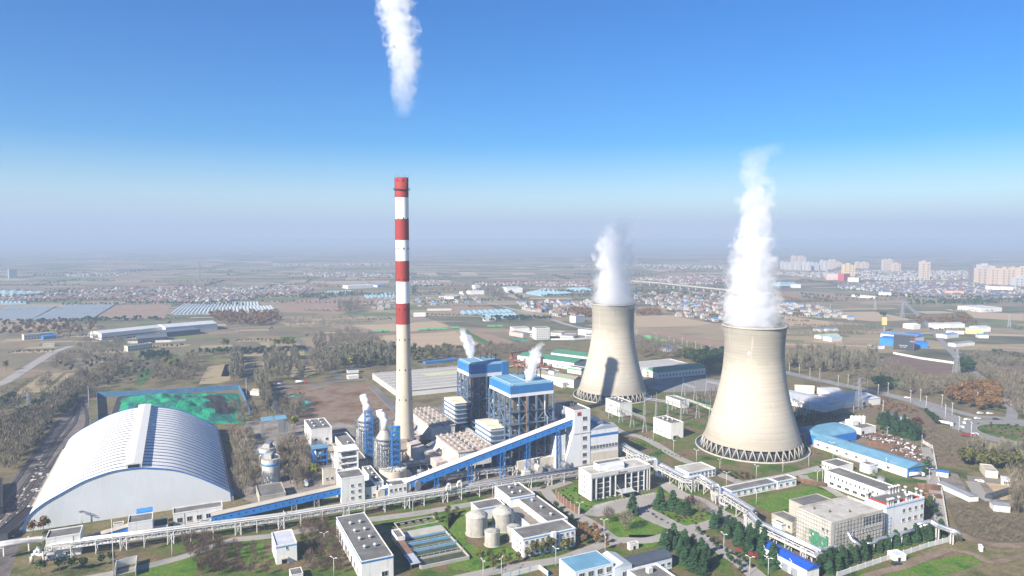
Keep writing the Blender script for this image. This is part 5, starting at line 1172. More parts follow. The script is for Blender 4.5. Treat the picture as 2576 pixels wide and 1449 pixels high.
for k in range(64):
    x, y = rk.choice([(rk.uniform(104, 205), rk.uniform(431, 439)), (rk.uniform(138, 163), rk.uniform(440, 500)), (rk.uniform(166, 205), rk.uniform(488, 508)), (rk.uniform(208, 246), rk.uniform(482, 524)), (rk.uniform(92, 112), rk.uniform(440, 520)), (rk.uniform(206, 248), rk.uniform(424, 433))])
    q = LG_(x, y); o = bpy.data.objects.new('equipment_skid', rk.choice(sk_)); C.objects.link(o); o.location = (q.x, q.y, 0); o.rotation_euler.z = GA+rk.choice([0, 1.57]); s_ = rk.uniform(.7, 1.7); o.scale = (s_, s_, s_*rk.uniform(.8, 1.6))
    tag(o, 'small equipment skid on the paving between boilers, precipitators and absorbers', 'equipment', 'equipment in the boiler yard')
# ---------------------------------------------------------------- yards, lawns, fields, roads
LAWN = patch_mat('lawn', [(.025,.04,.012), (.05,.09,.014), (.075,.115,.02), (.12,.095,.045), (.155,.115,.07), (.075,.062,.03)], .05, detail=9, fine=.4, lo=.34, hi=.66)
LAWN2 = patch_mat('bright_lawn', [(.035,.075,.01), (.07,.145,.014), (.10,.16,.022), (.13,.115,.045)], .09, fine=.4)
SCRUB = patch_mat('scrub', [(.035,.04,.018), (.075,.085,.026), (.165,.135,.07), (.115,.09,.052), (.055,.066,.024)], .022, detail=10, fine=.4)
DIRT = patch_mat('bare_dirt', [(.12,.085,.06), (.20,.15,.105), (.24,.19,.14)], .04)
RUSTD = patch_mat('spoil_ground', [(.09,.055,.04), (.16,.10,.06), (.21,.155,.11), (.10,.09,.06)], .035)
YARD = patch_mat('yard_paving', [(.09,.08,.07), (.17,.15,.125), (.23,.205,.175), (.31,.28,.24)], .07, detail=10, fine=.25)
COALD = patch_mat('siding_ballast', [(.045,.042,.042), (.10,.09,.085), (.18,.15,.13), (.07,.065,.06)], .05, stretch=(1, .3, 1), rot=R_(-20))
CUR = [.05]
def nz():
    CUR[0] += .008; return CUR[0]
def polys(name, m, *ps):
    z = nz()
    for p in ps: sheet(name, p, m, z)
# countryside round the works
polys('scrubland', SCRUB, [(-300,1600),(-300,1010),(200,930),(640,880),(1000,860),(1500,850),(2100,880),(2800,960),(2900,1700)])
polys('siding_ground', COALD, [A(0,1700),A(-500,1500),A(-300,1100),A(0,820),A(210,590),A(450,240),A(590,105),A(660,100),A(690,300),A(640,420),A(170,1130)])
polys('lawn', LAWN, [(640,1262),(1450,1200),(1560,1080),(1480,1000),(1700,930),(1830,960),(2040,1060),(2110,1130),(2350,1190),(2380,1330),(2400,1350),(2280,1410),(2200,1540),(560,1560),(200,1560),(330,1400),(560,1320)])
polys('yard', YARD, [(640,1268),(560,1230),(620,1060),(760,1050),(900,1070),(1000,1030),(1200,1010),(1440,1020),(1500,1060),(1560,1130),(1450,1205)])
polys('spoil_ground', RUSTD, [mB(420,1130),mB(560,1095),(936,966),(1005,1040),(900,1068),(760,1055),(700,1040)])
polys('dusty_yard', patch_mat('dusty_yard', [(.16,.155,.15), (.22,.21,.20), (.13,.125,.12)], .03), [mD(520,1060),mD(760,1020),mD(1120,1060),mD(1080,1140),mD(680,1150),mD(560,1120)])
polys('scrap_yard', RUSTD, [E(590,400),E(880,360),E(1180,480),E(1195,600),E(960,540),E(700,450)])
polys('orchard_ground', patch_mat('orchard_soil', [(.075,.06,.035), (.12,.095,.06), (.15,.12,.08)], .3, stretch=(1, .12, 1), rot=R_(25)), [E(1340,890),E(1500,900),E(1932,1000),E(2300,1080),E(2300,1250),E(1650,1215),E(1450,1140)])
polys('dry_meadow', patch_mat('dry_meadow', [(.10,.075,.05), (.155,.115,.075), (.12,.10,.055)], .05), [E(1060,280),E(1300,330),E(1500,430),E(1440,600),E(1270,600),E(1180,470),E(1140,380)], [E(620,180),E(860,100),E(1150,190),E(1300,330),E(1060,280),E(840,260)])
polys('building_plot', patch_mat('plot_soil', [(.14,.12,.10), (.20,.175,.145), (.10,.09,.075)], .06), [E(1280,660),E(1430,680),E(1520,840),E(1330,870)], [E(1500,690),E(1932,740),E(1932,920),E(1700,890),E(1540,860)])
polys('lawn', LAWN2, [Cc(-20,900),Cc(120,880),Cc(170,960),Cc(110,1180),Cc(250,1260),Cc(440,1240),Cc(520,1310),Cc(250,1420),Cc(0,1400)], [B(1150,1060),B(1500,1010),B(1800,960),B(1690,1100),B(1480,1100)], [Cc(815,800),Cc(960,760),Cc(965,860),Cc(1060,900),Cc(1230,880),Cc(1110,980),Cc(970,960)], [Cc(1130,1010),Cc(1300,975),Cc(1470,985),Cc(1620,1090),Cc(1580,1140),Cc(1400,1175),Cc(1240,1160)],
      [D(200,930),D(420,900),D(560,930),D(660,990),D(640,1040),D(480,1080),D(420,1070)], [D(30,1140),D(300,1140),D(220,1230),D(20,1260)], [D(900,880),D(1400,770),D(1590,830),D(1500,880),D(1100,970),D(1000,930)], [D(60,830),D(240,810),D(380,830),D(340,850),D(220,850)],
      [A(1080,1349),A(1360,1310),A(1500,1280),A(1480,1449),A(1020,1449)], [A(1800,1250),A(1990,1200),A(2000,1330),A(1850,1370)], [B(1140,1040),B(1500,990),B(1560,1020),B(1240,1090)], [E(680,1440),E(1250,1330),E(1500,1290),E(1640,1330),E(1500,1400),E(1300,1449),E(1000,1500)], [E(260,670),E(390,640),E(400,690),E(300,720)])
polys('green_field', patch_mat('winter_wheat', [(.045,.10,.025), (.06,.13,.03)], .05), [mE(830,1080),mE(1050,1038),mE(1240,1060),mE(1010,1125)], [mB(490,880),mB(600,860),mB(610,895),mB(500,900)], [mC(310,510),mC(380,505),mC(620,640),mC(560,650)], [mC(-10,640),mC(80,700),mC(20,710)], [mB(1480,785),mB(1510,783),mB(1575,830),mB(1540,838)], [mA(1010,1095),mA(1085,970),mA(1165,965),mA(1090,1090)])
soil = lambda n, a, b_, rot=0: patch_mat(n, [a, b_], .12, stretch=(.06, 1.4, 1), rot=R_(rot), fine=.12, bump=.1)
S1 = soil('ploughed_tan', (.30,.225,.14), (.38,.295,.195), 10); S2 = soil('ploughed_brown', (.22,.15,.105), (.28,.20,.14), 10); S3 = soil('stubble', (.23,.19,.105), (.32,.26,.16), -62); S4 = soil('ploughed_dark', (.12,.08,.06), (.16,.11,.08), 8)
S5 = soil('plot_olive', (.11,.125,.045), (.17,.175,.07), 5); S6 = soil('plot_green', (.07,.12,.035), (.10,.16,.05), 5); BBS = []; HEDGE = []; ZP = nz(); fr_ = random.Random(3)
def plots(n, u0, u1, v0, v1, wr, dr, angs, pw=1.0):
    for k in range(n):
        v = v0+(v1-v0)*fr_.random()**pw; p = at((u0+(u1-u0)*fr_.random(), v)); a = R_(fr_.choice(angs)); w_, d_ = fr_.uniform(*wr), fr_.uniform(*dr)
        ex_, ey_ = Vector((math.cos(a), math.sin(a))), Vector((-math.sin(a), math.cos(a)))
        q = [p, p+ex_*w_, p+ex_*w_+ey_*d_, p+ey_*d_]; bb = (min(i.x for i in q), min(i.y for i in q), max(i.x for i in q), max(i.y for i in q))
        if any(bb[0] < o[2] and bb[2] > o[0] and bb[1] < o[3] and bb[3] > o[1] for o in BBS): continue
        if fr_.random() < .5: HEDGE.append((q[0], q[1]) if fr_.random() < .7 else (q[1], q[2]))
        BBS.append(bb); sheet('farm_plot', q, fr_.choice([S1, S1, S2, S3, S3, S5, S6]), ZP, px=False)
plots(420, -150, 2750, 655, 715, (90, 380), (60, 160), [8, 12, -8, 98], 1.3)
plots(700, -100, 2700, 715, 795, (70, 220), (14, 50), [8, 10, 12, -10])
plots(420, 0, 950, 790, 915, (40, 130), (12, 36), [10, 22]); plots(300, 1950, 2600, 765, 870, (40, 140), (14, 40), [-10, -20])
polys('ploughed_field', S2, [mA(880,490),mA(1300,480),mA(1240,590),mA(720,590)], [mB(370,470),mB(700,440),mB(1050,420),mB(1040,500),mB(880,560),mB(420,545)], [mC(0,480),mC(150,440),mC(240,480),mC(0,505)], [mC(410,530),mC(620,560),mC(880,640),mC(650,652)], [mC(240,290),mC(560,285),mC(720,330),mC(330,345),mC(240,335)], [mD(460,690),mD(700,690),mD(1140,780),mD(1140,830),mD(700,730)], [mD(460,505),mD(640,500),mD(720,560),mD(470,545)], [mE(0,385),mE(480,400),mE(640,430),mE(40,455)])
polys('ploughed_field', S1, [mB(1010,650),mB(1590,612),mB(1690,655),mB(1420,690),mB(1130,690)], [mB(1150,725),mB(1740,690),mC(600,690),mC(20,715),mB(1560,845),mB(1210,790)], [mB(650,805),mB(1195,790),mB(1195,830),mB(760,832)], [mC(730,185),mC(1000,195),mC(860,225)], [mD(450,575),mD(700,568),mD(1050,630),mD(900,650),mD(460,660)], [mE(480,545),mE(800,540),mE(1110,605),mE(800,615),mE(420,585)], [mE(120,570),mE(420,610),mE(760,640),mE(140,650)], [mE(1480,535),mE(1932,560),mE(1932,610),mE(1560,590)])
polys('ploughed_field', S3, [mA(1500,1090),mA(1570,955),mA(1750,930),mA(1735,1060),mA(1640,1085)], [mB(145,925),mB(230,918),mB(215,1010),mB(140,1010)], [mB(235,918),mB(300,915),mB(300,1010),mB(235,1010)], [mB(0,940),mB(60,932),mB(30,1030),mB(-30,1030)], [mB(570,900),mB(640,895),mB(690,1000),mB(600,1040)], [mB(260,760),mB(330,745),mB(350,820),mB(280,822)], [mB(340,745),mB(400,745),mB(440,815),mB(360,820)], [mA(90,1170),mA(330,1010),mA(480,1000),mA(300,1150),mA(200,1180)], [mA(330,1160),mA(500,1010),mA(580,1000),mA(400,1150)], [mB(70,860),mB(600,830),mB(600,870),mB(100,880)], [mB(500,930),mB(560,925),mB(570,1040),mB(500,1040)])
polys('ploughed_field', S4, [mE(870,880),mE(1110,880),mE(1400,940),mE(1390,1010),mE(1060,1005),mE(800,965)], [mE(1700,930),mE(1932,960),mE(1932,1060),mE(1750,1040)])
ZR = nz()
def rd(name, pts, w_, m=None, dash=None):
    global ZR
    ZR += .003; return road(name, pts, w_, m or CROAD, ZR, dash=dash)
# plant lanes
rd('lane', [A(600,1480),A(1000,1400),A(1400,1300),B(0,1190),B(330,1150),B(700,1090)], 6)
rd('lane', [B(1000,1035),B(1400,985),B(1700,935),B(1932,895),Cc(330,870),Cc(600,800),Cc(730,790),Cc(900,735)], 7)
rd('lane', [Cc(-200,1530),Cc(200,1440),Cc(480,1385),Cc(830,1325),Cc(1010,1265),Cc(1250,1185),Cc(1500,1180),Cc(1700,1125)], 7)
rd('lane', [Cc(720,800),Cc(790,880),Cc(960,990),Cc(1080,1060),Cc(1200,1150),Cc(1260,1185)], 7)
rd('avenue', [D(60,880),D(150,985),D(330,1065),D(480,1105),D(660,1215),D(850,1330),D(960,1420),D(1100,1540)], 9)
rd('avenue', [D(130,930),D(420,1080),D(500,1110)], 6)
rd('lane', [D(480,1100),D(640,1060),D(800,1010)], 9)
rd('avenue', [D(290,745),D(420,835),D(560,880),D(700,965),D(870,1045),D(990,1110)], 10)
rd('lane', [Cc(1200,290),Cc(1290,360),D(160,415),D(400,555),D(560,620),D(870,745),D(1000,800)], 7)
rd('lane', [D(690,830),D(860,760),D(1230,690),D(1480,630),E(390,625)], 7)
rd('lane', [D(1340,690),D(1370,720),D(1500,770),D(1640,850)], 6)
rd('lane', [D(1400,460),D(1540,500),E(590,560),E(800,610),E(1100,700),E(1230,720)], 6)
rd('boundary_lane', [E(1190,480),E(1225,600),E(1240,720),E(1270,860),E(1310,1060)], 7)
rd('lane', [(936,972),(975,1010),(1010,1050),(1030,1085)], 8, ASPH)
rd('lane', [mB(330,1125),mB(360,1210),mB(420,1330),mB(440,1449)], 8, ASPH)
rd('lane', [mB(300,1110),mB(640,1095),mB(870,1065),mB(1080,1050)], 7, ASPH)
ring = MB(); 
plz = sheet('plaza', [Cc(1090,915),Cc(1240,880),Cc(1545,820),Cc(1590,840),Cc(1520,905),Cc(1530,940),Cc(1450,985),Cc(1300,975),Cc(1120,1005),Cc(1010,990)], CROAD, ZR+.01)
mk = MB()
for i in range(12):
    for a_, b_ in ((Cc(1250+i*25, 872-i*4.2), Cc(1262+i*25, 884-i*4.2)), (Cc(1100+i*11, 925-i*4), Cc(1112+i*11, 935-i*4))):
        p, q = at(a_), at(b_); n_ = Vector((q.y-p.y, p.x-q.x)).normalized()*.12
        mk.add([(*(p-n_), ZR+.02), (*(p+n_), ZR+.02), (*(q+n_), ZR+.02), (*(q-n_), ZR+.02)], [(0,1,2,3)])
tag(mk.build('parking_marking', LINEW), kind='structure')
# public roads
HW = [mE(-260,905),mE(130,1000),mE(480,1078),mE(830,1152),mE(1100,1222),mE(1300,1300),mE(1420,1370),mE(1480,1440)]
rd('highway', HW, 17, mat('road_grey', (.20,.195,.185), .93, .12, .05, dirt=((.26,.24,.22), .6, .06)), (-4, 0, 4))
rd('highway', [mE(1080,1195),mE(1300,1260),mE(1560,1330),mE(1750,1345),mE(1932,1370),mE(2300,1420)], 12, MATS['road_grey'], (0,))
rd('highway', [mD(440,720),mD(700,790),mD(1000,870),mD(1140,905),mD(1500,985)], 14, MATS['road_grey'])
rd('highway', [mC(560,250),mC(740,300),mC(1100,390),mC(1350,470),mC(1550,510),mD(440,720)], 12, CROAD)
rd('rural_road', [mA(-60,1110),mA(60,1060),mA(250,940),mA(400,850),mA(540,800)], 13, CROAD)
rd('rural_road', [mE(1700,1120),mE(1560,1000),mE(1420,880),mE(1290,740),mE(1180,610),mE(1050,490),mE(950,390)], 9, MATS['road_grey'])
rd('rural_road', [mE(1790,1449),mE(1840,1270),mE(1700,1120)], 9, MATS['road_grey'])
rd('rural_road', [mB(540,735),mB(610,810),mB(720,890),mB(800,970),mB(870,1050)], 7, ASPH)
rd('farm_track', [mA(130,1000),mA(480,1000),mA(800,970),mA(1100,965),mA(1500,940),mA(1900,930)], 3.5, DIRT)
rd('farm_track', [mB(0,920),mB(300,915)], 3.5, DIRT); rd('farm_track', [mB(20,745),mB(200,742),mB(340,740)], 3.5, DIRT)
rd('farm_track', [mB(0,855),mB(330,845),mB(600,835)], 3, DIRT); rd('farm_track', [mB(1130,705),mB(1420,697),mC(0,520),mC(430,505),mC(760,490)], 5, DIRT)
rd('dirt_road', [E(1440,1130),E(1560,1185),E(1700,1220),E(1932,1222),E(2300,1215)], 7, DIRT)
rd('dirt_road', [E(600,1520),E(800,1440),E(1000,1385),E(1180,1320),E(1370,1250)], 5, DIRT); rd('dirt_road', [E(1370,1250),E(1550,1290),E(1690,1350),E(1932,1300)], 4, DIRT)
rd('dirt_road', [E(1540,740),E(1600,830),E(1690,890)], 8, CROAD)
# roundabout: ring road about a grassy island
rc = at(E(1900,375)); r_e = at(E(1500,330)); RR = (rc-r_e).length
mb = MB(); zc = ZR+.02; n = 64
for i in range(n):
    a0, a1 = 2*math.pi*i/n, 2*math.pi*(i+1)/n
    P = [(rc.x+r*math.cos(a), rc.y+r*math.sin(a), zc) for r, a in ((RR-7, a0), (RR+7, a0), (RR+7, a1), (RR-7, a1))]; mb.add(P, [(0,1,2,3)])
tag(mb.build('roundabout', MATS['road_grey']), kind='structure')
kb = MB().lathe([(RR-7, 0), (RR-7, .35), (RR-7.4, .35), (RR-7.4, 0)], 64); tag(kb.build('kerb', CONC, None, (rc.x, rc.y, 0)), kind='structure')
sheet('island_lawn', [rc+Vector((math.cos(2*math.pi*i/48), math.sin(2*math.pi*i/48)))*(RR-7.4) for i in range(48)], LAWN, .3, px=False)
sheet('board_yard', [E(1640,745),E(1850,770),E(1900,870),E(1760,880)], soil('boards', (.30,.23,.13), (.42,.34,.22), 60), ZR+.03)
# settling basins on the lawn
def basin():
    o = at(B(1480,1400)); t = thing('settling_basin', 'rectangular settling basin of greenish water strips with pale blue walls', 'basin', o, GA)
    p1, p2 = at(B(1850,1330)), at(B(1290,1150)); w_ = (p1-o).dot(EX); d_ = (p2-o).dot(EY); h = 1.8
    wl = mat('basin_blue', (.16,.34,.50), .7, .15, .2, dirt=((.3,.3,.25), .6, .3))
    for y in (0, d_*.2, d_*.42, d_*.62, d_*.8, d_): MB().box(0, y-.3, 0, w_, y+.3, h+(.5 if y in (d_*.42, d_*.62) else 0)).build('basin_wall', CONC if y < d_*.3 else wl, t)
    for x in (0, w_): MB().box(x-.3, .31, 0, x+.3, d_-.31, h+.01).build('basin_wall', CONC, t)
    for k, (a, b_) in enumerate(((.0, .2), (.2, .42), (.42, .62), (.62, .8))): MB().box(.35, a*d_+.35, .05, w_-.35, b_*d_-.35, .9).build('water', mat('green_water', (.06,.065,.025), .1, .3, .2, spec=.5) if k < 2 else mat('mossy_water', (.075,.085,.04), .4, .35, .3), t)
    MB().box(.35, .8*d_+.35, .05, w_-.35, d_-.35, h+.1).build('deck', CONC, t)
    for k in (.2, .42, .62): 
        r_ = MB(); r_.bar((0, d_*k, h+1.4), (w_, d_*k, h+1.4), .1)
        for i in range(9): r_.bar((w_*i/8, d_*k, h), (w_*i/8, d_*k, h+1.4), .1)
        r_.build('railing', WPAINT, t)
    return o, w_, d_
ba_o, ba_w, ba_d = basin()
b = bld('pump_room', 'small grey-roofed pump room at the corner of the settling basin', 'building', B(1300,1160), B(1356,1145), B(1245,1105), h=5); wins(b, 'l', rng(0, b['d'], 3), [2.5], 1.2, 1.4)
t_ = thing('covered_walkway', 'rust-brown roofed walkway along the settling basin side', 'walkway', at(B(1405,1410)), GA); dd = (at(B(1300,1165), 3)-at(B(1405,1410))).dot(EY)
MB().box(0, 12, 3, 5, dd, 3.2).build('roof_sheet', mat('rust_sheet', (.22,.13,.09), .8, .25, .3, stripes=('Y', .9, .3)), t_); MB().box(0, 0, 3.05, 5, 12, 3.25).build('roof_sheet', MATS['tin_roof'], t_)
for y in (1, 12, 24, 36):
    for x in (.3, 4.7):
        if y < dd: MB().bar((x, y, 0), (x, y, 3), .2).build('post', STEEL, t_)
t_ = thing('filter_pit', 'low concrete pit with small square covers on the lawn by the pump room', 'pit', at(B(1310,1100)), GA)
MB().box(0, 0, 0, 24, .5, .6).box(0, 9, 0, 24, 9.5, .6).box(0, .5, 0, .5, 9, .6).box(23.5, .5, 0, 24, 9, .6).build('rim_wall', CONC, t_)
for i in range(8): MB().box(3+(i % 4)*4.5, 1.6+3.6*(i//4), 0, 5.4+(i % 4)*4.5, 3.8+3.6*(i//4), .45).build('cover', YARD, t_)
# railway sidings
slp = mat('sleeper', (.10,.09,.08), .9, .2); rail_m = mat('rail_steel', (.16,.13,.11), .5, .2, .4, .5)
def track(label, pts):
    P = smooth_line([at(p) for p in pts], 14); o = P[0]; t = thing('railway_track', label, 'railway track', o)
    L1, R1 = strip_pts(P, 1.6); mb = MB()
    for line in (L1, R1):
        for a, b_ in zip(line, line[1:]): mb.bar((*(a-o), .42), (*(b_-o), .42), .16)
    mb.build('rail', rail_m, t)
    bl, br = strip_pts(P, 3.6); cl, cr_ = strip_pts(P, 2.6); mb = MB()
    for i in range(len(P)-1):
        mb.add([(*(bl[i]-o), .03), (*(br[i]-o), .03), (*(br[i+1]-o), .03), (*(bl[i+1]-o), .03), (*(cl[i]-o), .27), (*(cr_[i]-o), .27), (*(cr_[i+1]-o), .27), (*(cl[i+1]-o), .27)], [(4,5,6,7), (0,4,7,3), (5,1,2,6)])
    mb.build('ballast', mat('ballast', (.075,.07,.068), .95, .3, .5), t)
    sl = MB(); d_acc = 0
    for a, b_ in zip(P, P[1:]):
        d = (b_-a); L_ = d.length; d = d.normalized(); n_ = Vector((-d.y, d.x)); k = 0
        while k < L_: q = a+d*k-o; sl.bar((*(q-n_*1.25), .3), (*(q+n_*1.25), .3), .22); k += 2.4
    sl.build('sleepers', slp, t); t.children[-1]['kind'] = 'stuff'
track('outermost railway siding curving close to the arched shed', [A(-250,1480),A(60,1110),A(310,720),A(500,470),A(640,330),A(655,240),A(625,150),A(615,95)])
track('second railway siding from the arched shed, dark ballast', [A(-300,1400),A(40,1060),A(290,680),A(440,450),A(560,300),A(590,200),A(612,100)])
track('third railway siding from the arched shed, beside the bare wood', [A(-300,1290),A(0,1010),A(200,740),A(330,560),A(470,340),A(560,220),A(600,110)])
track('farthest railway siding, along the edge of the bare wood', [A(-300,1200),A(0,890),A(180,650),A(300,470),A(450,270)])
fb('unloading_shed', 'long dark unloading shed beside the railway sidings at the left edge', 'shed', A(-60,1000), A(20,985), 62, 5, wall=DSTEEL, roof=mat('black_felt', (.02,.02,.022), .9, .3))
fb('wagon_shelter', 'second dark shelter nearer the arched shed, at the left edge', 'shed', A(-60,1190), A(60,1180), 40, 4, wall=DSTEEL, roof=MATS['black_felt'])
# ---------------------------------------------------------------- vegetation
BARK = mat('bark', (.16,.135,.11), .95, .3, .8)
def leafm(name, col, var=.45):
    m = bpy.data.materials.new(name); m.use_nodes = True; t = m.node_tree; L = t.links.new
    b = t.nodes['Principled BSDF']; b.inputs['Roughness'].default_value = .85; b.inputs['Specular IOR Level'].default_value = .1
    n = nd(t, 'ShaderNodeTexNoise'); n.inputs['Scale'].default_value = .35; n.inputs['Detail'].default_value = 5; tc = nd(t, 'ShaderNodeTexCoord'); g = nd(t, 'ShaderNodeNewGeometry'); oi = nd(t, 'ShaderNodeObjectInfo')
    L(g.outputs['Position'], n.inputs['Vector'])
    mr = nd(t, 'ShaderNodeMapRange'); mr.inputs[1].default_value = .3; mr.inputs[2].default_value = .7; mr.inputs[3].default_value = 1-var; mr.inputs[4].default_value = 1+var; L(n.outputs['Fac'], mr.inputs[0])
    m2 = nd(t, 'ShaderNodeMapRange'); m2.inputs[3].default_value = .75; m2.inputs[4].default_value = 1.25; L(oi.outputs['Random'], m2.inputs[0])
    mm = nd(t, 'ShaderNodeMath'); mm.operation = 'MULTIPLY'; L(mr.outputs[0], mm.inputs[0]); L(m2.outputs[0], mm.inputs[1])
    mul = nd(t, 'ShaderNodeMix'); mul.data_type = 'RGBA'; mul.blend_type = 'MULTIPLY'; mul.inputs[0].default_value = 1; mul.inputs[6].default_value = (*col, 1); L(mm.outputs[0], mul.inputs[7]); L(mul.outputs[2], b.inputs['Base Color'])
    return m
LM = dict(conifer=leafm('needles', (.030,.068,.028)), bare=leafm('twigs', (.185,.158,.108)), poplar=leafm('poplar_twigs', (.19,.175,.12)), purple=leafm('purple_twigs', (.12,.085,.06)), autumn=leafm('russet_leaves', (.17,.095,.035)), olive=leafm('olive_leaves', (.10,.10,.03)), lime=leafm('yellow_green_leaves', (.16,.17,.035)), evergreen=leafm('evergreen_leaves', (.03,.062,.02)), shrub=leafm('shrub_leaves', (.04,.07,.02)), maroon=leafm('maroon_leaves', (.085,.035,.03)))
def quads(c, a, b):
    """c centres, a,b half axes (n,3) -> verts, quads"""
    n = len(c); V = np.stack([c-a-b, c+a-b, c+a+b, c-a+b], 1).reshape(-1, 3); return V, np.arange(4*n).reshape(n, 4)
def crown_np(kind, rg, n):
    """unit-height crown quads"""
    if kind == 'conifer':
        lay = rg.integers(0, 11, n); z0 = .10+lay/11*.86; r_m = .26*(1-(z0-.1)/.9)**.85+.015; r = r_m*np.sqrt(rg.uniform(.05, 1, n)); th = rg.uniform(0, 6.283, n)
        z = z0-r*.28+rg.normal(0, .012, n); c = np.stack([r*np.cos(th), r*np.sin(th), z], 1)
        rad = np.stack([np.cos(th), np.sin(th), -.35+0*th], 1); tan = np.stack([-np.sin(th), np.cos(th), rg.normal(0, .3, n)], 1)
        s = (.035+.25*r_m)[:, None]*rg.uniform(.6, 1.2, (n, 1)); return quads(c, rad*s*.9, tan*s*.62)
    if kind in ('bare', 'poplar', 'purple'):
        w_ = .30 if kind != 'poplar' else .14; zc = .62 if kind != 'poplar' else .60; hz = .36 if kind != 'poplar' else .38
        d = rg.normal(size=(n, 3)); d /= np.linalg.norm(d, axis=1)[:, None]; rr = rg.uniform(.15, 1, n)[:, None]**.45
        c = d*rr*np.array([w_, w_, hz])+np.array([0, 0, zc]); root = np.array([0, 0, .3]); ax = c-root; ax /= np.linalg.norm(ax, axis=1)[:, None]; ax[:, 2] += .35 if kind != 'poplar' else 1.2; ax += rg.normal(0, .25, (n, 3)); ax /= np.linalg.norm(ax, axis=1)[:, None]
        sd = np.cross(ax, rg.normal(size=(n, 3))); sd /= np.linalg.norm(sd, axis=1)[:, None]
        L_ = rg.uniform(.05, .11, (n, 1)); return quads(c, ax*L_, sd*(.0058*(220/n)**.5))
    # clumpy broadleaf
    k = 9; cl = rg.normal(size=(k, 3)); cl /= np.linalg.norm(cl, axis=1)[:, None]; cl = cl*rg.uniform(.3, .75, (k, 1))*np.array([.30, .30, .30])+np.array([0, 0, .62])
    if kind in ('shrub', 'maroon'): cl[:, 2] = cl[:, 2]*.75+.0; cl[:, :2] *= 1.5
    if kind == 'lime': cl[:, :2] *= .55; cl[:, 2] = .25+(cl[:, 2]-.32)*1.15
    i = rg.integers(0, k, n); d = rg.normal(size=(n, 3)); d /= np.linalg.norm(d, axis=1)[:, None]; r = rg.uniform(.4, 1, n)[:, None]**.5
    c = cl[i]+d*r*np.array([.17, .17, .15])*(.7 if kind == 'lime' else 1); a = np.cross(d, rg.normal(size=(n, 3))); a /= np.linalg.norm(a, axis=1)[:, None]; b = np.cross(d+rg.normal(0, .5, (n, 3)), a); b /= np.linalg.norm(b, axis=1)[:, None]
    s = rg.uniform(.022, .042, (n, 1))*(300/n)**.5; return quads(c, a*s, b*s*.75)
def trunk_np(kind, rg, full=True):
    mb = MB(); top = {'conifer': .9, 'poplar': .9, 'shrub': .35, 'maroon': .35}.get(kind, .55)
    w_ = .028 if kind != 'poplar' else .02
    mb.bar((0, 0, 0), (0, 0, top), w_, 0, 4, w_*.3)
    if full and kind not in ('conifer', 'shrub', 'maroon'):
        for k in range(8):
            z = rg.uniform(.25, .55); a = rg.uniform(0, 6.283); l = rg.uniform(.18, .33); s_ = .75 if kind != 'poplar' else .3
            mb.bar((0, 0, z), (l*s_*math.cos(a), l*s_*math.sin(a), z+l), .014, 0, 4, .005)
    V = np.array(mb.v, float); Q = np.array([f for f in mb.f if len(f) == 4]); return V, Q
TREES = {}
def tree_proto(kind, var, n):
    key = (kind, var, n)
    if key not in TREES:
        rg = np.random.default_rng(hash((len(kind), kind[0] > 'c', var, n)) % 9999+len(kind)*13+ord(kind[0]))
        V, Q = crown_np(kind, rg, n); TV, TQ = trunk_np(kind, rg)
        cm = np_mesh('crown', V, Q, np.zeros(len(Q)), [LM[kind]]); tm = np_mesh('trunk', TV, TQ, np.zeros(len(TQ)), [BARK])
        TREES[key] = (cm, tm)
    return TREES[key]
NAME = dict(conifer='conifer_tree', bare='bare_tree', poplar='poplar_tree', purple='bare_tree', autumn='autumn_tree', olive='broadleaf_tree', lime='poplar_tree', evergreen='evergreen_tree', shrub='shrub', maroon='shrub')
def tree(kind, p, h, label, group, parts=True, n=None, wd=1.0, name=None):
    n = n or {'conifer': 300, 'shrub': 130, 'maroon': 130}.get(kind, 260)
    cm, tm = tree_proto(kind, rnd.randrange(3), n); nm = name or NAME[kind]
    t = thing(nm, label, 'shrub' if kind in ('shrub', 'maroon') else 'tree', (p.x, p.y, 0), rnd.uniform(0, 6.28), group); t.scale = (h*wd, h*wd, h)
    put('crown', cm, t); put('trunk', tm, t); return t
def inside(p, poly):
    c = False; j = len(poly)-1
    for i in range(len(poly)):
        if (poly[i].y > p.y) != (poly[j].y > p.y) and p.x < (poly[j].x-poly[i].x)*(p.y-poly[i].y)/(poly[j].y-poly[i].y)+poly[i].x: c = not c
        j = i
    return c
def scatter(poly, n, gap=0, seed=1, world=False):
    P = poly if world else [at(p) for p in poly]; r = random.Random(seed); out = []; x0, x1 = min(p.x for p in P), max(p.x for p in P); y0, y1 = min(p.y for p in P), max(p.y for p in P); tries = 0
    while len(out) < n and tries < n*40:
        tries += 1; q = Vector((r.uniform(x0, x1), r.uniform(y0, y1)))
        if inside(q, P) and (not gap or all((q-o).length > gap for o in out[-60:])): out.append(q)
    return out
def line(pts, step, jit=.6, seed=1):
    P = [at(p) for p in pts]; r = random.Random(seed); out = []
    for a, b_ in zip(P, P[1:]):
        n = max(1, int((b_-a).length/step))
        for i in range(n): out.append(a+(b_-a)*(i+.5)/n+Vector((r.uniform(-jit, jit), r.uniform(-jit, jit))))
    return out
def grove(kind, pts, h, label, group, hv=.25, n=None, wd=1.0, name=None):
    for p in pts: tree(kind, p, h*rnd.uniform(1-hv, 1+hv), label, group, n=n, wd=wd, name=name)
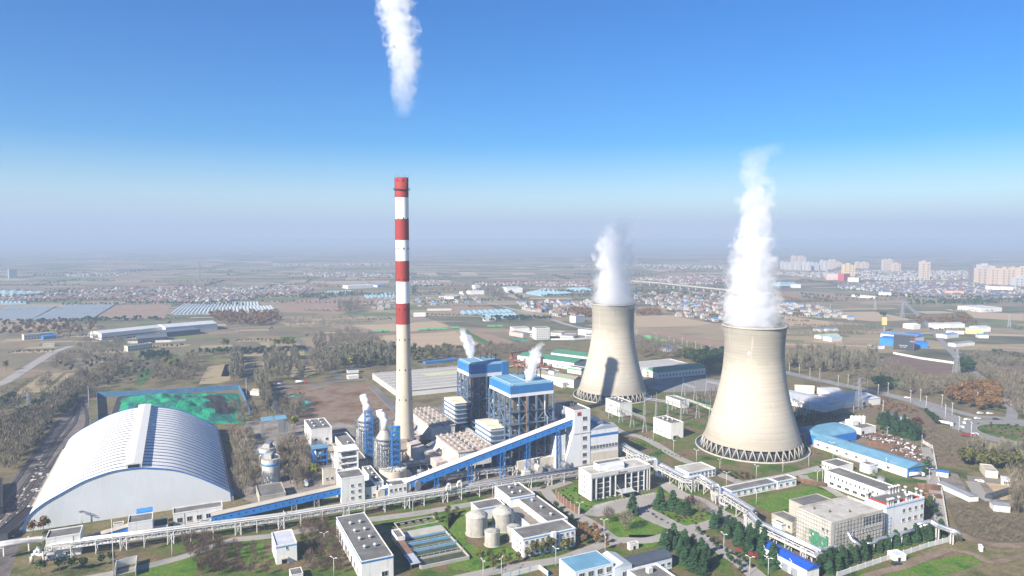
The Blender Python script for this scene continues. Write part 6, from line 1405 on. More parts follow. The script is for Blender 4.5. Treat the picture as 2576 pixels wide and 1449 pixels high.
# dark conifers
grove('conifer', scatter([D(230,1240),D(330,1170),D(470,1180),D(560,1290),D(640,1360),D(640,1449),D(480,1400),D(400,1300)], 17, 4.5, 2), 10, 'dark conifer in the dense grove left of the tree-lined avenue', 'conifers left of the avenue')
grove('conifer', scatter([D(620,1060),D(700,1030),D(850,1090),D(1000,1140),D(1070,1190),D(1050,1340),D(930,1290),D(740,1140)], 20, 4.5, 3), 10.5, 'dark conifer in the grove between the avenue and the silver pipe bridge', 'conifers by the pipe bridge')
grove('conifer', line([E(-10,1340),E(90,1400)], 7, 1, 4), 12, 'dark conifer standing in front of the bright blue garage roof', 'conifers by the garage')
grove('conifer', line([E(350,1449),E(480,1390),E(640,1320),E(800,1270),E(900,1230)], 4.6, 1.2, 5)+line([E(420,1449),E(560,1385),E(760,1310)], 6, 1.2, 6), 9.5, 'dark conifer in the row before the scaffolded block', 'conifers before the scaffolded block')
grove('conifer', line([E(930,1225),E(1050,1190),E(1200,1150),E(1340,1110)], 4.4, 1.2, 7)+line([E(960,1235),E(1100,1195),E(1330,1135)], 5.5, 1.4, 8), 9, 'dark conifer in the row along the lower boundary wall', 'conifers along the lower wall')
grove('conifer', scatter([E(835,300),E(880,270),E(960,300),E(1130,390),E(1150,440),E(1020,410),E(900,360)], 34, 3.5, 9), 12, 'dark conifer in the grove beyond the scrap yard', 'conifers beyond the scrap yard')
for c, h, l in (((265,940), 15, 'tall dark conifer at the plaza corner, left end of its group'), ((360,950), 14, 'broad dark conifer behind the flower beds, next to purple shrubs'), ((415,980), 9, 'slim blue-green conifer in the middle of the plaza garden'), ((470,985), 11, 'rounded dark conifer beside the purple shrub'), ((55,985), 15, 'lone tall conifer beside the leafless round tree on the oval lawn')): tree('conifer', at(D(*c)), h, l, None)
# evergreens
grove('evergreen', line([A(240,1449),A(380,1430),A(600,1420),A(700,1380),A(800,1370),A(930,1350)], 5.5, 1.5, 11), 8, 'dark green tree in the hedge-like row below the pipe bridge at the left', 'evergreens below the pipe bridge, left')
grove('evergreen', line([B(180,1120),B(260,1110),B(340,1100)], 6, 1, 12), 7, 'dark green tree under the pipe bridge above the white pump house', 'evergreens above the pump house')
grove('evergreen', line([B(1090,960),B(1300,935),B(1550,900),B(1720,870),B(1932,840),Cc(250,800)], 5.2, 1.3, 13), 7.5, 'dark green tree in the row between the pipe bridge and the lane', 'evergreens between bridge and lane')
grove('evergreen', [at(Cc(660,800)), at(Cc(800,960)), at(Cc(835,990)), at(Cc(920,1040))], 7, 'dark green tree beside the treatment hall, near the rusty screen', 'evergreens by the treatment hall')
for c, h, l in (((350,440), 9, 'dark tree at the left end of the long blue shed'), ((390,460), 8, 'dark tree second from the tower along the blue shed'), ((525,505), 9, 'dark tree before the white flank of the blue shed'), ((605,515), 10, 'largest dark tree before the blue shed flank'), ((655,545), 9, 'dark tree right of the largest one along the blue shed'), ((765,560), 9, 'dark tree near the steaming white cube'), ((1200,660), 12, 'large dark tree by the gable end of the long blue shed'), ((1075,690), 6, 'small round tree below the blue gable'), ((1180,700), 10, 'dark tree beside the boundary lane, below the blue gable')): tree('evergreen', at(E(*c)), h, l, None)
grove('evergreen', scatter([D(530,1130),D(640,1180),D(960,1400),D(880,1449),D(700,1300)], 14, 5, 14), 5, 'small palm-like tree in the strip between avenue lanes', 'small trees between avenue lanes')
grove('evergreen', scatter([E(1150,900),E(1270,950),E(1280,1030),E(1180,1010)], 9, 4, 15), 8, 'dark tree behind the stack-topped block by the boundary lane', 'trees behind the stack-topped block')
# autumn and shrubs
tree('autumn', at(A(330,1135)), 12, 'orange-leaved tree before the left foot of the arched shed', None); tree('autumn', at(A(250,1145)), 10, 'half-bare russet tree left of the orange one by the arched shed', None)
tree('bare', at(Cc(1330,1110)), 13, 'round leafless tree in the middle of the oval lawn', None, n=420, wd=1.15); tree('purple', at(Cc(1200,1050)), 10, 'purplish leafless thicket tree at the left of the oval lawn', None, n=380, wd=1.2)
tree('maroon', at(D(505,920)), 9, 'wide purple-leaved shrub at the top of the plaza garden', None, n=400, wd=1.3); tree('bare', at(D(555,980)), 9, 'leafless pale tree right of the purple shrub', None); tree('bare', at(D(600,1000)), 9, 'second leafless pale tree, nearer the road by the purple shrub', None)
grove('autumn', scatter([Cc(940,1120),Cc(1060,1090),Cc(1230,1200),Cc(1180,1250),Cc(960,1220)], 14, 5, 21), 7, 'low russet tree right of the white laboratory', 'russet trees by the laboratory')
grove('olive', scatter([Cc(180,1320),Cc(420,1300),Cc(560,1330),Cc(520,1380),Cc(250,1420)], 14, 5, 22), 6, 'thin olive-brown tree on the lawn below the tanks', 'thin trees below the tanks')
grove('olive', [at(Cc(c, 1320-i*12)) for i, c in enumerate((580, 640, 700, 760, 850, 900))], 9, 'thin half-bare tree in front of the laboratory wall', 'half-bare trees before the laboratory')
grove('olive', scatter([B(1540,1040),B(1700,960),B(1800,1000),B(1640,1090)], 8, 4, 23), 5, 'olive shrub on the lawn left of the concrete tanks', 'shrubs left of the tanks', name='shrub')
grove('purple', scatter([A(1380,1200),A(1600,1170),A(1700,1300),A(1650,1440),A(1500,1440),A(1400,1300)], 22, 5, 24), 8, 'brownish bare tree left of the white pump house', 'bare trees left of the pump house')
grove('purple', scatter([B(580,1100),B(760,1080),B(830,1180),B(860,1440),B(640,1440),B(600,1250)], 36, 4.5, 25), 8, 'dark leafless tree in the orchard between pump house and workshop', 'orchard trees by the workshop')
grove('purple', scatter([A(1640,1230),A(1932,1250),B(250,1300),B(330,1449),A(1500,1449)], 26, 5, 26), 6.5, 'low russet-brown tree on the lawn at the bottom left', 'low trees at the bottom left')
grove('shrub', line([D(150,960),D(370,1085)], 4, .4, 27)+line([D(560,1125),D(1000,1400)], 5, .8, 28), 1.9, 'clipped round bush in the avenue planting strip', 'clipped bushes along the avenue', wd=1.4)
grove('shrub', line([Cc(1080,880),Cc(1250,850)], 3, .3, 29)+line([Cc(1390,830),Cc(1600,770)], 3, .3, 30), 1.7, 'clipped bush at the foot of the office front', 'clipped bushes at the office', wd=1.4)
grove('maroon', scatter([D(230,930),D(420,960),D(600,1010),D(560,1060),D(420,1060),D(300,1000)], 26, 3, 31), 1.7, 'low maroon bush in the plaza flower beds', 'maroon bushes in the flower beds', wd=1.6)
grove('maroon', scatter([D(700,660),D(940,680),D(980,730),D(820,720)], 14, 3, 32), 3, 'reddish bush below the nearer cooling tower', 'reddish bushes below the tower', wd=1.5)
grove('shrub', scatter([Cc(840,800),Cc(950,790),Cc(1000,900),Cc(1100,950),Cc(960,930)], 16, 3, 33), 1.7, 'round bush on the lawn left of the office', 'bushes on the office lawn', wd=1.4)
grove('shrub', line([Cc(1300,400),D(430,560)], 4, .6, 34)+line([D(130,395),D(230,440),D(420,410)], 4, .6, 35), 1.5, 'low bush in the hedge row along the switchyard lane', 'bushes along the switchyard lane', wd=1.6)
grove('shrub', scatter([E(1560,290),E(1932,320),E(1932,420),E(1700,370)], 26, 5, 36), 2.6, 'dark bush on the roundabout island', 'bushes on the roundabout island', wd=1.5)
grove('autumn', scatter([mE(1340,1190),mE(1500,1130),mE(1700,1130),mE(1780,1230),mE(1740,1300),mE(1560,1290),mE(1400,1240)], 75, 5, 37), 13, 'orange-brown tree in the autumn wood by the roundabout', 'autumn wood by the roundabout', wd=1.1)
grove('autumn', [at(mA(*c)) for c in ((215,700), (440,715), (700,660), (50,985), (310,700), (600,700))], 17, 'large rust-coloured tree near the far left farm sheds', 'rust-coloured trees at the far left')
grove('lime', [at(mA(*c)) for c in ((1290,980), (1250,960), (1330,990), (1715,810), (1690,815))]+[at(mB(*c)) for c in ((340,990), (370,820), (410,815), (440,820), (480,820), (510,825), (965,975), (890,975))], 19, 'yellow-green poplar standing among bare trees in the fields', 'yellow-green poplars in the fields', wd=1.2)
grove('lime', [at(B(*c)) for c in ((650,720), (680,725), (520,340))], 15, 'bright green tree beside the concrete frame and control block', 'bright green trees by the concrete frame', wd=1.3)
# bare trees round the shed and silos
grove('bare', scatter([A(1740,420),A(1880,400),A(1990,640),A(1960,860),A(1830,900),A(1770,700)], 34, 5, 41), 13, 'leafless tree in the strip between arched shed and silos', 'bare trees between shed and silos')
grove('bare', scatter([B(400,520),B(620,480),B(640,660),B(560,800),B(440,720),B(420,640)], 34, 5, 42), 13, 'leafless tree in the thicket right of the silos', 'bare trees right of the silos')
grove('bare', scatter([B(20,200),B(200,180),B(260,300),B(120,330)], 14, 5, 43), 11, 'leafless tree beside the heap fence', 'bare trees beside the heap fence')
grove('bare', scatter([B(430,180),B(600,150),B(600,260),B(500,330),B(440,300)], 18, 5, 44), 13, 'leafless tree behind the windowed control block', 'bare trees behind the control block')
grove('poplar', line([mB(240,1080),mB(280,1180),mB(330,1330)], 6, 1.2, 45)+line([mB(270,1080),mB(310,1180),mB(350,1300)], 6, 1.2, 46), 17, 'tall slender leafless poplar along the asphalt lane by the coal heap', 'poplars along the asphalt lane')
grove('poplar', scatter([E(1440,600),E(1932,660),E(1990,610),E(1600,555)], 60, 5, 47), 17, 'tall leafless poplar in the plantation right of the roundabout approach', 'poplars near the building plots')
grove('bare', scatter([E(1840,760),E(1980,800),E(1990,1030),E(1880,1000)], 22, 5, 48), 15, 'leafless tree at the right edge beside the building plots', 'bare trees at the right edge')
grove('poplar', scatter([mE(130,880),mE(600,870),mE(820,900),mE(760,980),mE(400,1010),mE(140,990)], 70, 6, 49), 20, 'pale tall poplar in the plantation beyond the highway', 'poplars beyond the highway')
# masses of trees in the country: one object per sort of wood
def wood(name, items, label=None):
    """items: list of (kind, points, height, quads per tree)"""
    Vs, Qs, Ms = [], [], []; off = 0; mats = []; bank = {}
    for kind, pts, h, n in items:
        mk = LM[kind]
        if mk not in mats: mats.append(mk)
        mi = mats.index(mk)
        for p in pts:
            key = (kind, n, rnd.randrange(4))
            if key not in bank: bank[key] = crown_np(kind, np.random.default_rng(len(bank)+5), n)
            V, Q = bank[key]; a = rnd.uniform(0, 6.28); hh = h*rnd.uniform(.65, 1.25); c_, s_ = math.cos(a)*hh, math.sin(a)*hh
            W = np.empty_like(V); W[:, 0] = V[:, 0]*c_-V[:, 1]*s_+p.x; W[:, 1] = V[:, 0]*s_+V[:, 1]*c_+p.y; W[:, 2] = V[:, 2]*hh
            Vs.append(W); Qs.append(Q+off); off += len(V); Ms.append(np.full(len(Q), mi))
    me = np_mesh(name, np.concatenate(Vs), np.concatenate(Qs), np.concatenate(Ms), mats)
    o = bpy.data.objects.new(name, me); C.objects.link(o); tag(o, kind='stuff'); return o
Wd = lambda poly, n, seed: scatter(poly, n, 0, seed)
wood('bare_woodland', [
    ('bare', Wd([A(0,560),A(-100,330),A(250,250),A(470,60),A(590,-60),mA(700,1040),mA(640,1210),A(590,110),A(450,230),A(200,580),A(60,760)], 270, 51), 13, 90), ('olive', Wd([A(0,560),A(-100,330),A(250,250),A(470,60),A(450,230),A(200,580),A(60,760)], 70, 50), 9, 70),
    ('bare', Wd([A(-100,300),A(-100,180),A(350,-60),A(420,0),A(200,230)], 55, 52), 11, 80),
    ('bare', Wd([mA(680,1140),mA(700,1010),mA(850,900),mA(1000,920),mA(1060,960),mA(960,1090),mA(830,1130)], 70, 53), 13, 80), ('olive', Wd([mA(680,1140),mA(850,900),mA(1060,960),mA(830,1130)], 30, 49), 9, 70),
    ('bare', Wd([mA(1120,1080),mA(1180,960),mA(1500,900),mA(1540,960),mA(1470,1080),mA(1300,1085)], 80, 54), 13, 80),
    ('bare', Wd([mA(330,960),mA(560,870),mA(830,860),mA(780,920),mA(420,990)], 62, 55), 11, 70),
    ('bare', Wd([mA(550,820),mA(700,740),mA(950,770),mA(900,850),mA(700,860)], 75, 56), 11, 60),
    ('poplar', Wd([mA(1750,960),mA(1830,930),mA(1840,1080),mA(1740,1080)], 70, 57), 19, 70),
    ('poplar', Wd([mB(60,890),mB(140,900),mB(140,1060),mB(30,1060)], 55, 58), 19, 70), ('poplar', Wd([mB(300,900),mB(480,880),mB(500,1060),mB(300,1070)], 60, 59), 19, 70),
    ('bare', Wd([mB(640,900),mB(720,870),mB(900,1000),mB(820,1050),mB(700,1050)], 80, 60), 16, 70), ('poplar', Wd([mB(500,890),mB(540,880),mB(600,1050),mB(560,1060)], 50, 61), 17, 70),
    ('olive', Wd([mB(740,870),mB(900,850),mB(1080,830),mB(1280,820),mB(1280,940),mB(1130,960),mB(860,960)], 150, 62), 14, 70), ('poplar', Wd([mB(720,900),mB(1280,870),mB(1280,950),mB(860,990)], 120, 63), 19, 60),
    ('olive', Wd([mB(1400,830),mB(1520,850),mC(400,690),mC(620,690),mB(1500,930),mB(1400,930)], 90, 64), 12, 60), ('bare', Wd([mC(0,740),mC(600,690),mC(1060,690),mC(900,740),mC(500,790),mC(0,800)], 190, 65), 11, 60),
    ('bare', Wd([mB(790,760),mB(850,700),mB(1060,700),mB(1180,770),mB(1000,800),mB(800,800)], 150, 66), 11, 60), ('poplar', Wd([mB(660,780),mB(760,770),mB(760,850),mB(700,900)], 50, 67), 18, 60),
    ('bare', Wd([mB(450,620),mB(900,580),mB(1180,600),mB(1000,660),mB(500,680)], 110, 68), 10, 50), ('bare', Wd([mD(450,760),mD(640,780),mD(830,850),mD(780,900),mD(500,890)], 140, 69), 12, 60),
    ('bare', Wd([mE(130,870),mE(800,880),mE(900,960),mE(1060,1010),mE(700,1030),mE(300,1000)], 120, 70), 12, 60), ('bare', Wd([mE(560,1030),mE(860,1010),mE(1100,1000),mE(1250,1060),mE(1000,1130),mE(840,1080),mE(640,1060)], 120, 71), 10, 60),
    ('bare', Wd([mE(940,1140),mE(1020,1110),mE(1400,1060),mE(1640,1090),mE(1500,1150),mE(1350,1190),mE(1150,1190)], 150, 72), 13, 60), ('bare', Wd([mE(1560,1000),mE(1932,1060),mE(1932,1380),mE(1830,1260),mE(1720,1110)], 150, 73), 13, 60),
    ('bare', Wd([mE(1450,860),mE(1932,900),mE(1932,960),mE(1560,960)], 130, 74), 10, 50), ('bare', Wd([mE(100,700),mE(500,640),mE(850,660),mE(820,720),mE(300,740)], 200, 75), 10, 45),
    ('poplar', Wd([mB(850,500),mB(1010,500),mB(1010,550),mB(860,555)], 60, 76), 20, 50), ('poplar', Wd([mC(560,170),mC(740,165),mC(740,220),mC(560,225)], 90, 77), 22, 50),
    ('bare', Wd([E(1060,300),E(1290,340),E(1470,450),E(1430,600),E(1290,600),E(1190,460)], 330, 78), 3.2, 50), ('bare', Wd([E(1350,910),E(1932,1010),E(1932,1200),E(1660,1205),E(1470,1130)], 420, 79), 2.6, 45), ('olive', Wd([E(1440,630),E(1932,670),E(1932,610),E(1480,580)], 70, 80), 12, 60),
])
wood('evergreen_woodland', [
    ('evergreen', Wd([A(450,240),A(470,180),A(570,90),A(590,150),A(500,240)], 60, 81), 8, 80), ('evergreen', Wd([mA(-20,1250),mA(100,1180),mA(120,1200),mA(0,1290)], 40, 82), 8, 70), ('evergreen', Wd([mA(40,1390),mA(330,1190),mA(380,1200),mA(120,1410)], 60, 83), 7, 70),
    ('evergreen', Wd([mA(1060,870),mA(1260,860),mA(1270,900),mA(1070,905)], 60, 84), 9, 60), ('evergreen', Wd([mA(1500,845),mA(1932,830),mB(600,820),mB(600,840),mA(1932,860),mA(1510,865)], 150, 85), 7, 50), ('evergreen', Wd([mA(0,620),mA(480,610),mA(700,600),mA(1220,590),mA(1230,610),mA(480,640),mA(0,660)], 190, 86), 8, 45),
    ('evergreen', Wd([mA(400,920),mA(1000,900),mA(1480,960),mA(1500,1050),mA(700,1100)], 90, 87), 7, 50), ('evergreen', Wd([mD(900,880),mD(1135,860),mD(1135,1020),mD(1000,1020),mD(860,910)], 150, 88), 13, 60), ('olive', Wd([mD(780,870),mD(900,870),mD(960,930),mD(800,900)], 50, 89), 12, 60),
    ('evergreen', Wd([mE(780,1090),mE(860,1070),mE(960,1110),mE(900,1140)], 50, 90), 9, 60), ('evergreen', Wd([mE(1170,1290),mE(1220,1310),mE(1310,1390),mE(1270,1400)], 60, 91), 4, 60), ('evergreen', Wd([E(205,270),E(480,250),E(540,280),E(330,330),E(215,330)], 60, 92), 6, 60),
    ('evergreen', Wd([mE(1440,940),mE(1520,920),mE(1560,1000),mE(1470,1010)], 40, 93), 11, 50), ('evergreen', Wd([mE(850,580),mE(880,570),mE(880,600)], 4, 94), 14, 60), ('evergreen', Wd([mC(520,410),mC(900,400),mC(1200,410),mC(1200,425),mC(560,440)], 120, 95), 8, 45),
    ('evergreen', Wd([mE(1100,470),mE(1932,440),mE(1932,480),mE(1150,500)], 120, 96), 9, 40), ('evergreen', Wd([mE(1690,860),mE(1932,900),mE(1932,925),mE(1700,890)], 60, 97), 9, 50),
    ('evergreen', Wd([mB(560,420),mB(1040,400),mB(1040,420),mB(560,445)], 110, 98), 9, 40), ('evergreen', Wd([mB(100,850),mB(600,820),mB(600,835),mB(100,870)], 80, 99), 6, 50)])
wood('russet_woodland', [('autumn', Wd([mA(1550,570),mA(1932,555),mB(380,560),mB(420,620),mB(280,650),mB(0,640),mA(1680,640)], 260, 101), 13, 45), ('autumn', Wd([mA(0,690),mA(460,660),mA(720,640),mA(740,690),mA(440,740),mA(0,740)], 60, 102), 13, 50), ('autumn', Wd([mC(1310,350),mC(1560,345),mC(1560,400),mC(1420,400)], 130, 103), 12, 45), ('autumn', Wd([mD(460,540),mD(640,535),mD(640,570),mD(460,575)], 90, 104), 10, 45), ('autumn', Wd([mE(1050,610),mE(1500,580),mE(1600,640),mE(1200,640)], 110, 105), 10, 40), ('maroon', Wd([E(1060,290),E(1140,270),E(1170,330),E(1100,330)], 20, 106), 5, 50), ('autumn', Wd([mE(640,1250),mE(860,1190),mE(1140,1290),mE(1100,1330),mE(860,1290)], 60, 107), 4, 50)])
# far hedges and copses, thinning into the haze
fr2 = random.Random(8); fp = {'bare': [], 'evergreen': [], 'autumn': []}
for k in range(420):
    v = 632+140*fr2.random()**1.4; u = -100+2800*fr2.random(); p = at((u, v)); a = R_(fr2.choice([8, 12, 6, 98, -10])); ln = fr2.uniform(60, 420); n = int(ln/7); kd = fr2.choice(['bare', 'bare', 'evergreen', 'bare', 'evergreen', 'autumn'])
    for i in range(n): fp[kd].append(p+Vector((math.cos(a), math.sin(a)))*(i*7)+Vector((fr2.gauss(0, 3), fr2.gauss(0, 3))))
fh = {'bare': [], 'evergreen': [], 'olive': [], 'autumn': []}
for a, b_ in HEDGE:
    kd = fr2.choice(['bare', 'bare', 'evergreen', 'olive', 'autumn']); n = int((b_-a).length/4.5)
    for i in range(n): fh[kd].append(a+(b_-a)*i/max(n, 1)+Vector((fr2.gauss(0, 1), fr2.gauss(0, 1))))
wood('field_hedge', [(k_, v_, 5.5, 16) for k_, v_ in fh.items()])
wood('distant_hedge', [(k_, v_, 9, 14) for k_, v_ in fp.items()])
gr = []
# ---------------------------------------------------------------- countryside buildings
GW = mat('plain_white_wall', (.66,.65,.62), .85, .1, .05); GG = mat('plain_grey_roof', (.20,.20,.20), .9, .15, .05); LG = mat('light_metal_roof', (.46,.47,.48), .6, .1, .05, stripes=('X', 2, .1)); BG = mat('warehouse_grey_roof', (.30,.285,.265), .8, .10, .03, stripes=('Y', 3, .1))
# sawtooth store behind the chimney
def sawtooth():
    h = 9.0; o = at(mB(1283,1165), 0); a0 = at(mB(1113,992), h); a1 = at(mB(1740,935), h); a2 = at(mB(1290,1175), 2)
    d_tot = (a0-a2).dot(EY); w_ = (a1-a0).dot(EX); o = a0-EY*d_tot
    t = thing('warehouse', 'huge grey store with seven long parallel roofs behind the chimney', 'warehouse', o, GA); n = 7; st = d_tot/n
    yl = mat('yellowed_roof', (.40,.42,.22), .8, .1, .05)
    for k in range(n):
        y = k*st
        MB().box(0, y+.2, 0, w_, y+st-.2, 6.2).build('bay_wall', GW, t)
        r_ = MB(); r_.add([(-.5, y, 6.3), (w_+.5, y, 6.3), (w_+.5, y+st*.5, 8.6), (-.5, y+st*.5, 8.6), (w_+.5, y+st, 7.2), (-.5, y+st, 7.2), (-.5, y+st, 6.3), (w_+.5, y+st, 6.3)], [(0,1,2,3), (3,2,4,5), (5,4,7,6), (0,3,5,6), (1,7,4,2)]); r_.build('bay_roof', BG, t)
        MB().box(-.5, y-.5, 6.0, w_+.5, y-.05, 7.6).build('gutter_fascia', GW, t)
        for i in range(6): MB().lathe([(.4, 0), (.4, 1), (.6, 1.1), (.05, 1.4)], 8).build('roof_vent', LG, t, (w_*(i+.5)/6, y+st*.5, 8.4))
    MB().add([(w_*.52, (n-3)*st+.8, 6.95), (w_*.98, (n-3)*st+.8, 6.95), (w_*.98, (n-3)*st+st*.49, 8.63), (w_*.44, (n-3)*st+st*.49, 8.63)], [(0,1,2,3)]).build('yellowed_sheet', yl, t)
sawtooth()
fb('store_shed', 'low blue-roofed shed beyond the grey sawtooth store', 'shed', mB(1515,940), mB(1745,915), 9, 3.2, roof=BOILB, wall=BOILB)
def shed_px(label, T, h, roof, wall=None, kind='gy', rise=3, name='shed', wn=0):
    """T: front-left, front-right, back-left roof corners (px) at eaves height"""
    a, b_, c = (at(p, h) for p in T); v = b_-a; ang = math.atan2(v.y, v.x); nrm = Vector((-v.y, v.x)).normalized(); d = (c-a).dot(nrm)
    if d < 0: a = a+nrm*d; d = -d
    b = core(name, label, 'shed', a, ang, v.length, d, h, wall or GW, roof, .6, None, kind, rise, None, .3, None)
    if wn: wins(b, 'f', rng(2, b['w']-2, wn), [h*.45], 2, 1.8)
    return b
b = shed_px('long green-roofed white shed behind the nearer boiler house', (mC(1398,825), mC(1532,792), mC(1105,703)), 9, GREEN_R); wins(b, 'l', rng(4, b['d'], 10), [3], 2.2, 2); door(b, 'l', b['d']*.5, 4, 4.5)
b = shed_px('second green-roofed shed, half hidden by the farther cooling tower', (mC(1535,768), mC(1640,740), mC(1312,695)), 9, GREEN_R)
b = shed_px('olive-roofed white hall between boiler house and farther cooling tower', (mC(1395,985), mC(1480,965), mC(1190,885)), 9, mat('olive_roof', (.24,.25,.18), .8, .1, .05)); wins(b, 'l', rng(2, b['d'], 5), [3], 2, 2)
b = shed_px('small barrel-roofed white hut beside the olive-roofed hall', (mC(1290,1015), mC(1398,1000), mC(1275,990)), 5, GW, kind='bx', rise=3); wins(b, 'f', rng(1, b['w'], 3), [2.6], 1.8, 1.8)
b = shed_px('white three-storey flats with balconies behind the boiler house top', (mC(1105,895), mC(1165,880), mC(1055,880)), 9, GG, kind='flat', name='flats', wn=3)
fb('silo_building', 'tall slim white silo block beside the olive-roofed hall', 'building', mC(1205,1020), mC(1260,1010), 8, 14)
b = fb('guard_house', 'green and white small office block left of the farther cooling tower', 'building', mC(1335,915), mC(1465,935), 10, 8, stripe=(mat('green_paint', (.10,.36,.16), .6), 1.5, 2)); wins(b, 'f', rng(1, b['w'], 6), [2.2, 5.4], 1.5, 1.4)
b = shed_px('wide grey flat-roofed white hall between the two cooling towers', (mD(495,968), mD(858,930), mD(470,920)), 10, mat('pale_hall_roof', (.36,.35,.33), .9, .1, .05), kind='flat'); 
b = shed_px('green barrel-roofed white hall in front of the wide grey one', (mD(620,1000), mD(985,965), mD(575,975)), 8, GREEN_R, kind='bx', rise=4, wn=14)
b = fb('works_office', 'two-storey white office with a curved roof beside the green barrel hall', 'building', mD(535,1035), mD(615,1028), 16, 8, roof=LG, kind='bx', rise=2); wins(b, 'f', rng(1, b['w'], 6), [2, 5.4], 1.6, 1.5)
# grey roofs behind the nearer tower
for L_, T_, k_ in (('long grey-roofed shed in the shade behind the nearer cooling tower', (E(425,165), E(580,130), E(100,60)), 'gy'), ('grey-roofed shed joined at the right of the shaded long shed', (E(580,135), E(850,105), E(430,75)), 'gx'), ('cream-roofed shed at the back of the shaded yard', (E(205,22), E(350,30), E(215,15)), 'gx'), ('white house with a grey roof by the highway behind the pylon', (E(370,25), E(470,65), E(440,8)), 'gy')):
    shed_px(L_, T_, 6.5, LG if 'cream' not in L_ else mat('cream_roof', (.52,.46,.36), .8), kind=k_, rise=2)
# plots at the right edge
b = shed_px('long narrow grey-roofed cabin on the building plot', (E(1520,850), E(1590,845), E(1465,730)), 3.5, mat('cabin_grey', (.22,.23,.25), .7), rise=.8, name='cabin')
shed_px('white cabin row with a grey roof at the right edge', (E(1760,715), E(1890,735), E(1755,690)), 4, LG, kind='gx', rise=.8, name='cabin', wn=6); shed_px('second white cabin at the very right edge', (E(1895,738), E(1990,752), E(1890,712)), 4, LG, kind='gx', rise=.8, name='cabin')
shed_px('small blue-roofed hut beside the boundary lane', (E(1272,660), E(1362,672), E(1270,642)), 3.5, BLUEP, kind='gx', rise=.6, name='cabin')
shed_px('low grey shed at the foot of the building plots', (E(1705,912), E(1830,925), E(1700,880)), 4, MATS['cabin_grey'], kind='gx', rise=.8, name='cabin')
fb('tank_wall', 'pale concrete walled tank at the back of the building plots', 'tank', E(1640,705), E(1735,715), 16, 5, wall=CREAM, roof=PALER)
wr = thing('timber_stack', 'long dark tarpaulin-covered stack on the building plot', 'stack', at(E(1665,870)), R_(118)); MB().prism([(-2.5,0),(2.5,0),(2.2,2.5),(0,3.2),(-2.2,2.5)], -38, 0).build('tarpaulin', DSTEEL, wr); wr.rotation_euler.z = R_(-62+90+90)
b = fb('garden_hut', 'small white hut with a blue-grey roof below the conifer row', 'hut', E(968,1345), E(1042,1335), 6, 3.5, roof=MATS['pale_tin']); door(b, 'f', b['w']*.3, 1.4, 2.2)
fb('water_box', 'tiny white box beside the dirt road at the right', 'hut', E(1598,1265), E(1622,1268), 3, 3)
# blue works with the dark facade
b = shed_px('blue-roofed works hall right of the far dark-fronted building', (mE(850,705), mE(1105,735), mE(880,690)), 10, mat('mid_blue_roof', (.11,.22,.42), .6, .1, .05), kind='gx')
b = fb('works_hall', 'bright blue low works hall left of the dark-fronted building', 'shed', mE(842,790), mE(945,800), 30, 11, wall=BLUE, roof=BLUEP, kind='gx', rise=1); fb('works_hall', 'bright blue small works hall right of the dark-fronted building', 'shed', mE(1100,815), mE(1210,815), 22, 8, wall=BLUE, roof=BLUEP, kind='gx', rise=1); fb('works_hall', 'bright blue hall behind the dark-fronted building', 'shed', mE(1090,770), mE(1172,770), 24, 12, wall=BLUE, roof=BLUEP, kind='gx', rise=1)
b = fb('works_building', 'dark glass-fronted works building with a thin red edge among blue halls', 'building', mE(945,825), mE(1098,838), 10, 22, wall=mat('dark_facade', (.05,.055,.065), .3, .1), roof=GG)
MB().box(b['w']-.3, -.15, 0, b['w']+.3, .2, b['h']).build('edge_trim', REDB, b['t']); strokes('facade_lettering', 7, 1.5, LINEW, b['t'], (b['w']*.28, -.2, 6.2)); strokes('facade_lettering', 6, 1.1, LINEW, b['t'], (b['w']*.34, -.2, 4.0)); strokes('facade_lettering', 4, 1.6, LINEW, b['t'], (b['w']*.8, -.2, 13)); MB().box(b['w']*.24, -.25, 6.3, b['w']*.27, -.05, 7.6).build('sign_emblem', REDB, b['t']); MB().box(b['w']*.88, -.25, 16, b['w']*.92, -.05, 18).build('sign_emblem', REDB, b['t'])
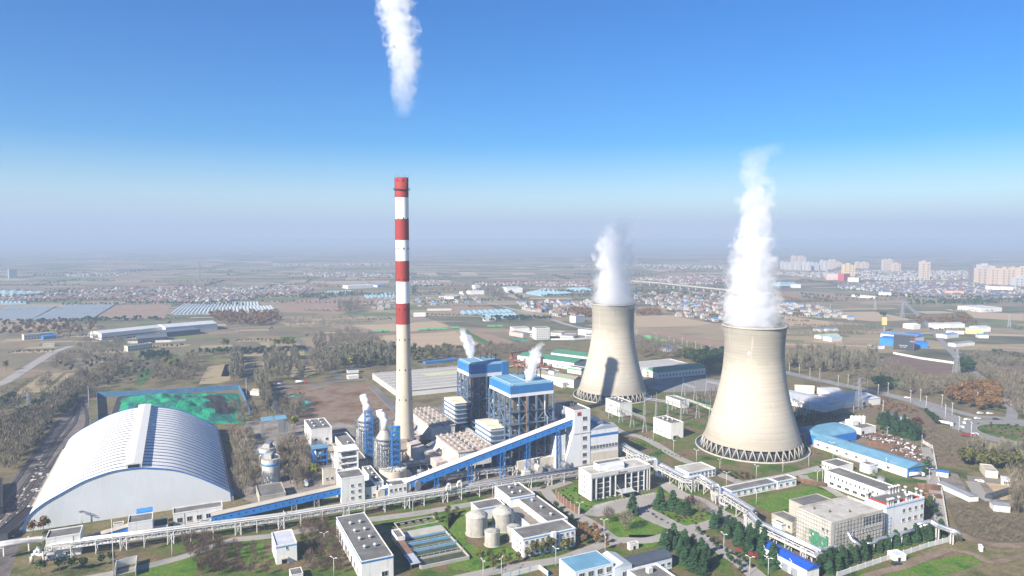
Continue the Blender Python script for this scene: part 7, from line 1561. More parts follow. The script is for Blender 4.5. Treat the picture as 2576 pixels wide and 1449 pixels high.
LST = [('grey open shed near the end of the far country road', mE(1255,670), mE(1355,672), 26, 8, GW, LG, 'gx'), ('grey-roofed hall beyond the yellow building', mE(1370,665), mE(1485,662), 22, 7, GW, LG, 'gx'), ('long yellow-walled building with a grey roof', mE(1490,705), mE(1625,712), 14, 8, mat('yellow_wall', (.62,.5,.22), .8), LG, 'gx'), ('grey hall with a thin mast right of the yellow building', mE(1590,695), mE(1680,692), 20, 8, GW, LG, 'gx'), ('blue-grey roofed shed beside the country road', mE(1350,745), mE(1440,735), 18, 6, GW, mat('bluegrey_roof', (.16,.24,.36), .7), 'gx'), ('dark roofed low shed right of the road bend', mE(1345,705), mE(1480,712), 10, 5, GW, GG, 'gx'), ('small blue shed near the mast', mE(1590,740), mE(1665,742), 12, 5, GW, MATS['bluegrey_roof'], 'gx'), ('long low grey shed near the road, right of the works', mE(1415,808), mE(1560,795), 12, 5, GW, GG, 'gx'),
       ('white-walled gabled store left of the far road', mE(1095,675), mE(1150,672), 22, 8, GW, GW, 'gx'), ('green-grey roof of a farm shed right of the nearer cooling tower', mE(400,748), mE(540,738), 14, 5, GW, mat('sage_roof', (.32,.40,.30), .8), 'gx'), ('white shed with a pale turquoise roof left of the works', mE(480,768), mE(560,760), 16, 6, GW, mat('turq_roof', (.30,.44,.46), .7), 'gx'), ('white gabled cottage pair left of the dark facade', mE(800,825), mE(880,822), 14, 5, GW, GG, 'gy'), ('low slate-blue roof in the brown field right of the tower', mE(360,690), mE(530,688), 10, 4, GW, MATS['bluegrey_roof'], 'gx'), ('broad white warehouse in the far fields at the right', mE(1430,525), mE(1605,545), 60, 9, GW, LG, 'flat'), ('pink long school building far right', mE(1335,415), mE(1478,418), 20, 12, mat('pink_wall', (.62,.36,.30), .8), GG, 'flat'), ('long white institute building below the far towers', mE(1640,388), mE(1850,395), 30, 16, GW, GG, 'flat'), ('white walled yard shed in the far fields', mE(630,428), mE(805,442), 14, 5, GW, LG, 'gx'), ('grey roofed shed beside the far avenue of trees', mE(835,415), mE(930,418), 30, 7, GW, LG, 'gx'),
       ('white cube on the far fields left of the avenue', mE(188,362), mE(248,362), 20, 12, GW, GG, 'flat'), ('red and white striped school wing among the far blocks', mE(440,300), mE(575,302), 24, 24, mat('red_white_wall', (.55,.42,.40), .8), GG, 'flat'), ('dark red block end of the far school', mE(572,308), mE(618,305), 24, 26, mat('red_wall', (.40,.05,.06), .8), GG, 'flat'), ('cream low block beside the far red one', mE(600,315), mE(685,318), 24, 16, CREAM, GG, 'flat'),
       ('long white factory with a flat roof left of the greenhouses far away', mC(425,183), mC(565,180), 40, 9, GW, LG, 'flat'), ('small white office of the far factory', mC(322,178), mC(415,180), 30, 7, GW, LG, 'flat'), ('tall white block behind the far factory', mC(470,145), mC(520,143), 24, 16, GW, GG, 'flat'), ('wide white hall with columns, right of the far factory', mC(770,168), mC(915,165), 70, 14, GW, LG, 'flat'), ('grey roofed hall between far factory and white hall', mC(600,160), mC(765,165), 60, 9, GW, LG, 'flat'), ('pale factory roof in the mid village', mC(130,225), mC(270,228), 50, 7, GW, PALER, 'flat'),
       ('white five-storey block in the half-built works beyond the boilers', mC(1040,610), mC(1170,605), 20, 19, GW, GG, 'flat'), ('low pink-walled building left of the white five-storey block', mC(790,565), mC(920,588), 16, 7, mat('pinkish_wall', (.55,.42,.36), .85), GG, 'flat'), ('white two-floor house beside the five-storey block', mC(968,580), mC(1032,582), 14, 10, GW, GG, 'flat'), ('flat pale building at the rear of the half-built works', mC(830,545), mC(980,540), 26, 8, GW, PALER, 'flat'), ('long low grey block right of the five-storey one', mC(1180,570), mC(1280,575), 20, 6, GW, GG, 'flat'), ('flat-roofed clarifier house in the half-built works', mC(1270,595), mC(1390,600), 28, 5, GW, GG, 'flat'), ('white and grey two-storey house left of the farther tower', mC(1435,560), mC(1570,575), 18, 10, GW, GG, 'flat'), ('small white hut below the two-storey house by the tower', mC(1505,590), mC(1570,592), 14, 6, GW, GG, 'flat'), ('white cube house beside the crossroads by the tower', mC(1412,450), mC(1500,440), 16, 13, GW, GG, 'flat'), ('low shed beside the second blue greenhouse', mC(565,435), mC(665,430), 14, 5, GW, mat('sage2', (.4,.42,.36), .8), 'gx'), ('thin long grey shed in the brown field', mC(20,335), mC(250,332), 8, 4, CREAM, GG, 'gx'), ('little white tent-like shed in the tan field', mB(1425,580), mB(1515,578), 12, 6, GW, GW, 'gx'),
       ('white two-storey row with dark windows at the far left', mA(182,757), mA(410,735), 10, 9, CREAM, PALER, 'flat'), ('white two-storey row in front of the far light sheds', mA(965,842), mA(1150,815), 9, 8, CREAM, GG, 'flat'), ('low blue shed beside the far left white row', mA(328,752), mA(425,742), 10, 5, BLUEP, BLUEP, 'gx'), ('flat white roof hut below the far left row', mA(322,812), mA(410,806), 12, 5, CREAM, PALER, 'flat'), ('white gatehouse left of the light sheds', mA(670,725), mA(730,722), 14, 6, GW, LG, 'flat'), ('far grey block standing alone at the left haze', mA(70,292), mA(132,290), 40, 38, mat('bluish_block', (.25,.3,.34), .8), GG, 'flat'), ('long white factory in the far haze left of the chimney', mB(930,370), mB(1120,362), 60, 10, GW, LG, 'flat'), ('white depot roof beside the far haze factory', mB(1150,358), mB(1215,352), 50, 8, GW, MATS['bluegrey_roof'], 'gx'), ('small white site cabin beyond the spoil ground', mB(930,1052), mB(1010,1045), 8, 4, GW, GW, 'flat'), ('dark-roofed hut behind the site cabin', mB(925,1008), mB(1010,1002), 8, 4, GW, DSTEEL, 'gx'), ('tin hut with a tan roof beside the asphalt lane', mB(190,1170), mB(258,1175), 10, 4, GW, mat('tan_tin', (.42,.36,.28), .8), 'gx'), ('white loading dock with red roof, by the timber yard', mC(1470,850), mC(1520,860), 12, 5, GW, mat('red_roof', (.33,.06,.05), .8), 'gx'), ('blue pavilion roof in the bare wood between the towers', mD(690,845), mD(765,838), 16, 4, GW, mat('pav_blue', (.08,.2,.5), .7), 'gx')]
for i, (lb, p0, p1, d_, h_, wl, rf, kd) in enumerate(LST):
    b = fb(next((n for k, n in (('shed', 'shed'), ('hall', 'hall'), ('hut', 'hut'), ('factory', 'factory'), ('house', 'house'), ('school', 'school'), ('store', 'store')) if k in lb), 'building'), lb, 'building', p0, p1, d_, h_, wl, rf, kind=kd, rise=2)
    if i in (26, 33, 41) or 'two-storey' in lb or 'five' in lb:
        n = 10 if 'row' in lb else 6; zs = [2, 5.6] if h_ < 12 else [2+3.6*k for k in range(5)]
        if h_ < 20: wins(b, 'f', rng(1, b['w'], n), zs, 1.8, 1.7)
# far left light sheds
b = shed_px('long pale blue-grey shed with an open end in the left middle distance', (mA(765,705), mA(1245,655), mA(730,685)), 11, LG, kind='gx', rise=2); MB().box(2, -.2, 3, b['w']-2, -.03, 4.6).build('window_band', DSTEEL, b['t'])
shed_px('pale stepped shed joined to the right end of the long one', (mA(1250,660), mA(1640,628), mA(1235,635)), 12, LG, kind='gx', rise=3); shed_px('dark blue-grey open shed in front of the long pale one', (mA(1040,745), mA(1265,730), mA(1035,722)), 8, mat('slate_sheet', (.10,.12,.15), .7), kind='gx', wall=DSTEEL, rise=1); shed_px('dark blue-grey shed right of the open one', (mA(1260,695), mA(1510,672), mA(1250,675)), 9, MATS['slate_sheet'], kind='gx', wall=DSTEEL, rise=1)
panel_fence('site_wall', 'white site wall in front of the pale sheds', [at(mA(960,782)), at(mA(1150,775)), at(mA(1290,770)), at(mA(1400,762))], 3.5, GW, CREAM, 9, 'wall')
# ---------------------------------------------------------------- greenhouses
FILM = mat('greenhouse_film', (.42,.46,.45), .6, .1, .2, spec=.3); FILMP = mat('blue_film', (.27,.41,.46), .6, .1, .1, spec=.3)
TUN = {}
def tunnel(p, q, w_, label, group):
    v = q-p; L_ = v.length
    if 'm' not in TUN:
        pr = [(-.5, 0)]+[(-.5*math.cos(math.pi*i/8), .52*math.sin(math.pi*i/8)) for i in range(9)][1:-1]+[(.5, 0)]
        TUN['m'] = mesh_of('greenhouse_tunnel', MB().prism(pr[::-1], 0, 1), FILM)
    o = bpy.data.objects.new('greenhouse_tunnel', TUN['m']); C.objects.link(o); o.location = (p.x, p.y, 0); o.rotation_euler.z = math.atan2(v.y, v.x)-math.pi/2; o.scale = (w_, L_, w_*.75)
    tag(o, label, 'greenhouse', group)
def tunnels(a, b_, c, d, n, label, group, fill=.9):
    a, b_, c, d = (at(p) for p in (a, b_, c, d)); w_ = (b_-a).length/n*fill
    for i in range(n): f = (i+.5)/n; tunnel(a+(b_-a)*f, d+(c-d)*f, w_, label, group)
tunnels(mA(252,600), mA(712,588), mA(872,488), mA(495,492), 17, 'long plastic greenhouse tunnel in the block beside the brown field', 'greenhouses by the brown field')
tunnels(mA(-160,605), mA(245,600), mA(425,502), mA(60,508), 15, 'long plastic greenhouse tunnel at the far left edge', 'greenhouses at the far left')
tunnels(mA(1275,568), mB(405,545), mB(355,500), mA(1335,522), 28, 'short plastic greenhouse tunnel in the front row of the double block', 'front greenhouse row')
tunnels(mA(1335,518), mB(268,503), mB(255,470), mA(1390,482), 24, 'short plastic greenhouse tunnel in the back row of the double block', 'back greenhouse row')
tunnels(mB(765,412), mB(960,405), mB(955,385), mB(775,388), 10, 'small plastic tunnel in the short row left of the chimney', 'short tunnel row')
for lb, T_, n in (('large multi-span blue-film greenhouse behind the boiler house steam', (mC(360,381), mC(845,362), mC(790,336), mC(332,352)), 9), ('multi-span pale greenhouse with scalloped roof below the large blue-film one', (mC(562,420), mC(900,407), mC(850,374), mC(522,388)), 9), ('wide pale blue greenhouse field left of the farther steam plume', (mC(1110,202), mC(1392,180), mC(1130,136), mC(945,176)), 10), ('hazy blue greenhouse strip right beside the farther plume', (mC(1490,170), mC(1600,160), mC(1500,126), mC(1330,132)), 6), ('pale greenhouse field just left of the chimney', (mB(1082,446), mB(1290,440), mB(1290,405), mB(1040,420)), 8), ('pale blue greenhouse strip in the far right fields', (mE(30,345), mE(240,347), mE(200,325), mE(40,322)), 5), ('hazy greenhouse block at the left edge behind the village', (mA(-60,490), mA(200,484), mA(205,462), mA(-60,465)), 8), ('second hazy greenhouse block at the left edge, farther off', (mA(-60,412), mA(330,408), mA(340,398), mA(-60,385)), 6)):
    P = [at(p) for p in T_]; o = P[0]; t = thing('greenhouse', lb, 'greenhouse', o); mb = MB()
    for i in range(n):
        f0, f1, fm = i/n, (i+1)/n, (i+.5)/n; q = [P[0]+(P[1]-P[0])*f for f in (f0, fm, f1)]+[P[3]+(P[2]-P[3])*f for f in (f0, fm, f1)]; q = [x-o for x in q]
        mb.add([(*q[0], 0), (*q[0], 3.2), (*q[1], 5.2), (*q[2], 3.2), (*q[2], 0), (*q[3], 0), (*q[3], 3.2), (*q[4], 5.2), (*q[5], 3.2), (*q[5], 0)], [(1,2,7,6), (2,3,8,7), (0,1,2,3,4), (9,8,7,6,5)]+([(0,5,6,1)] if i == 0 else [])+([(4,3,8,9)] if i == n-1 else []))
    mb.build('film_roof', FILMP, t)
# ---------------------------------------------------------------- villages
HM = [mat('house_white', (.46,.44,.41), .85, .1, .1), mat('house_cream', (.42,.36,.29), .85, .1, .1), mat('house_brick', (.30,.17,.12), .9, .15, .1)]
RM = [mat('tile_grey', (.17,.165,.165), .9, .2, .1), mat('tile_brown', (.21,.13,.095), .9, .2, .1), mat('tile_red', (.32,.09,.06), .85, .2, .1), mat('sheet_blue', (.09,.19,.40), .7, .2, .1), mat('slab_pale', (.30,.285,.26), .9, .2, .1)]
HP = []
for wi, ri, w_, d_, h_, kd in ((0,0,11,9,6.5,'g'), (0,1,12,8,6,'g'), (1,1,10,8,4.5,'g'), (2,1,13,8,4.5,'g'), (0,4,11,10,7,'f'), (0,2,12,9,6.5,'g'), (1,0,14,8,4,'g'), (0,3,10,9,5,'g'), (0,4,16,9,6.5,'f'), (2,0,11,9,5,'g')):
    mb = MB(); mb.box(-w_/2, -d_/2, 0, w_/2, d_/2, h_, 0)
    if kd == 'g': mb.add([(-w_/2-.5,-d_/2-.6,h_),(w_/2+.5,-d_/2-.6,h_),(w_/2+.5,d_/2+.6,h_),(-w_/2-.5,d_/2+.6,h_),(-w_/2-.5,0,h_+2.4),(w_/2+.5,0,h_+2.4)], [(0,1,5,4),(2,3,4,5),(3,0,4),(1,2,5),(3,2,1,0)], 1)
    else: mb.box(-w_/2-.2, -d_/2-.2, h_, w_/2+.2, d_/2+.2, h_+.3, 1); mb.box(-w_/4, 0, h_+.3, w_/6, d_/2-.5, h_+2.6, 0)
    for z in ([1.7, 4.6] if h_ > 5.5 else [1.7]):
        for x in (-.3, 0, .3): mb.box(x*w_-.8, -d_/2-.06, z-.8, x*w_+.8, -d_/2+.02, z+.8, 2)
    HP.append((mesh_of('house', mb, [HM[wi], RM[ri], BLACK]), mb, wi, ri))
hcount = 0
def village(poly, n, label, group, ids, ang=8, seed=1, single=True, row=17, col=16):
    """rows of houses inside a surveyed outline"""
    global hcount
    P = [at(p) for p in poly]; r = random.Random(seed); a = R_(ang); ex, ey = Vector((math.cos(a), math.sin(a))), Vector((-math.sin(a), math.cos(a))); c = sum(P, Vector((0, 0)))/len(P)
    cand = []
    S_ = max((p-c).length for p in P); k = int(S_/min(row, col))+1
    for j in range(-k, k+1):
        for i in range(-k, k+1):
            q = c+ex*(i*col+r.uniform(-3, 3))+ey*(j*row+r.uniform(-2, 2)+(6 if j % 2 else 0))
            if inside(q, P) and r.random() < .86: cand.append(q)
    r.shuffle(cand); cand = cand[:n]; out = []
    for q in cand:
        m = r.choice(ids); rz = a+r.choice([0, 0, 0, 0, math.pi/2])+r.uniform(-.06, .06); sc = r.uniform(.8, 1.2)*(1 if single else .85)
        if single:
            o = bpy.data.objects.new('house', HP[m][0]); C.objects.link(o); o.location = (q.x, q.y, 0); o.rotation_euler.z = rz; o.scale = (sc, sc, r.uniform(.85, 1.15)); tag(o, label, 'house', group); hcount += 1
        else: out.append((q, rz, sc, m))
    return out
V3 = [mC(850,262), mC(1180,258), mC(1570,255), mC(1570,345), mC(1400,418), mC(1220,385), mC(960,335)]
V4 = [mD(450,420), mD(700,405), mD(1140,405), mD(1140,620), mD(1000,610), mD(760,575), mD(640,500), mD(470,470)]
V5 = [mE(60,490), mE(260,490), mE(450,520), mE(660,605), mE(400,590), mE(90,550)]
V2 = [mB(1050,470), mB(1140,450), mB(1280,440), mB(1280,525), mB(1130,528)]
V2b = [mB(1395,455), mB(1650,430), mB(1930,440), mB(1932,480), mB(1520,500), mB(1400,505)]
village(V3, 75, 'small house of the village between boiler steam and farther cooling tower', 'village left of the farther tower', [0,1,4,5,7,8,3], -20, 3)
village(V4, 130, 'small white house of the village between the two cooling towers', 'village between the towers', [0,0,1,4,8,5,7], 12, 4, row=24)
village(V5, 34, 'small terraced house of the village right of the nearer cooling tower', 'village right of the nearer tower', [0,0,5,8,7], -14, 5, row=26, col=17)
village(V2, 32, 'small house of the hamlet left of the chimney', 'hamlet left of the chimney', [2,1,4,6,0], 10, 6)
village(V2b, 27, 'small house of the hamlet right of the chimney', 'hamlet right of the chimney', [0,4,1,6,7], 10, 7, col=30)
far = []
for poly, n, ids, an, sd in (([mA(-80,440),mA(500,400),mA(900,370),mA(1400,365),mA(1932,375),mA(1932,450),mA(1500,475),mA(1000,465),mA(600,450),mA(0,480)], 700, [3,2,1,9,3,6,4,0], 9, 11), ([mB(0,375),mB(420,355),mB(680,375),mB(600,400),mB(0,430)], 230, [3,2,1,9,4,0], 9, 12), ([mB(590,260),mB(900,250),mB(1280,268),mB(1280,282),mB(700,280)], 160, [1,4,2,0], 5, 13), ([mB(1390,320),mB(1580,310),mB(1640,345),mB(1390,345)], 90, [1,4,2,0], 5, 14), ([mB(330,185),mB(1280,175),mB(1280,195),mB(400,205)], 90, [4,0,1], 5, 15), ([mC(480,90),mC(1200,75),mC(1560,85),mC(1560,110),mC(900,105),mC(480,108)], 190, [5,1,4,0], 5, 16), ([mD(450,300),mD(900,275),mD(1150,280),mD(1150,330),mD(850,340),mD(600,310)], 230, [0,4,1,5], 5, 17), ([mE(520,350),mE(900,320),mE(1500,330),mE(1932,370),mE(1932,440),mE(1500,440),mE(1050,425),mE(860,395),mE(560,370)], 800, [0,1,4,7,6,3], 0, 18), ([mE(60,260),mE(600,240),mE(1500,240),mE(1540,300),mE(900,310),mE(400,290)], 420, [4,0,8,4,1], 0, 19), ([mA(500,262),mA(700,255),mA(960,262),mA(900,272),mA(520,275)], 60, [4,0,1], 4, 20), ([mD(-100,200),mD(450,185),mD(1150,200),mD(1150,225),mD(500,215)], 90, [4,0], 4, 21)):
    far += village(poly, n*2, None, None, ids, an, sd, single=False, row=14, col=12)
Vs, Qs, Ms = [], [], []; off = 0; fm = HM+RM+[BLACK]
QH = []
for me, mb, wi, ri in HP:
    keep = [(f if len(f) == 4 else (f[0], f[1], f[2], f[2]), {0: wi, 1: 3+ri, 2: 8}[m]) for f, m in zip(mb.f, mb.m) if len(f) == 4]
    QH.append((np.array(mb.v), np.array([k[0] for k in keep]), np.array([k[1] for k in keep])))
for q, rz, sc, m in far:
    V, Q, M_ = QH[m]; c_, s_ = math.cos(rz)*sc, math.sin(rz)*sc; W = np.empty_like(V); W[:, 0] = V[:, 0]*c_-V[:, 1]*s_+q.x; W[:, 1] = V[:, 0]*s_+V[:, 1]*c_+q.y; W[:, 2] = V[:, 2]*sc
    Vs.append(W); Qs.append(Q+off); Ms.append(M_); off += len(V)
o = bpy.data.objects.new('distant_settlement', np_mesh('distant_settlement', np.concatenate(Vs), np.concatenate(Qs), np.concatenate(Ms), fm)); C.objects.link(o); tag(o, kind='stuff')
# village trees
wood('village_greenery', [('olive', scatter(V3, 90, 0, 31)+scatter(V4, 120, 0, 32)+scatter(V2b, 50, 0, 33), 7, 36), ('bare', scatter(V3, 90, 0, 34)+scatter(V4, 130, 0, 35)+scatter(V2, 30, 0, 36)+scatter([mA(0,420),mA(900,370),mA(1932,375),mA(1932,460),mA(900,470),mA(0,480)], 420, 0, 37), 9, 30), ('evergreen', scatter([mA(0,440),mA(1000,380),mA(1932,400),mA(1932,470),mA(900,475),mA(0,490)], 300, 0, 38), 8, 30)])
# ---------------------------------------------------------------- far towers
TW = [mat('tower_beige', (.52,.42,.33), .8, .06, .05), mat('tower_grey', (.46,.46,.46), .8, .06, .05), mat('tower_yellow', (.60,.48,.28), .8, .06, .05), mat('tower_dark', (.16,.15,.16), .7, .1, .05)]
def highrise(c0, c1, rb, rt, mi, label, group=None):
    p, q = at(mE(c0, rb)), at(mE(c1, rb)); w_ = (q-p).length; h_ = zat(p.y, mE(0, rt)[1]); t = thing('tower_block', label, 'tower block', p, math.atan2(q.y-p.y, q.x-p.x), group)
    mb = MB(); n = max(2, int(w_/13))
    for i in range(n): mb.box(w_*i/n+(.0 if i == 0 else 1.5), -(1.5 if i % 2 else 0), 0, w_*(i+1)/n, 18, h_*(1-.03*(i % 3)))
    mb.build('wall', TW[mi], t); MB().box(w_*.3, 4, h_*.96, w_*.6, 14, h_+4).build('lift_house', TW[mi], t)
    wm = MB(); k = int(h_/9)
    for i in range(n):
        for j in range(k): wm.box(w_*(i+.35)/n, -(1.5 if i % 2 else 0)-.3, 4+j*9, w_*(i+.7)/n, .0, 8+j*9)
    wm.build('window_grid', TW[3], t)
    if len(t.children): t.children[-1]['kind'] = 'stuff'
for c0, c1, rb, rt in ((100,128,222,165), (132,160,224,168), (165,190,225,170), (205,247,228,170), (266,300,230,166), (302,325,232,168), (330,352,230,172), (356,385,230,175), (398,425,230,155), (428,452,232,160), (462,488,222,150), (492,516,215,148), (520,560,205,168), (665,700,212,166), (705,760,215,168)): highrise(c0, c1, rb, rt, 1 if c0 < 450 else 0, 'hazy apartment tower in the far row right of the tall steam plume', 'far tower row')
for c0, c1, rb, rt in ((180,218,190,121), (232,286,192,122)): highrise(c0, c1, rb, rt, 0, 'one of two taller towers rising behind the hazy tower row', 'two taller far towers')
highrise(568, 657, 282, 183, 2, 'broad yellow hotel block in the middle of the far town'); highrise(868, 905, 238, 150, 0, 'twin beige tower, left half of the pair in the far town'); highrise(907, 942, 238, 147, 0, 'twin beige tower, right half of the pair in the far town'); highrise(946, 1000, 244, 178, 0, 'lower beige block joined to the far twin towers'); highrise(1153, 1220, 302, 163, 0, 'single tall brown tower standing apart in the far town')
highrise(1535, 1600, 302, 182, 3, 'dark-sided tower at the left of the big tower cluster'); highrise(1590, 1700, 330, 186, 1, 'tall pale tower behind the front of the big cluster')
for c0, c1, rb, rt in ((1575,1650,335,210), (1675,1745,342,206), (1758,1830,346,214), (1832,1890,346,210), (1895,1960,350,208)): highrise(c0, c1, rb, rt, 0, 'beige residential tower in the front row of the big cluster at the right edge', 'front towers of the big cluster')
highrise(1862, 1960, 352, 282, 1, 'pale lower slab in front of the big tower cluster')
# ---------------------------------------------------------------- viaduct, pylons, gantries, lamps
vp = [at(mD(430,335)), at(mD(640,352)), at(mD(860,378)), at(mD(1160,410)), at(mD(1500,440))]; t_ = thing('viaduct', 'long elevated railway viaduct crossing the fields between the steam plumes', 'viaduct', vp[0])
for a, b_ in zip(vp, vp[1:]):
    a_, c_ = a-vp[0], b_-vp[0]; d = (c_-a_).normalized(); n_ = Vector((-d.y, d.x))*6
    MB().add([(*(a_-n_), 11), (*(c_-n_), 11), (*(c_+n_), 11), (*(a_+n_), 11), (*(a_-n_), 14.5), (*(c_-n_), 14.5), (*(c_+n_), 14.5), (*(a_+n_), 14.5)], [(0,1,5,4), (1,2,6,5), (2,3,7,6), (3,0,4,7), (4,5,6,7), (3,2,1,0)]).build('deck', CONC, t_)
    k = max(1, int((c_-a_).length/34))
    for i in range(k): q = a_+(c_-a_)*i/k; put('pier', mesh_of('pier', MB().box(-1.6, -3.2, 0, 1.6, 3.2, 11), CONC), t_, (q.x, q.y, 0), math.atan2(d.y, d.x))
def lattice(mb, base, top, h, z0=0, n=6, w=.3):
    zz = [z0+(h-z0)*(1-(1-i/n)**1.25) for i in range(n+1)]; f = lambda z: base/2+(top-base)/2*(z-z0)/(h-z0)
    for i in range(n):
        a, b_ = f(zz[i]), f(zz[i+1])
        C4 = [(-1,-1),(1,-1),(1,1),(-1,1)]
        for k in range(4):
            (x0, y0), (x1, y1) = C4[k], C4[(k+1) % 4]
            mb.bar((x0*a, y0*a, zz[i]), (x0*b_, y0*b_, zz[i+1]), w); mb.bar((x0*a, y0*a, zz[i]), (x1*b_, y1*b_, zz[i+1]), w*.6); mb.bar((x1*a, y1*a, zz[i]), (x0*b_, y0*b_, zz[i+1]), w*.6); mb.bar((x0*b_, y0*b_, zz[i+1]), (x1*b_, y1*b_, zz[i+1]), w*.6)
    return mb
PYL = mat('pylon_steel', (.42,.43,.44), .5, .1, .2, .4)
def pylon(p, h, label, rz=.4, group=None, first=None):
    if first: o = dup(first, p, rz, label, group, sc=h/45); return o
    t = thing('pylon', label, 'pylon', p, rz, group); lattice(MB(), 9, 2, 45, 0, 9, .45).build('mast_lattice', PYL, t)
    for z, L_ in ((30, 11), (37, 13), (44, 11)):
        m_ = MB()
        for s_ in (-1, 1): m_.bar((0, .8, z), (s_*L_, 0, z+.8), .35); m_.bar((0, -.8, z), (s_*L_, 0, z+.8), .35); m_.bar((0, 0, z+2.6), (s_*L_, 0, z+.8), .3); m_.bar((s_*L_*.95, 0, z+.8), (s_*L_*.95, 0, z-1.6), .25)
        m_.build('cross_arm', PYL, t)
    t.scale = (h/45,)*3; return t
def hpx(p, v): return zat(at(p).y, v)
py0 = pylon(at(mE(680,1275)), hpx(mE(680,1275), mE(0,1045)[1]), 'big lattice pylon beside the highway behind the blue sheds')
for p, vt, lb in ((mE(1420,1010), mE(0,820)[1], 'lattice pylon by the dark field and country road, right side'), (A(220,215), A(0,60)[1], 'lattice pylon in the bare woods at the left'), (mE(808,530), mE(0,440)[1], 'hazy pylon in the far fields left of the avenue'), (mE(1012,590), mE(0,470)[1], 'hazy pylon beside the far country road'), (mE(1820,660), mE(0,560)[1], 'hazy pylon at the far right fields'), (mD(712,330), mD(0,262)[1], 'hazy pylon above the viaduct'), (mD(795,385), mD(0,320)[1], 'hazy pylon in front of the viaduct'), (mE(470,540), mE(0,480)[1], 'faint pylon beyond the terraced village'), (mB(1462,880), mB(0,812)[1], 'small pylon in the copse right of the chimney'), (mA(1508,300), mA(0,170)[1], 'very faint tall pylon in the left haze')):
    pylon(at(p), hpx(p, vt), lb, rnd.uniform(0, 1.5), None, py0)
def gantry(label, cols, beam_v0):
    """cols: ground points (px); beam_v0: v of the beam over the first column"""
    P = [at(p) for p in cols]; h = zat(P[0].y, beam_v0); t = thing('gantry', label, 'gantry', P[0]); v = P[-1]-P[0]; d = v.normalized(); n_ = Vector((-d.y, d.x)); o = P[0]
    for p in P:
        q = p-o; m_ = MB()
        for s_ in (-1, 1):
            for e in (-.35, .35): m_.bar((*(q+n_*s_*2.2+d*e), 0), (*(q+n_*s_*.3+d*e), h), .22)
            for k in range(6): z0, z1 = h*k/6, h*(k+1)/6; m_.bar((*(q+n_*s_*(2.2-1.9*k/6)+d*.35*(-1)**k), z0), (*(q+n_*s_*(2.2-1.9*(k+1)/6)-d*.35*(-1)**k), z1), .14)
        for k in range(1, 5): z0 = h*k/5; ww = 2.2-1.9*k/5; m_.bar((*(q-n_*ww), z0), (*(q+n_*ww), z0), .16)
        m_.bar((*q, h), (*q, h+6), .18); m_.build('column_lattice', PYL, t)
    m_ = MB(); L_ = v.length; k = int(L_/2)
    for dz in (0, 1.4):
        for s_ in (-.6, .6): m_.bar((*(n_*s_), h-1.4+dz), (*(v+n_*s_), h-1.4+dz), .2)
    for i in range(k):
        a, b_ = v*i/k, v*(i+1)/k
        for s_ in (-.6, .6): m_.bar((*(a+n_*s_), h-1.4 if i % 2 else h), (*(b_+n_*s_), h if i % 2 else h-1.4), .14)
        m_.bar((*(a-n_*.6), h), (*(b_+n_*.6), h), .12)
    m_.build('beam_lattice', PYL, t)
    for i in range(1, 3*(len(P)-1), 1): q = v*i/(3*(len(P)-1)); MB().lathe([(.18, h-4.2), (.3, h-3.8), (.18, h-3.4), (.3, h-3), (.18, h-2.6), (.3, h-2.2), (.15, h-1.4)], 8, c=(q.x, q.y)).build('insulator', mat('insulator_brown', (.2,.12,.09), .4), t)
gantry('front steel lattice gantry before the white vented blocks', [mD(265,1345), mD(345,1378), mD(430,1412), mD(525,1450)], mD(0,1240)[1])
gantry('second lattice gantry, across the middle of the switchyard lawn', [mD(525,1325), mD(612,1330), mD(700,1345), mD(800,1368)], mD(0,1190)[1])
gantry('third lattice gantry, beside the low white switchyard house', [mD(745,1285), mD(832,1312), mD(925,1345), mD(1020,1380)], mD(0,1168)[1])
gantry('rear lattice gantry at the dusty yard edge', [mD(815,1180), mD(905,1212)], mD(0,1082)[1])
gantry('rear lattice gantry close to the nearer cooling tower', [mD(992,1165), mD(1085,1185)], mD(0,1062)[1])
gantry('shaded lattice gantry behind the nearer cooling tower', [E(185,200), E(230,240), E(300,260)], E(0,110)[1])
ins = MB(); ins.bar((0, 0, 0), (0, 0, 2.6), .35); ins.lathe([(.2, 2.6), (.42, 2.9), (.2, 3.2), (.42, 3.5), (.2, 3.8), (.42, 4.1), (.15, 4.6)], 8, 1); im = mesh_of('breaker_post', ins, [STEEL, MATS['insulator_brown']])
for i, p in enumerate(scatter([mD(940,1190), mD(1050,1140), mD(1095,1180), mD(1000,1255)], 46, 1.5, 66)):
    o = bpy.data.objects.new('breaker_post', im); C.objects.link(o); o.location = (p.x, p.y, 0); o.scale = (1, 1, rnd.uniform(.8, 1.5)); tag(o, 'grey insulator post in the switchgear field behind the switchyard house', 'insulator post', 'switchgear posts')
panel_fence('switchyard_fence', 'low brown fence along the switchgear field', [at(mD(860,1215)), at(mD(950,1250)), at(mD(1050,1295))], 2, CREAM, CREAM, 4)
# walls
WL = mat('boundary_wall_white', (.60,.59,.56), .9, .15, .2)
panel_fence('boundary_wall', 'pale boundary wall along the right-hand lane', [at(E(*q)) for q in ((1170,448), (1240,490), (1262,600), (1285,720), (1318,860), (1345,1030), (1368,1190))], 2.8, WL, WL, 5, 'wall')
panel_fence('boundary_wall', 'white boundary wall below the conifer rows', [at(E(*q)) for q in ((1368,1190), (1210,1232), (1080,1275), (900,1330), (620,1425), (520,1460))], 2.6, WL, WL, 5, 'wall')
panel_fence('screen_wall', 'rusty screen wall left of the office lawn', [at(Cc(800,860)), at(Cc(880,930)), at(Cc(970,990))], 5, RUST, WPAINT, 4, 'wall')
panel_fence('garden_wall', 'white and blue low wall at the bottom edge', [at(Cc(390,1470)), at(Cc(520,1440)), at(Cc(675,1400)), at(Cc(740,1450))], 2.5, WL, SKYB, 4, 'wall')
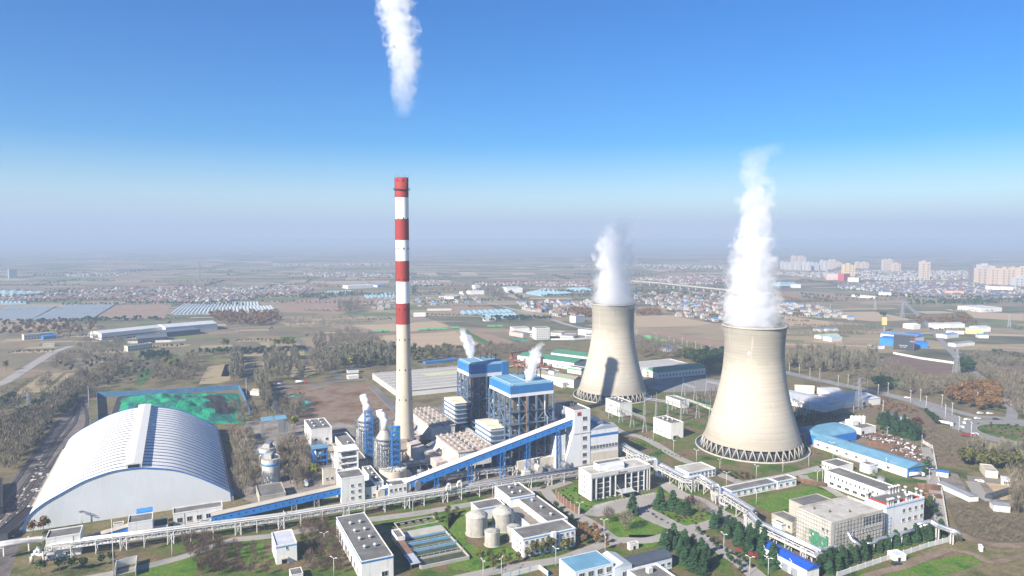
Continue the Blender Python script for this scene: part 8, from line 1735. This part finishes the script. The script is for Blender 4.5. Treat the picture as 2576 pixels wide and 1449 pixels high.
panel_fence('dock_wall', 'white low block wall at the bottom left', [at(A(870,1449)), at(A(880,1390)), at(A(1035,1350)), at(A(1025,1449))], 4, WL, None, 5, 'wall')
panel_fence('works_wall', 'long white wall in front of the far dark-fronted works', [at(mE(945,860)), at(mE(1150,900)), at(mE(1400,935))], 3, WL, WL, 8, 'wall')
panel_fence('yard_wall', 'white wall around the unfinished works beyond the boilers', [at(mC(1180,612)), at(mC(1400,610)), at(mC(1560,600))], 3, WL, WL, 8, 'wall')
# lamps
def lamp_proto(h, label, group, p):
    t = thing('street_lamp', label, 'street lamp', p, 0, group); LP = mat('lamp_grey', (.62,.63,.64), .5, .05)
    MB().bar((0, 0, 0), (0, 0, h), .3, 0, 8, .16).build('pole', LP, t); m_ = MB()
    for s_ in (-1, 1): m_.bar((0, 0, h-.2), (s_*1.5, 0, h+.5), .13)
    am_ = m_.build('arm', LP, t)
    for s_ in (-1, 1): put('lamp_head', mesh_of('lamp_head', MB().box(-.6, -.2, -.1, .6, .2, .12), LP), am_, (s_*1.7, 0, h+.55))
    return t
lp = lamp_proto(9, 'grey twin-arm lamp inside the works grounds', 'works lamps', at(Cc(978,1010)))
for p in (Cc(1162,1145), Cc(1170,1278), Cc(798,1372), Cc(388,1452), Cc(322,862), Cc(250,1470), D(745,1258), D(610,1300), D(715,945), D(297,742), D(765,768), D(715,665), D(538,590), D(365,512), D(213,440), D(990,715), D(1190,672), D(1385,628), D(1080,1449), D(940,1440), E(480,530), E(490,570), E(890,665), E(410,755), E(898,415), E(1160,480), B(1418,990), B(450,1090), B(822,1449), B(750,1250), Cc(118,-20), D(1450,760), D(990,905), E(1215,740), E(1245,960), D(130,-60)):
    dup(lp, at(p), rnd.uniform(0, 3), 'grey twin-arm lamp inside the works grounds', 'works lamps')
for p in (mE(160,1012), mE(235,1020), mE(315,1050), mE(390,1055), mE(528,1110), mE(603,1105), mE(748,1135), mE(830,1185), mE(905,1170), mE(1075,1232), mE(1150,1225), mE(1192,1280), mE(1312,1268), mE(1337,1350), mE(1578,1245), mE(1388,1335), E(1532,405), mE(1440,1449)):
    dup(lp, at(p), 1.2, 'tall street lamp along the public highway at the right', 'highway lamps', sc=1.35)
for p in (mD(465,730), mD(600,760), mD(615,780), mD(710,790), mD(745,812), mD(808,800), mD(845,830), mD(910,830), mD(952,860), mD(1018,860)): dup(lp, at(p), 1.2, 'slim street lamp along the road between the cooling towers', 'lamps between the towers', sc=1.3)
mast = MB
for p, vt, lb in ((A(672,185), A(0,20)[1], 'white slender mast by the railway sidings'), (A(860,1449), A(0,1020)[1], 'tall grey mast rising at the bottom left'), (A(618,1060), A(0,965)[1], 'floodlight mast in front of the arched shed'), (mB(162,1190), mB(0,1040)[1], 'white mast beside the coal heap fence'), (A(1300,1300), A(0,1130)[1], 'white lamp post below the pipe bridge'), (mE(865,1350), mE(0,1205)[1], 'grey mast near the little sky-blue hut'), (E(645,225), E(0,165)[1], 'short post behind the white plant house')):
    h_ = hpx(p, vt); t = thing('mast', lb, 'mast', at(p)); MB().bar((0, 0, 0), (0, 0, h_), .55, 0, 8, .25).build('pole', WPAINT, t)
    mh = MB(); mh.lathe([(1.3, h_-.1), (1.4, h_+.1), (1.3, h_+.3)], 10)
    for k in range(6): mh.bar((0, 0, h_+.1), (1.35*math.cos(k), 1.35*math.sin(k), h_+.1), .2)
    if 'flood' in lb or 'white slender' in lb: mh.build('head_frame', STEEL, t)
sgn = thing('phone_mast', 'yellow-topped advertising column in the far right fields', 'mast', at(mE(876,690))); h_ = hpx(mE(876,690), mE(0,582)[1]); MB().bar((0,0,0), (0,0,h_*.45), 1.6).build('mast_lattice', PYL, sgn); MB().box(-3, -3, h_*.45, 3, 3, h_).build('advert_box', mat('advert_yellow', (.65,.5,.2), .7), sgn)
# ---------------------------------------------------------------- vehicles
def car_proto(p, col, label, rz):
    t = thing('parked_car' if 'parked' in label else 'car', label, 'car', p, rz); bm_ = mat('car_paint_'+col[0], col[1], .3, .05, .5, spec=.6)
    pr = [(-2.2, .35), (2.2, .35), (2.25, .75), (2.1, .95), (1.1, 1.0), (.5, 1.45), (-1.2, 1.48), (-1.95, 1.0), (-2.25, .9)]
    m_ = MB(); vs = [(x, -.85, z) for x, z in pr]+[(x, .85, z) for x, z in pr]; n = len(pr); m_.add(vs, [((i+1) % n, i, n+i, n+(i+1) % n) for i in range(n)]+[tuple(range(n)), tuple(range(2*n-1, n-1, -1))]); m_.build('body', bm_, t)
    m_ = MB(); m_.box(-1.25, -.88, 1.02, .55, .88, 1.36).add([(1.06,-.7,1.04),(1.06,.7,1.04),(.54,.7,1.44),(.54,-.7,1.44)], [(0,1,2,3)]); m_.build('window', GLASS, t)
    wm = mesh_of('wheel', MB().lathe([(.05, -.12), (.33, -.12), (.33, .12), (.05, .12)], 12), BLACK)
    for x in (-1.35, 1.35):
        for y in (-.8, .8): o = put('wheel', wm, t, (x, y, .33)); o.rotation_euler.x = math.pi/2
    return t
wc = ('white', (.7,.7,.7)); kc = ('black', (.03,.03,.035)); rcl = ('red', (.4,.04,.04))
c0 = car_proto(at(E(1505,275)), wc, 'white van-like car entering the roundabout, largest of the white cars', .3); c0.scale = (1.5, 1.3, 1.4)
for p, lb, rz in ((E(1580,265), 'white car behind the larger white one on the roundabout approach', .1), (E(1477,298), 'white car on the roundabout bend, upper one', 1.2), (E(1464,330), 'white car on the roundabout bend, lower one', 1.4), (E(1560,382), 'white car on the near side of the roundabout', 2.6), (E(1050,108), 'white car on the highway left of the junction', -.2), (E(1672,228), 'white car by the autumn wood, right one', .1), (E(1600,225), 'white car by the autumn wood, left one', .2), (E(1598,740), 'white car on the building plot road', 2)): dup(c0, at(p), rz, lb, sc=1.25)
c1_ = car_proto(at(E(1718,270)), kc, 'dark car circling the roundabout', .1); c1_.scale = (1.2,)*3
for p, lb, rz in ((E(1400,305), 'dark car waiting at the roundabout', 1.0), (E(970,1365), 'black parked car beside the small garden hut', .2)): dup(c1_, at(p), rz, lb, sc=1.2)
def truck(p, rz, label, cab, tank, long=True):
    t = thing('truck', label, 'truck', p, rz)
    m_ = MB(); m_.box(3.6, -1.2, .6, 5.8, 1.2, 3.1); m_.build('cab', mat('cab_'+cab[0], cab[1], .4), t); MB().box(5.5, -1.1, 1.9, 5.85, 1.1, 2.8).build('windscreen', GLASS, t)
    MB().box(-6, -1.1, .7, 3.6, 1.1, 1.0).build('chassis', DSTEEL, t)
    if long: MB().tube([(-5.9, 0, 2.2), (3.2, 0, 2.2)], 1.25, 0, 14).build('tank', mat('tank_'+tank[0], tank[1], .4), t)
    else: MB().box(-5.9, -1.2, 1.0, 3.3, 1.2, 2.9).build('cargo_box', mat('tank_'+tank[0], tank[1], .5), t)
    wm = mesh_of('wheel', MB().lathe([(.05, -.2), (.5, -.2), (.5, .2), (.05, .2)], 12), BLACK)
    for x in (-4.8, -3.5, 2.2, 4.8):
        for y in (-1, 1): o = put('wheel', wm, t, (x, y, .5)); o.rotation_euler.x = math.pi/2
for p, rz, lb, cb, tk, lg in ((mB(385,1100), 3.2, 'red-cab tanker with a white tank, left one on the lane behind the coal heap', rcl, wc, True), (mB(575,1082), .1, 'red-cab white tanker, right one on the lane behind the coal heap', rcl, wc, True), (B(505,470), 1.9, 'white tanker parked among bare trees right of the silos', rcl, wc, True), (B(515,425), 1.9, 'second tanker parked behind the first, right of the silos', rcl, wc, True), (B(612,760), 1.9, 'red tanker below the bright green trees by the conveyor', rcl, wc, True), (B(668,890), .2, 'red truck under the rising blue conveyor', rcl, rcl, False), (D(930,1295), -.8, 'dark red truck parked between conifers on the avenue', ('dark', (.14,.02,.02)), ('maroon', (.17,.03,.03)), False), (mE(1822,1250), 1.2, 'brown lorry on the country road right of the autumn wood', kc, ('brown', (.28,.17,.12)), False), (E(1345,310), -.9, 'white tanker lorry parked left of the roundabout', wc, wc, True), (E(1120,700), .2, 'white tanker parked below the blue gable end', wc, wc, True), (E(1520,400), -.6, 'dark red lorry at the near roundabout exit', ('dark', (.14,.02,.02)), ('maroon', (.25,.05,.06)), False)):
    truck(at(p), rz, lb, cb, tk, lg)
# freight wagons on the field track
gm = mat('wagon_green', (.10,.33,.12), .6, .15, .3)
def wagon(p, rz):
    t = thing('freight_wagon', 'green freight wagon in the line crossing the brown fields', 'wagon', p, rz, 'green freight wagons')
    MB().prism([(-1.4, 1.2), (1.4, 1.2), (1.6, 3.6), (1.2, 4.2), (-1.2, 4.2), (-1.6, 3.6)], -8, 8).build('body', gm, t); MB().box(-1.2, -7.6, .5, 1.2, 7.6, 1.2).build('chassis', DSTEEL, t)
    return t
w0 = None
for q in (mB(1150,698), mB(1205,695), mB(1500,684), mB(1552,682), mB(1592,681), mB(1645,680), mC(280,505), mC(625,492), mC(690,490), mD(545,738), mD(572,748), mD(600,755), mD(630,765), mD(660,772)):
    p = at(q); rz = R_(-85) if q[0] < 1450 else R_(-112)
    if w0 is None: w0 = wagon(p, rz)
    else: dup(w0, p, rz)
# ---------------------------------------------------------------- heaps of pipes, timber, rubble
def pipe_stack(p, label, rz, L_, n, m=None):
    t = thing('pipe_stack', label, 'pipe stack', p, rz)
    for j in range(n):
        for i in range(n-j+2):
            if len(t.children) > 60: break
            put('stacked_pipe', mesh_of('stacked_pipe', MB().tube([(0, 0, 0), (L_, 0, 0)], .42, 0, 8), m or RUST), t, (0, i*.86+j*.43, .43+j*.75))
pipe_stack(at(D(1300,742)), 'stack of long rusty pipes behind the long white store', R_(-32), 18, 3); pipe_stack(at(E(1130,790)), 'stack of rusty pipes right of the stack-topped block, nearer one', R_(-20), 14, 4); pipe_stack(at(E(1150,850)), 'stack of rusty pipes at the corner of the stack-topped block', R_(-20), 12, 3); pipe_stack(at(E(735,462)), 'stack of rusty pipes in the scrap yard', R_(-28), 26, 4)
rb_ = random.Random(12); mb = MB()
for p in scatter([E(600,405), E(860,370), E(1130,470), E(1190,590), E(1040,560), E(820,440)], 260, 0, 71): s_ = rb_.uniform(.5, 2.2); mb.bar((p.x, p.y, rb_.uniform(.2, 1.5)), (p.x+rb_.uniform(-3, 3), p.y+rb_.uniform(-3, 3), rb_.uniform(.2, 1.8)), s_*.5, rb_.choice([0, 0, 1, 2]))
tag(mb.build('scrap_rubble', [RUST, WPAINT, DSTEEL]), kind='stuff')
mb = MB()
for p in scatter([mC(800,800), mC(970,780), mC(1200,830), mC(1200,880), mC(1000,890), mC(830,870)], 340, 0, 72): mb.bar((p.x, p.y, rb_.uniform(.3, 3)), (p.x+rb_.uniform(-6, 6), p.y+rb_.uniform(-6, 6), rb_.uniform(.3, 4)), rb_.uniform(.5, 1.6), rb_.choice([0, 0, 1, 2]))
tag(mb.build('timber_yard_debris', [RUST, mat('timber', (.45,.30,.17), .9), mat('crane_red', (.34,.07,.05), .7)]), kind='stuff')
mb = MB()
for p in scatter([A(0,1260), A(150,1130), A(380,700), A(300,560), A(150,800), A(-60,1100)], 110, 0, 73): s_ = rb_.uniform(.4, 1.2); mb.box(p.x-s_, p.y-s_*.7, .05, p.x+s_, p.y+s_*.7, rb_.uniform(.2, .7), rb_.choice([0, 1, 1, 2]))
tag(mb.build('siding_debris', [WL, mat('debris_pink', (.34,.25,.22), .9), CONC]), kind='stuff')
for a_, b_, lb in ((mC(795,810), mC(985,780), 'red gantry crane at the back of the timber yard'), (mC(930,870), mC(1110,850), 'red gantry crane at the front of the timber yard')):
    P, Q = at(a_), at(b_); v = Q-P; t = thing('gantry_crane', lb, 'crane', P)
    MB().bar((0, 0, 11), (*v, 11), 1.6).build('girder', MATS['crane_red'], t)
    for f in (.12, .5, .88): q = v*f; MB().bar((q.x-2, q.y-3, 0), (q.x, q.y, 10.5), .9).bar((q.x+2, q.y+3, 0), (q.x, q.y, 10.5), .9).build('crane_leg', MATS['crane_red'], t)
nets = MB()
import mathutils
for poly, n in (([mB(470,1170), mB(560,1160), mB(650,1220), mB(610,1290), mB(540,1240)], 26), ([mC(790,590), mC(940,590), mC(960,620), mC(820,620)], 18)):
    for p in scatter(poly, n, 3, 81): r_ = rb_.uniform(2, 4.5); nets.lathe([(r_, .15), (r_*.8, .45), (r_*.4, .6), (.05, .7)], 7, rb_.randrange(2), (p.x, p.y), False)
tag(nets.build('dust_netting', [MATS['net_teal'], mat('net_pale', (.05,.28,.24), .85, .3, .3)]), kind='stuff')
# hills beyond the haze
hm = MB(); pts = []; N_ = 60
for i in range(N_+1):
    x = -15500+i*9500/N_; f = i/N_; h_ = (560*(1-f)**.8+70*math.sin(f*17)+40*math.sin(f*41))*min(1, (1-f)*2.5)
    pts.append((x, 13800+600*math.sin(f*9), max(20, h_)))
for i in range(N_):
    (x0, y0, h0), (x1, y1, h1) = pts[i], pts[i+1]
    hm.add([(x0, y0-1500, 0), (x1, y1-1500, 0), (x1, y1, min(h1, 380)), (x0, y0, min(h0, 380)), (x1, y1+900, 0), (x0, y0+900, 0)], [(0,1,2,3), (3,2,4,5)], 0, True)
tag(hm.build('hills', mat('hill_scrub', (.10,.09,.07), .95, .2, .002)), kind='structure')
# small steam leaks at the process hall
if STEAM:
    plume('vent_steam', 'small steam puff from the long process hall roof', pl_path(at(E(890,800)).y, [(E(890,795)[0], E(0,800)[1], 3), (E(870,770)[0], E(0,760)[1], 9), (E(850,730)[0], E(0,725)[1], 13), (E(845,690)[0], E(0,690)[1], 9)]), .4, .25, amp=1.1)
    plume('vent_steam', 'thin steam veil over the white cube behind the process hall', pl_path(at(E(790,690)).y, [(E(795,690)[0], E(0,690)[1], 3), (E(790,650)[0], E(0,640)[1], 8), (E(780,610)[0], E(0,600)[1], 12), (E(765,575)[0], E(0,570)[1], 9)]), .15, .25, amp=1.1)
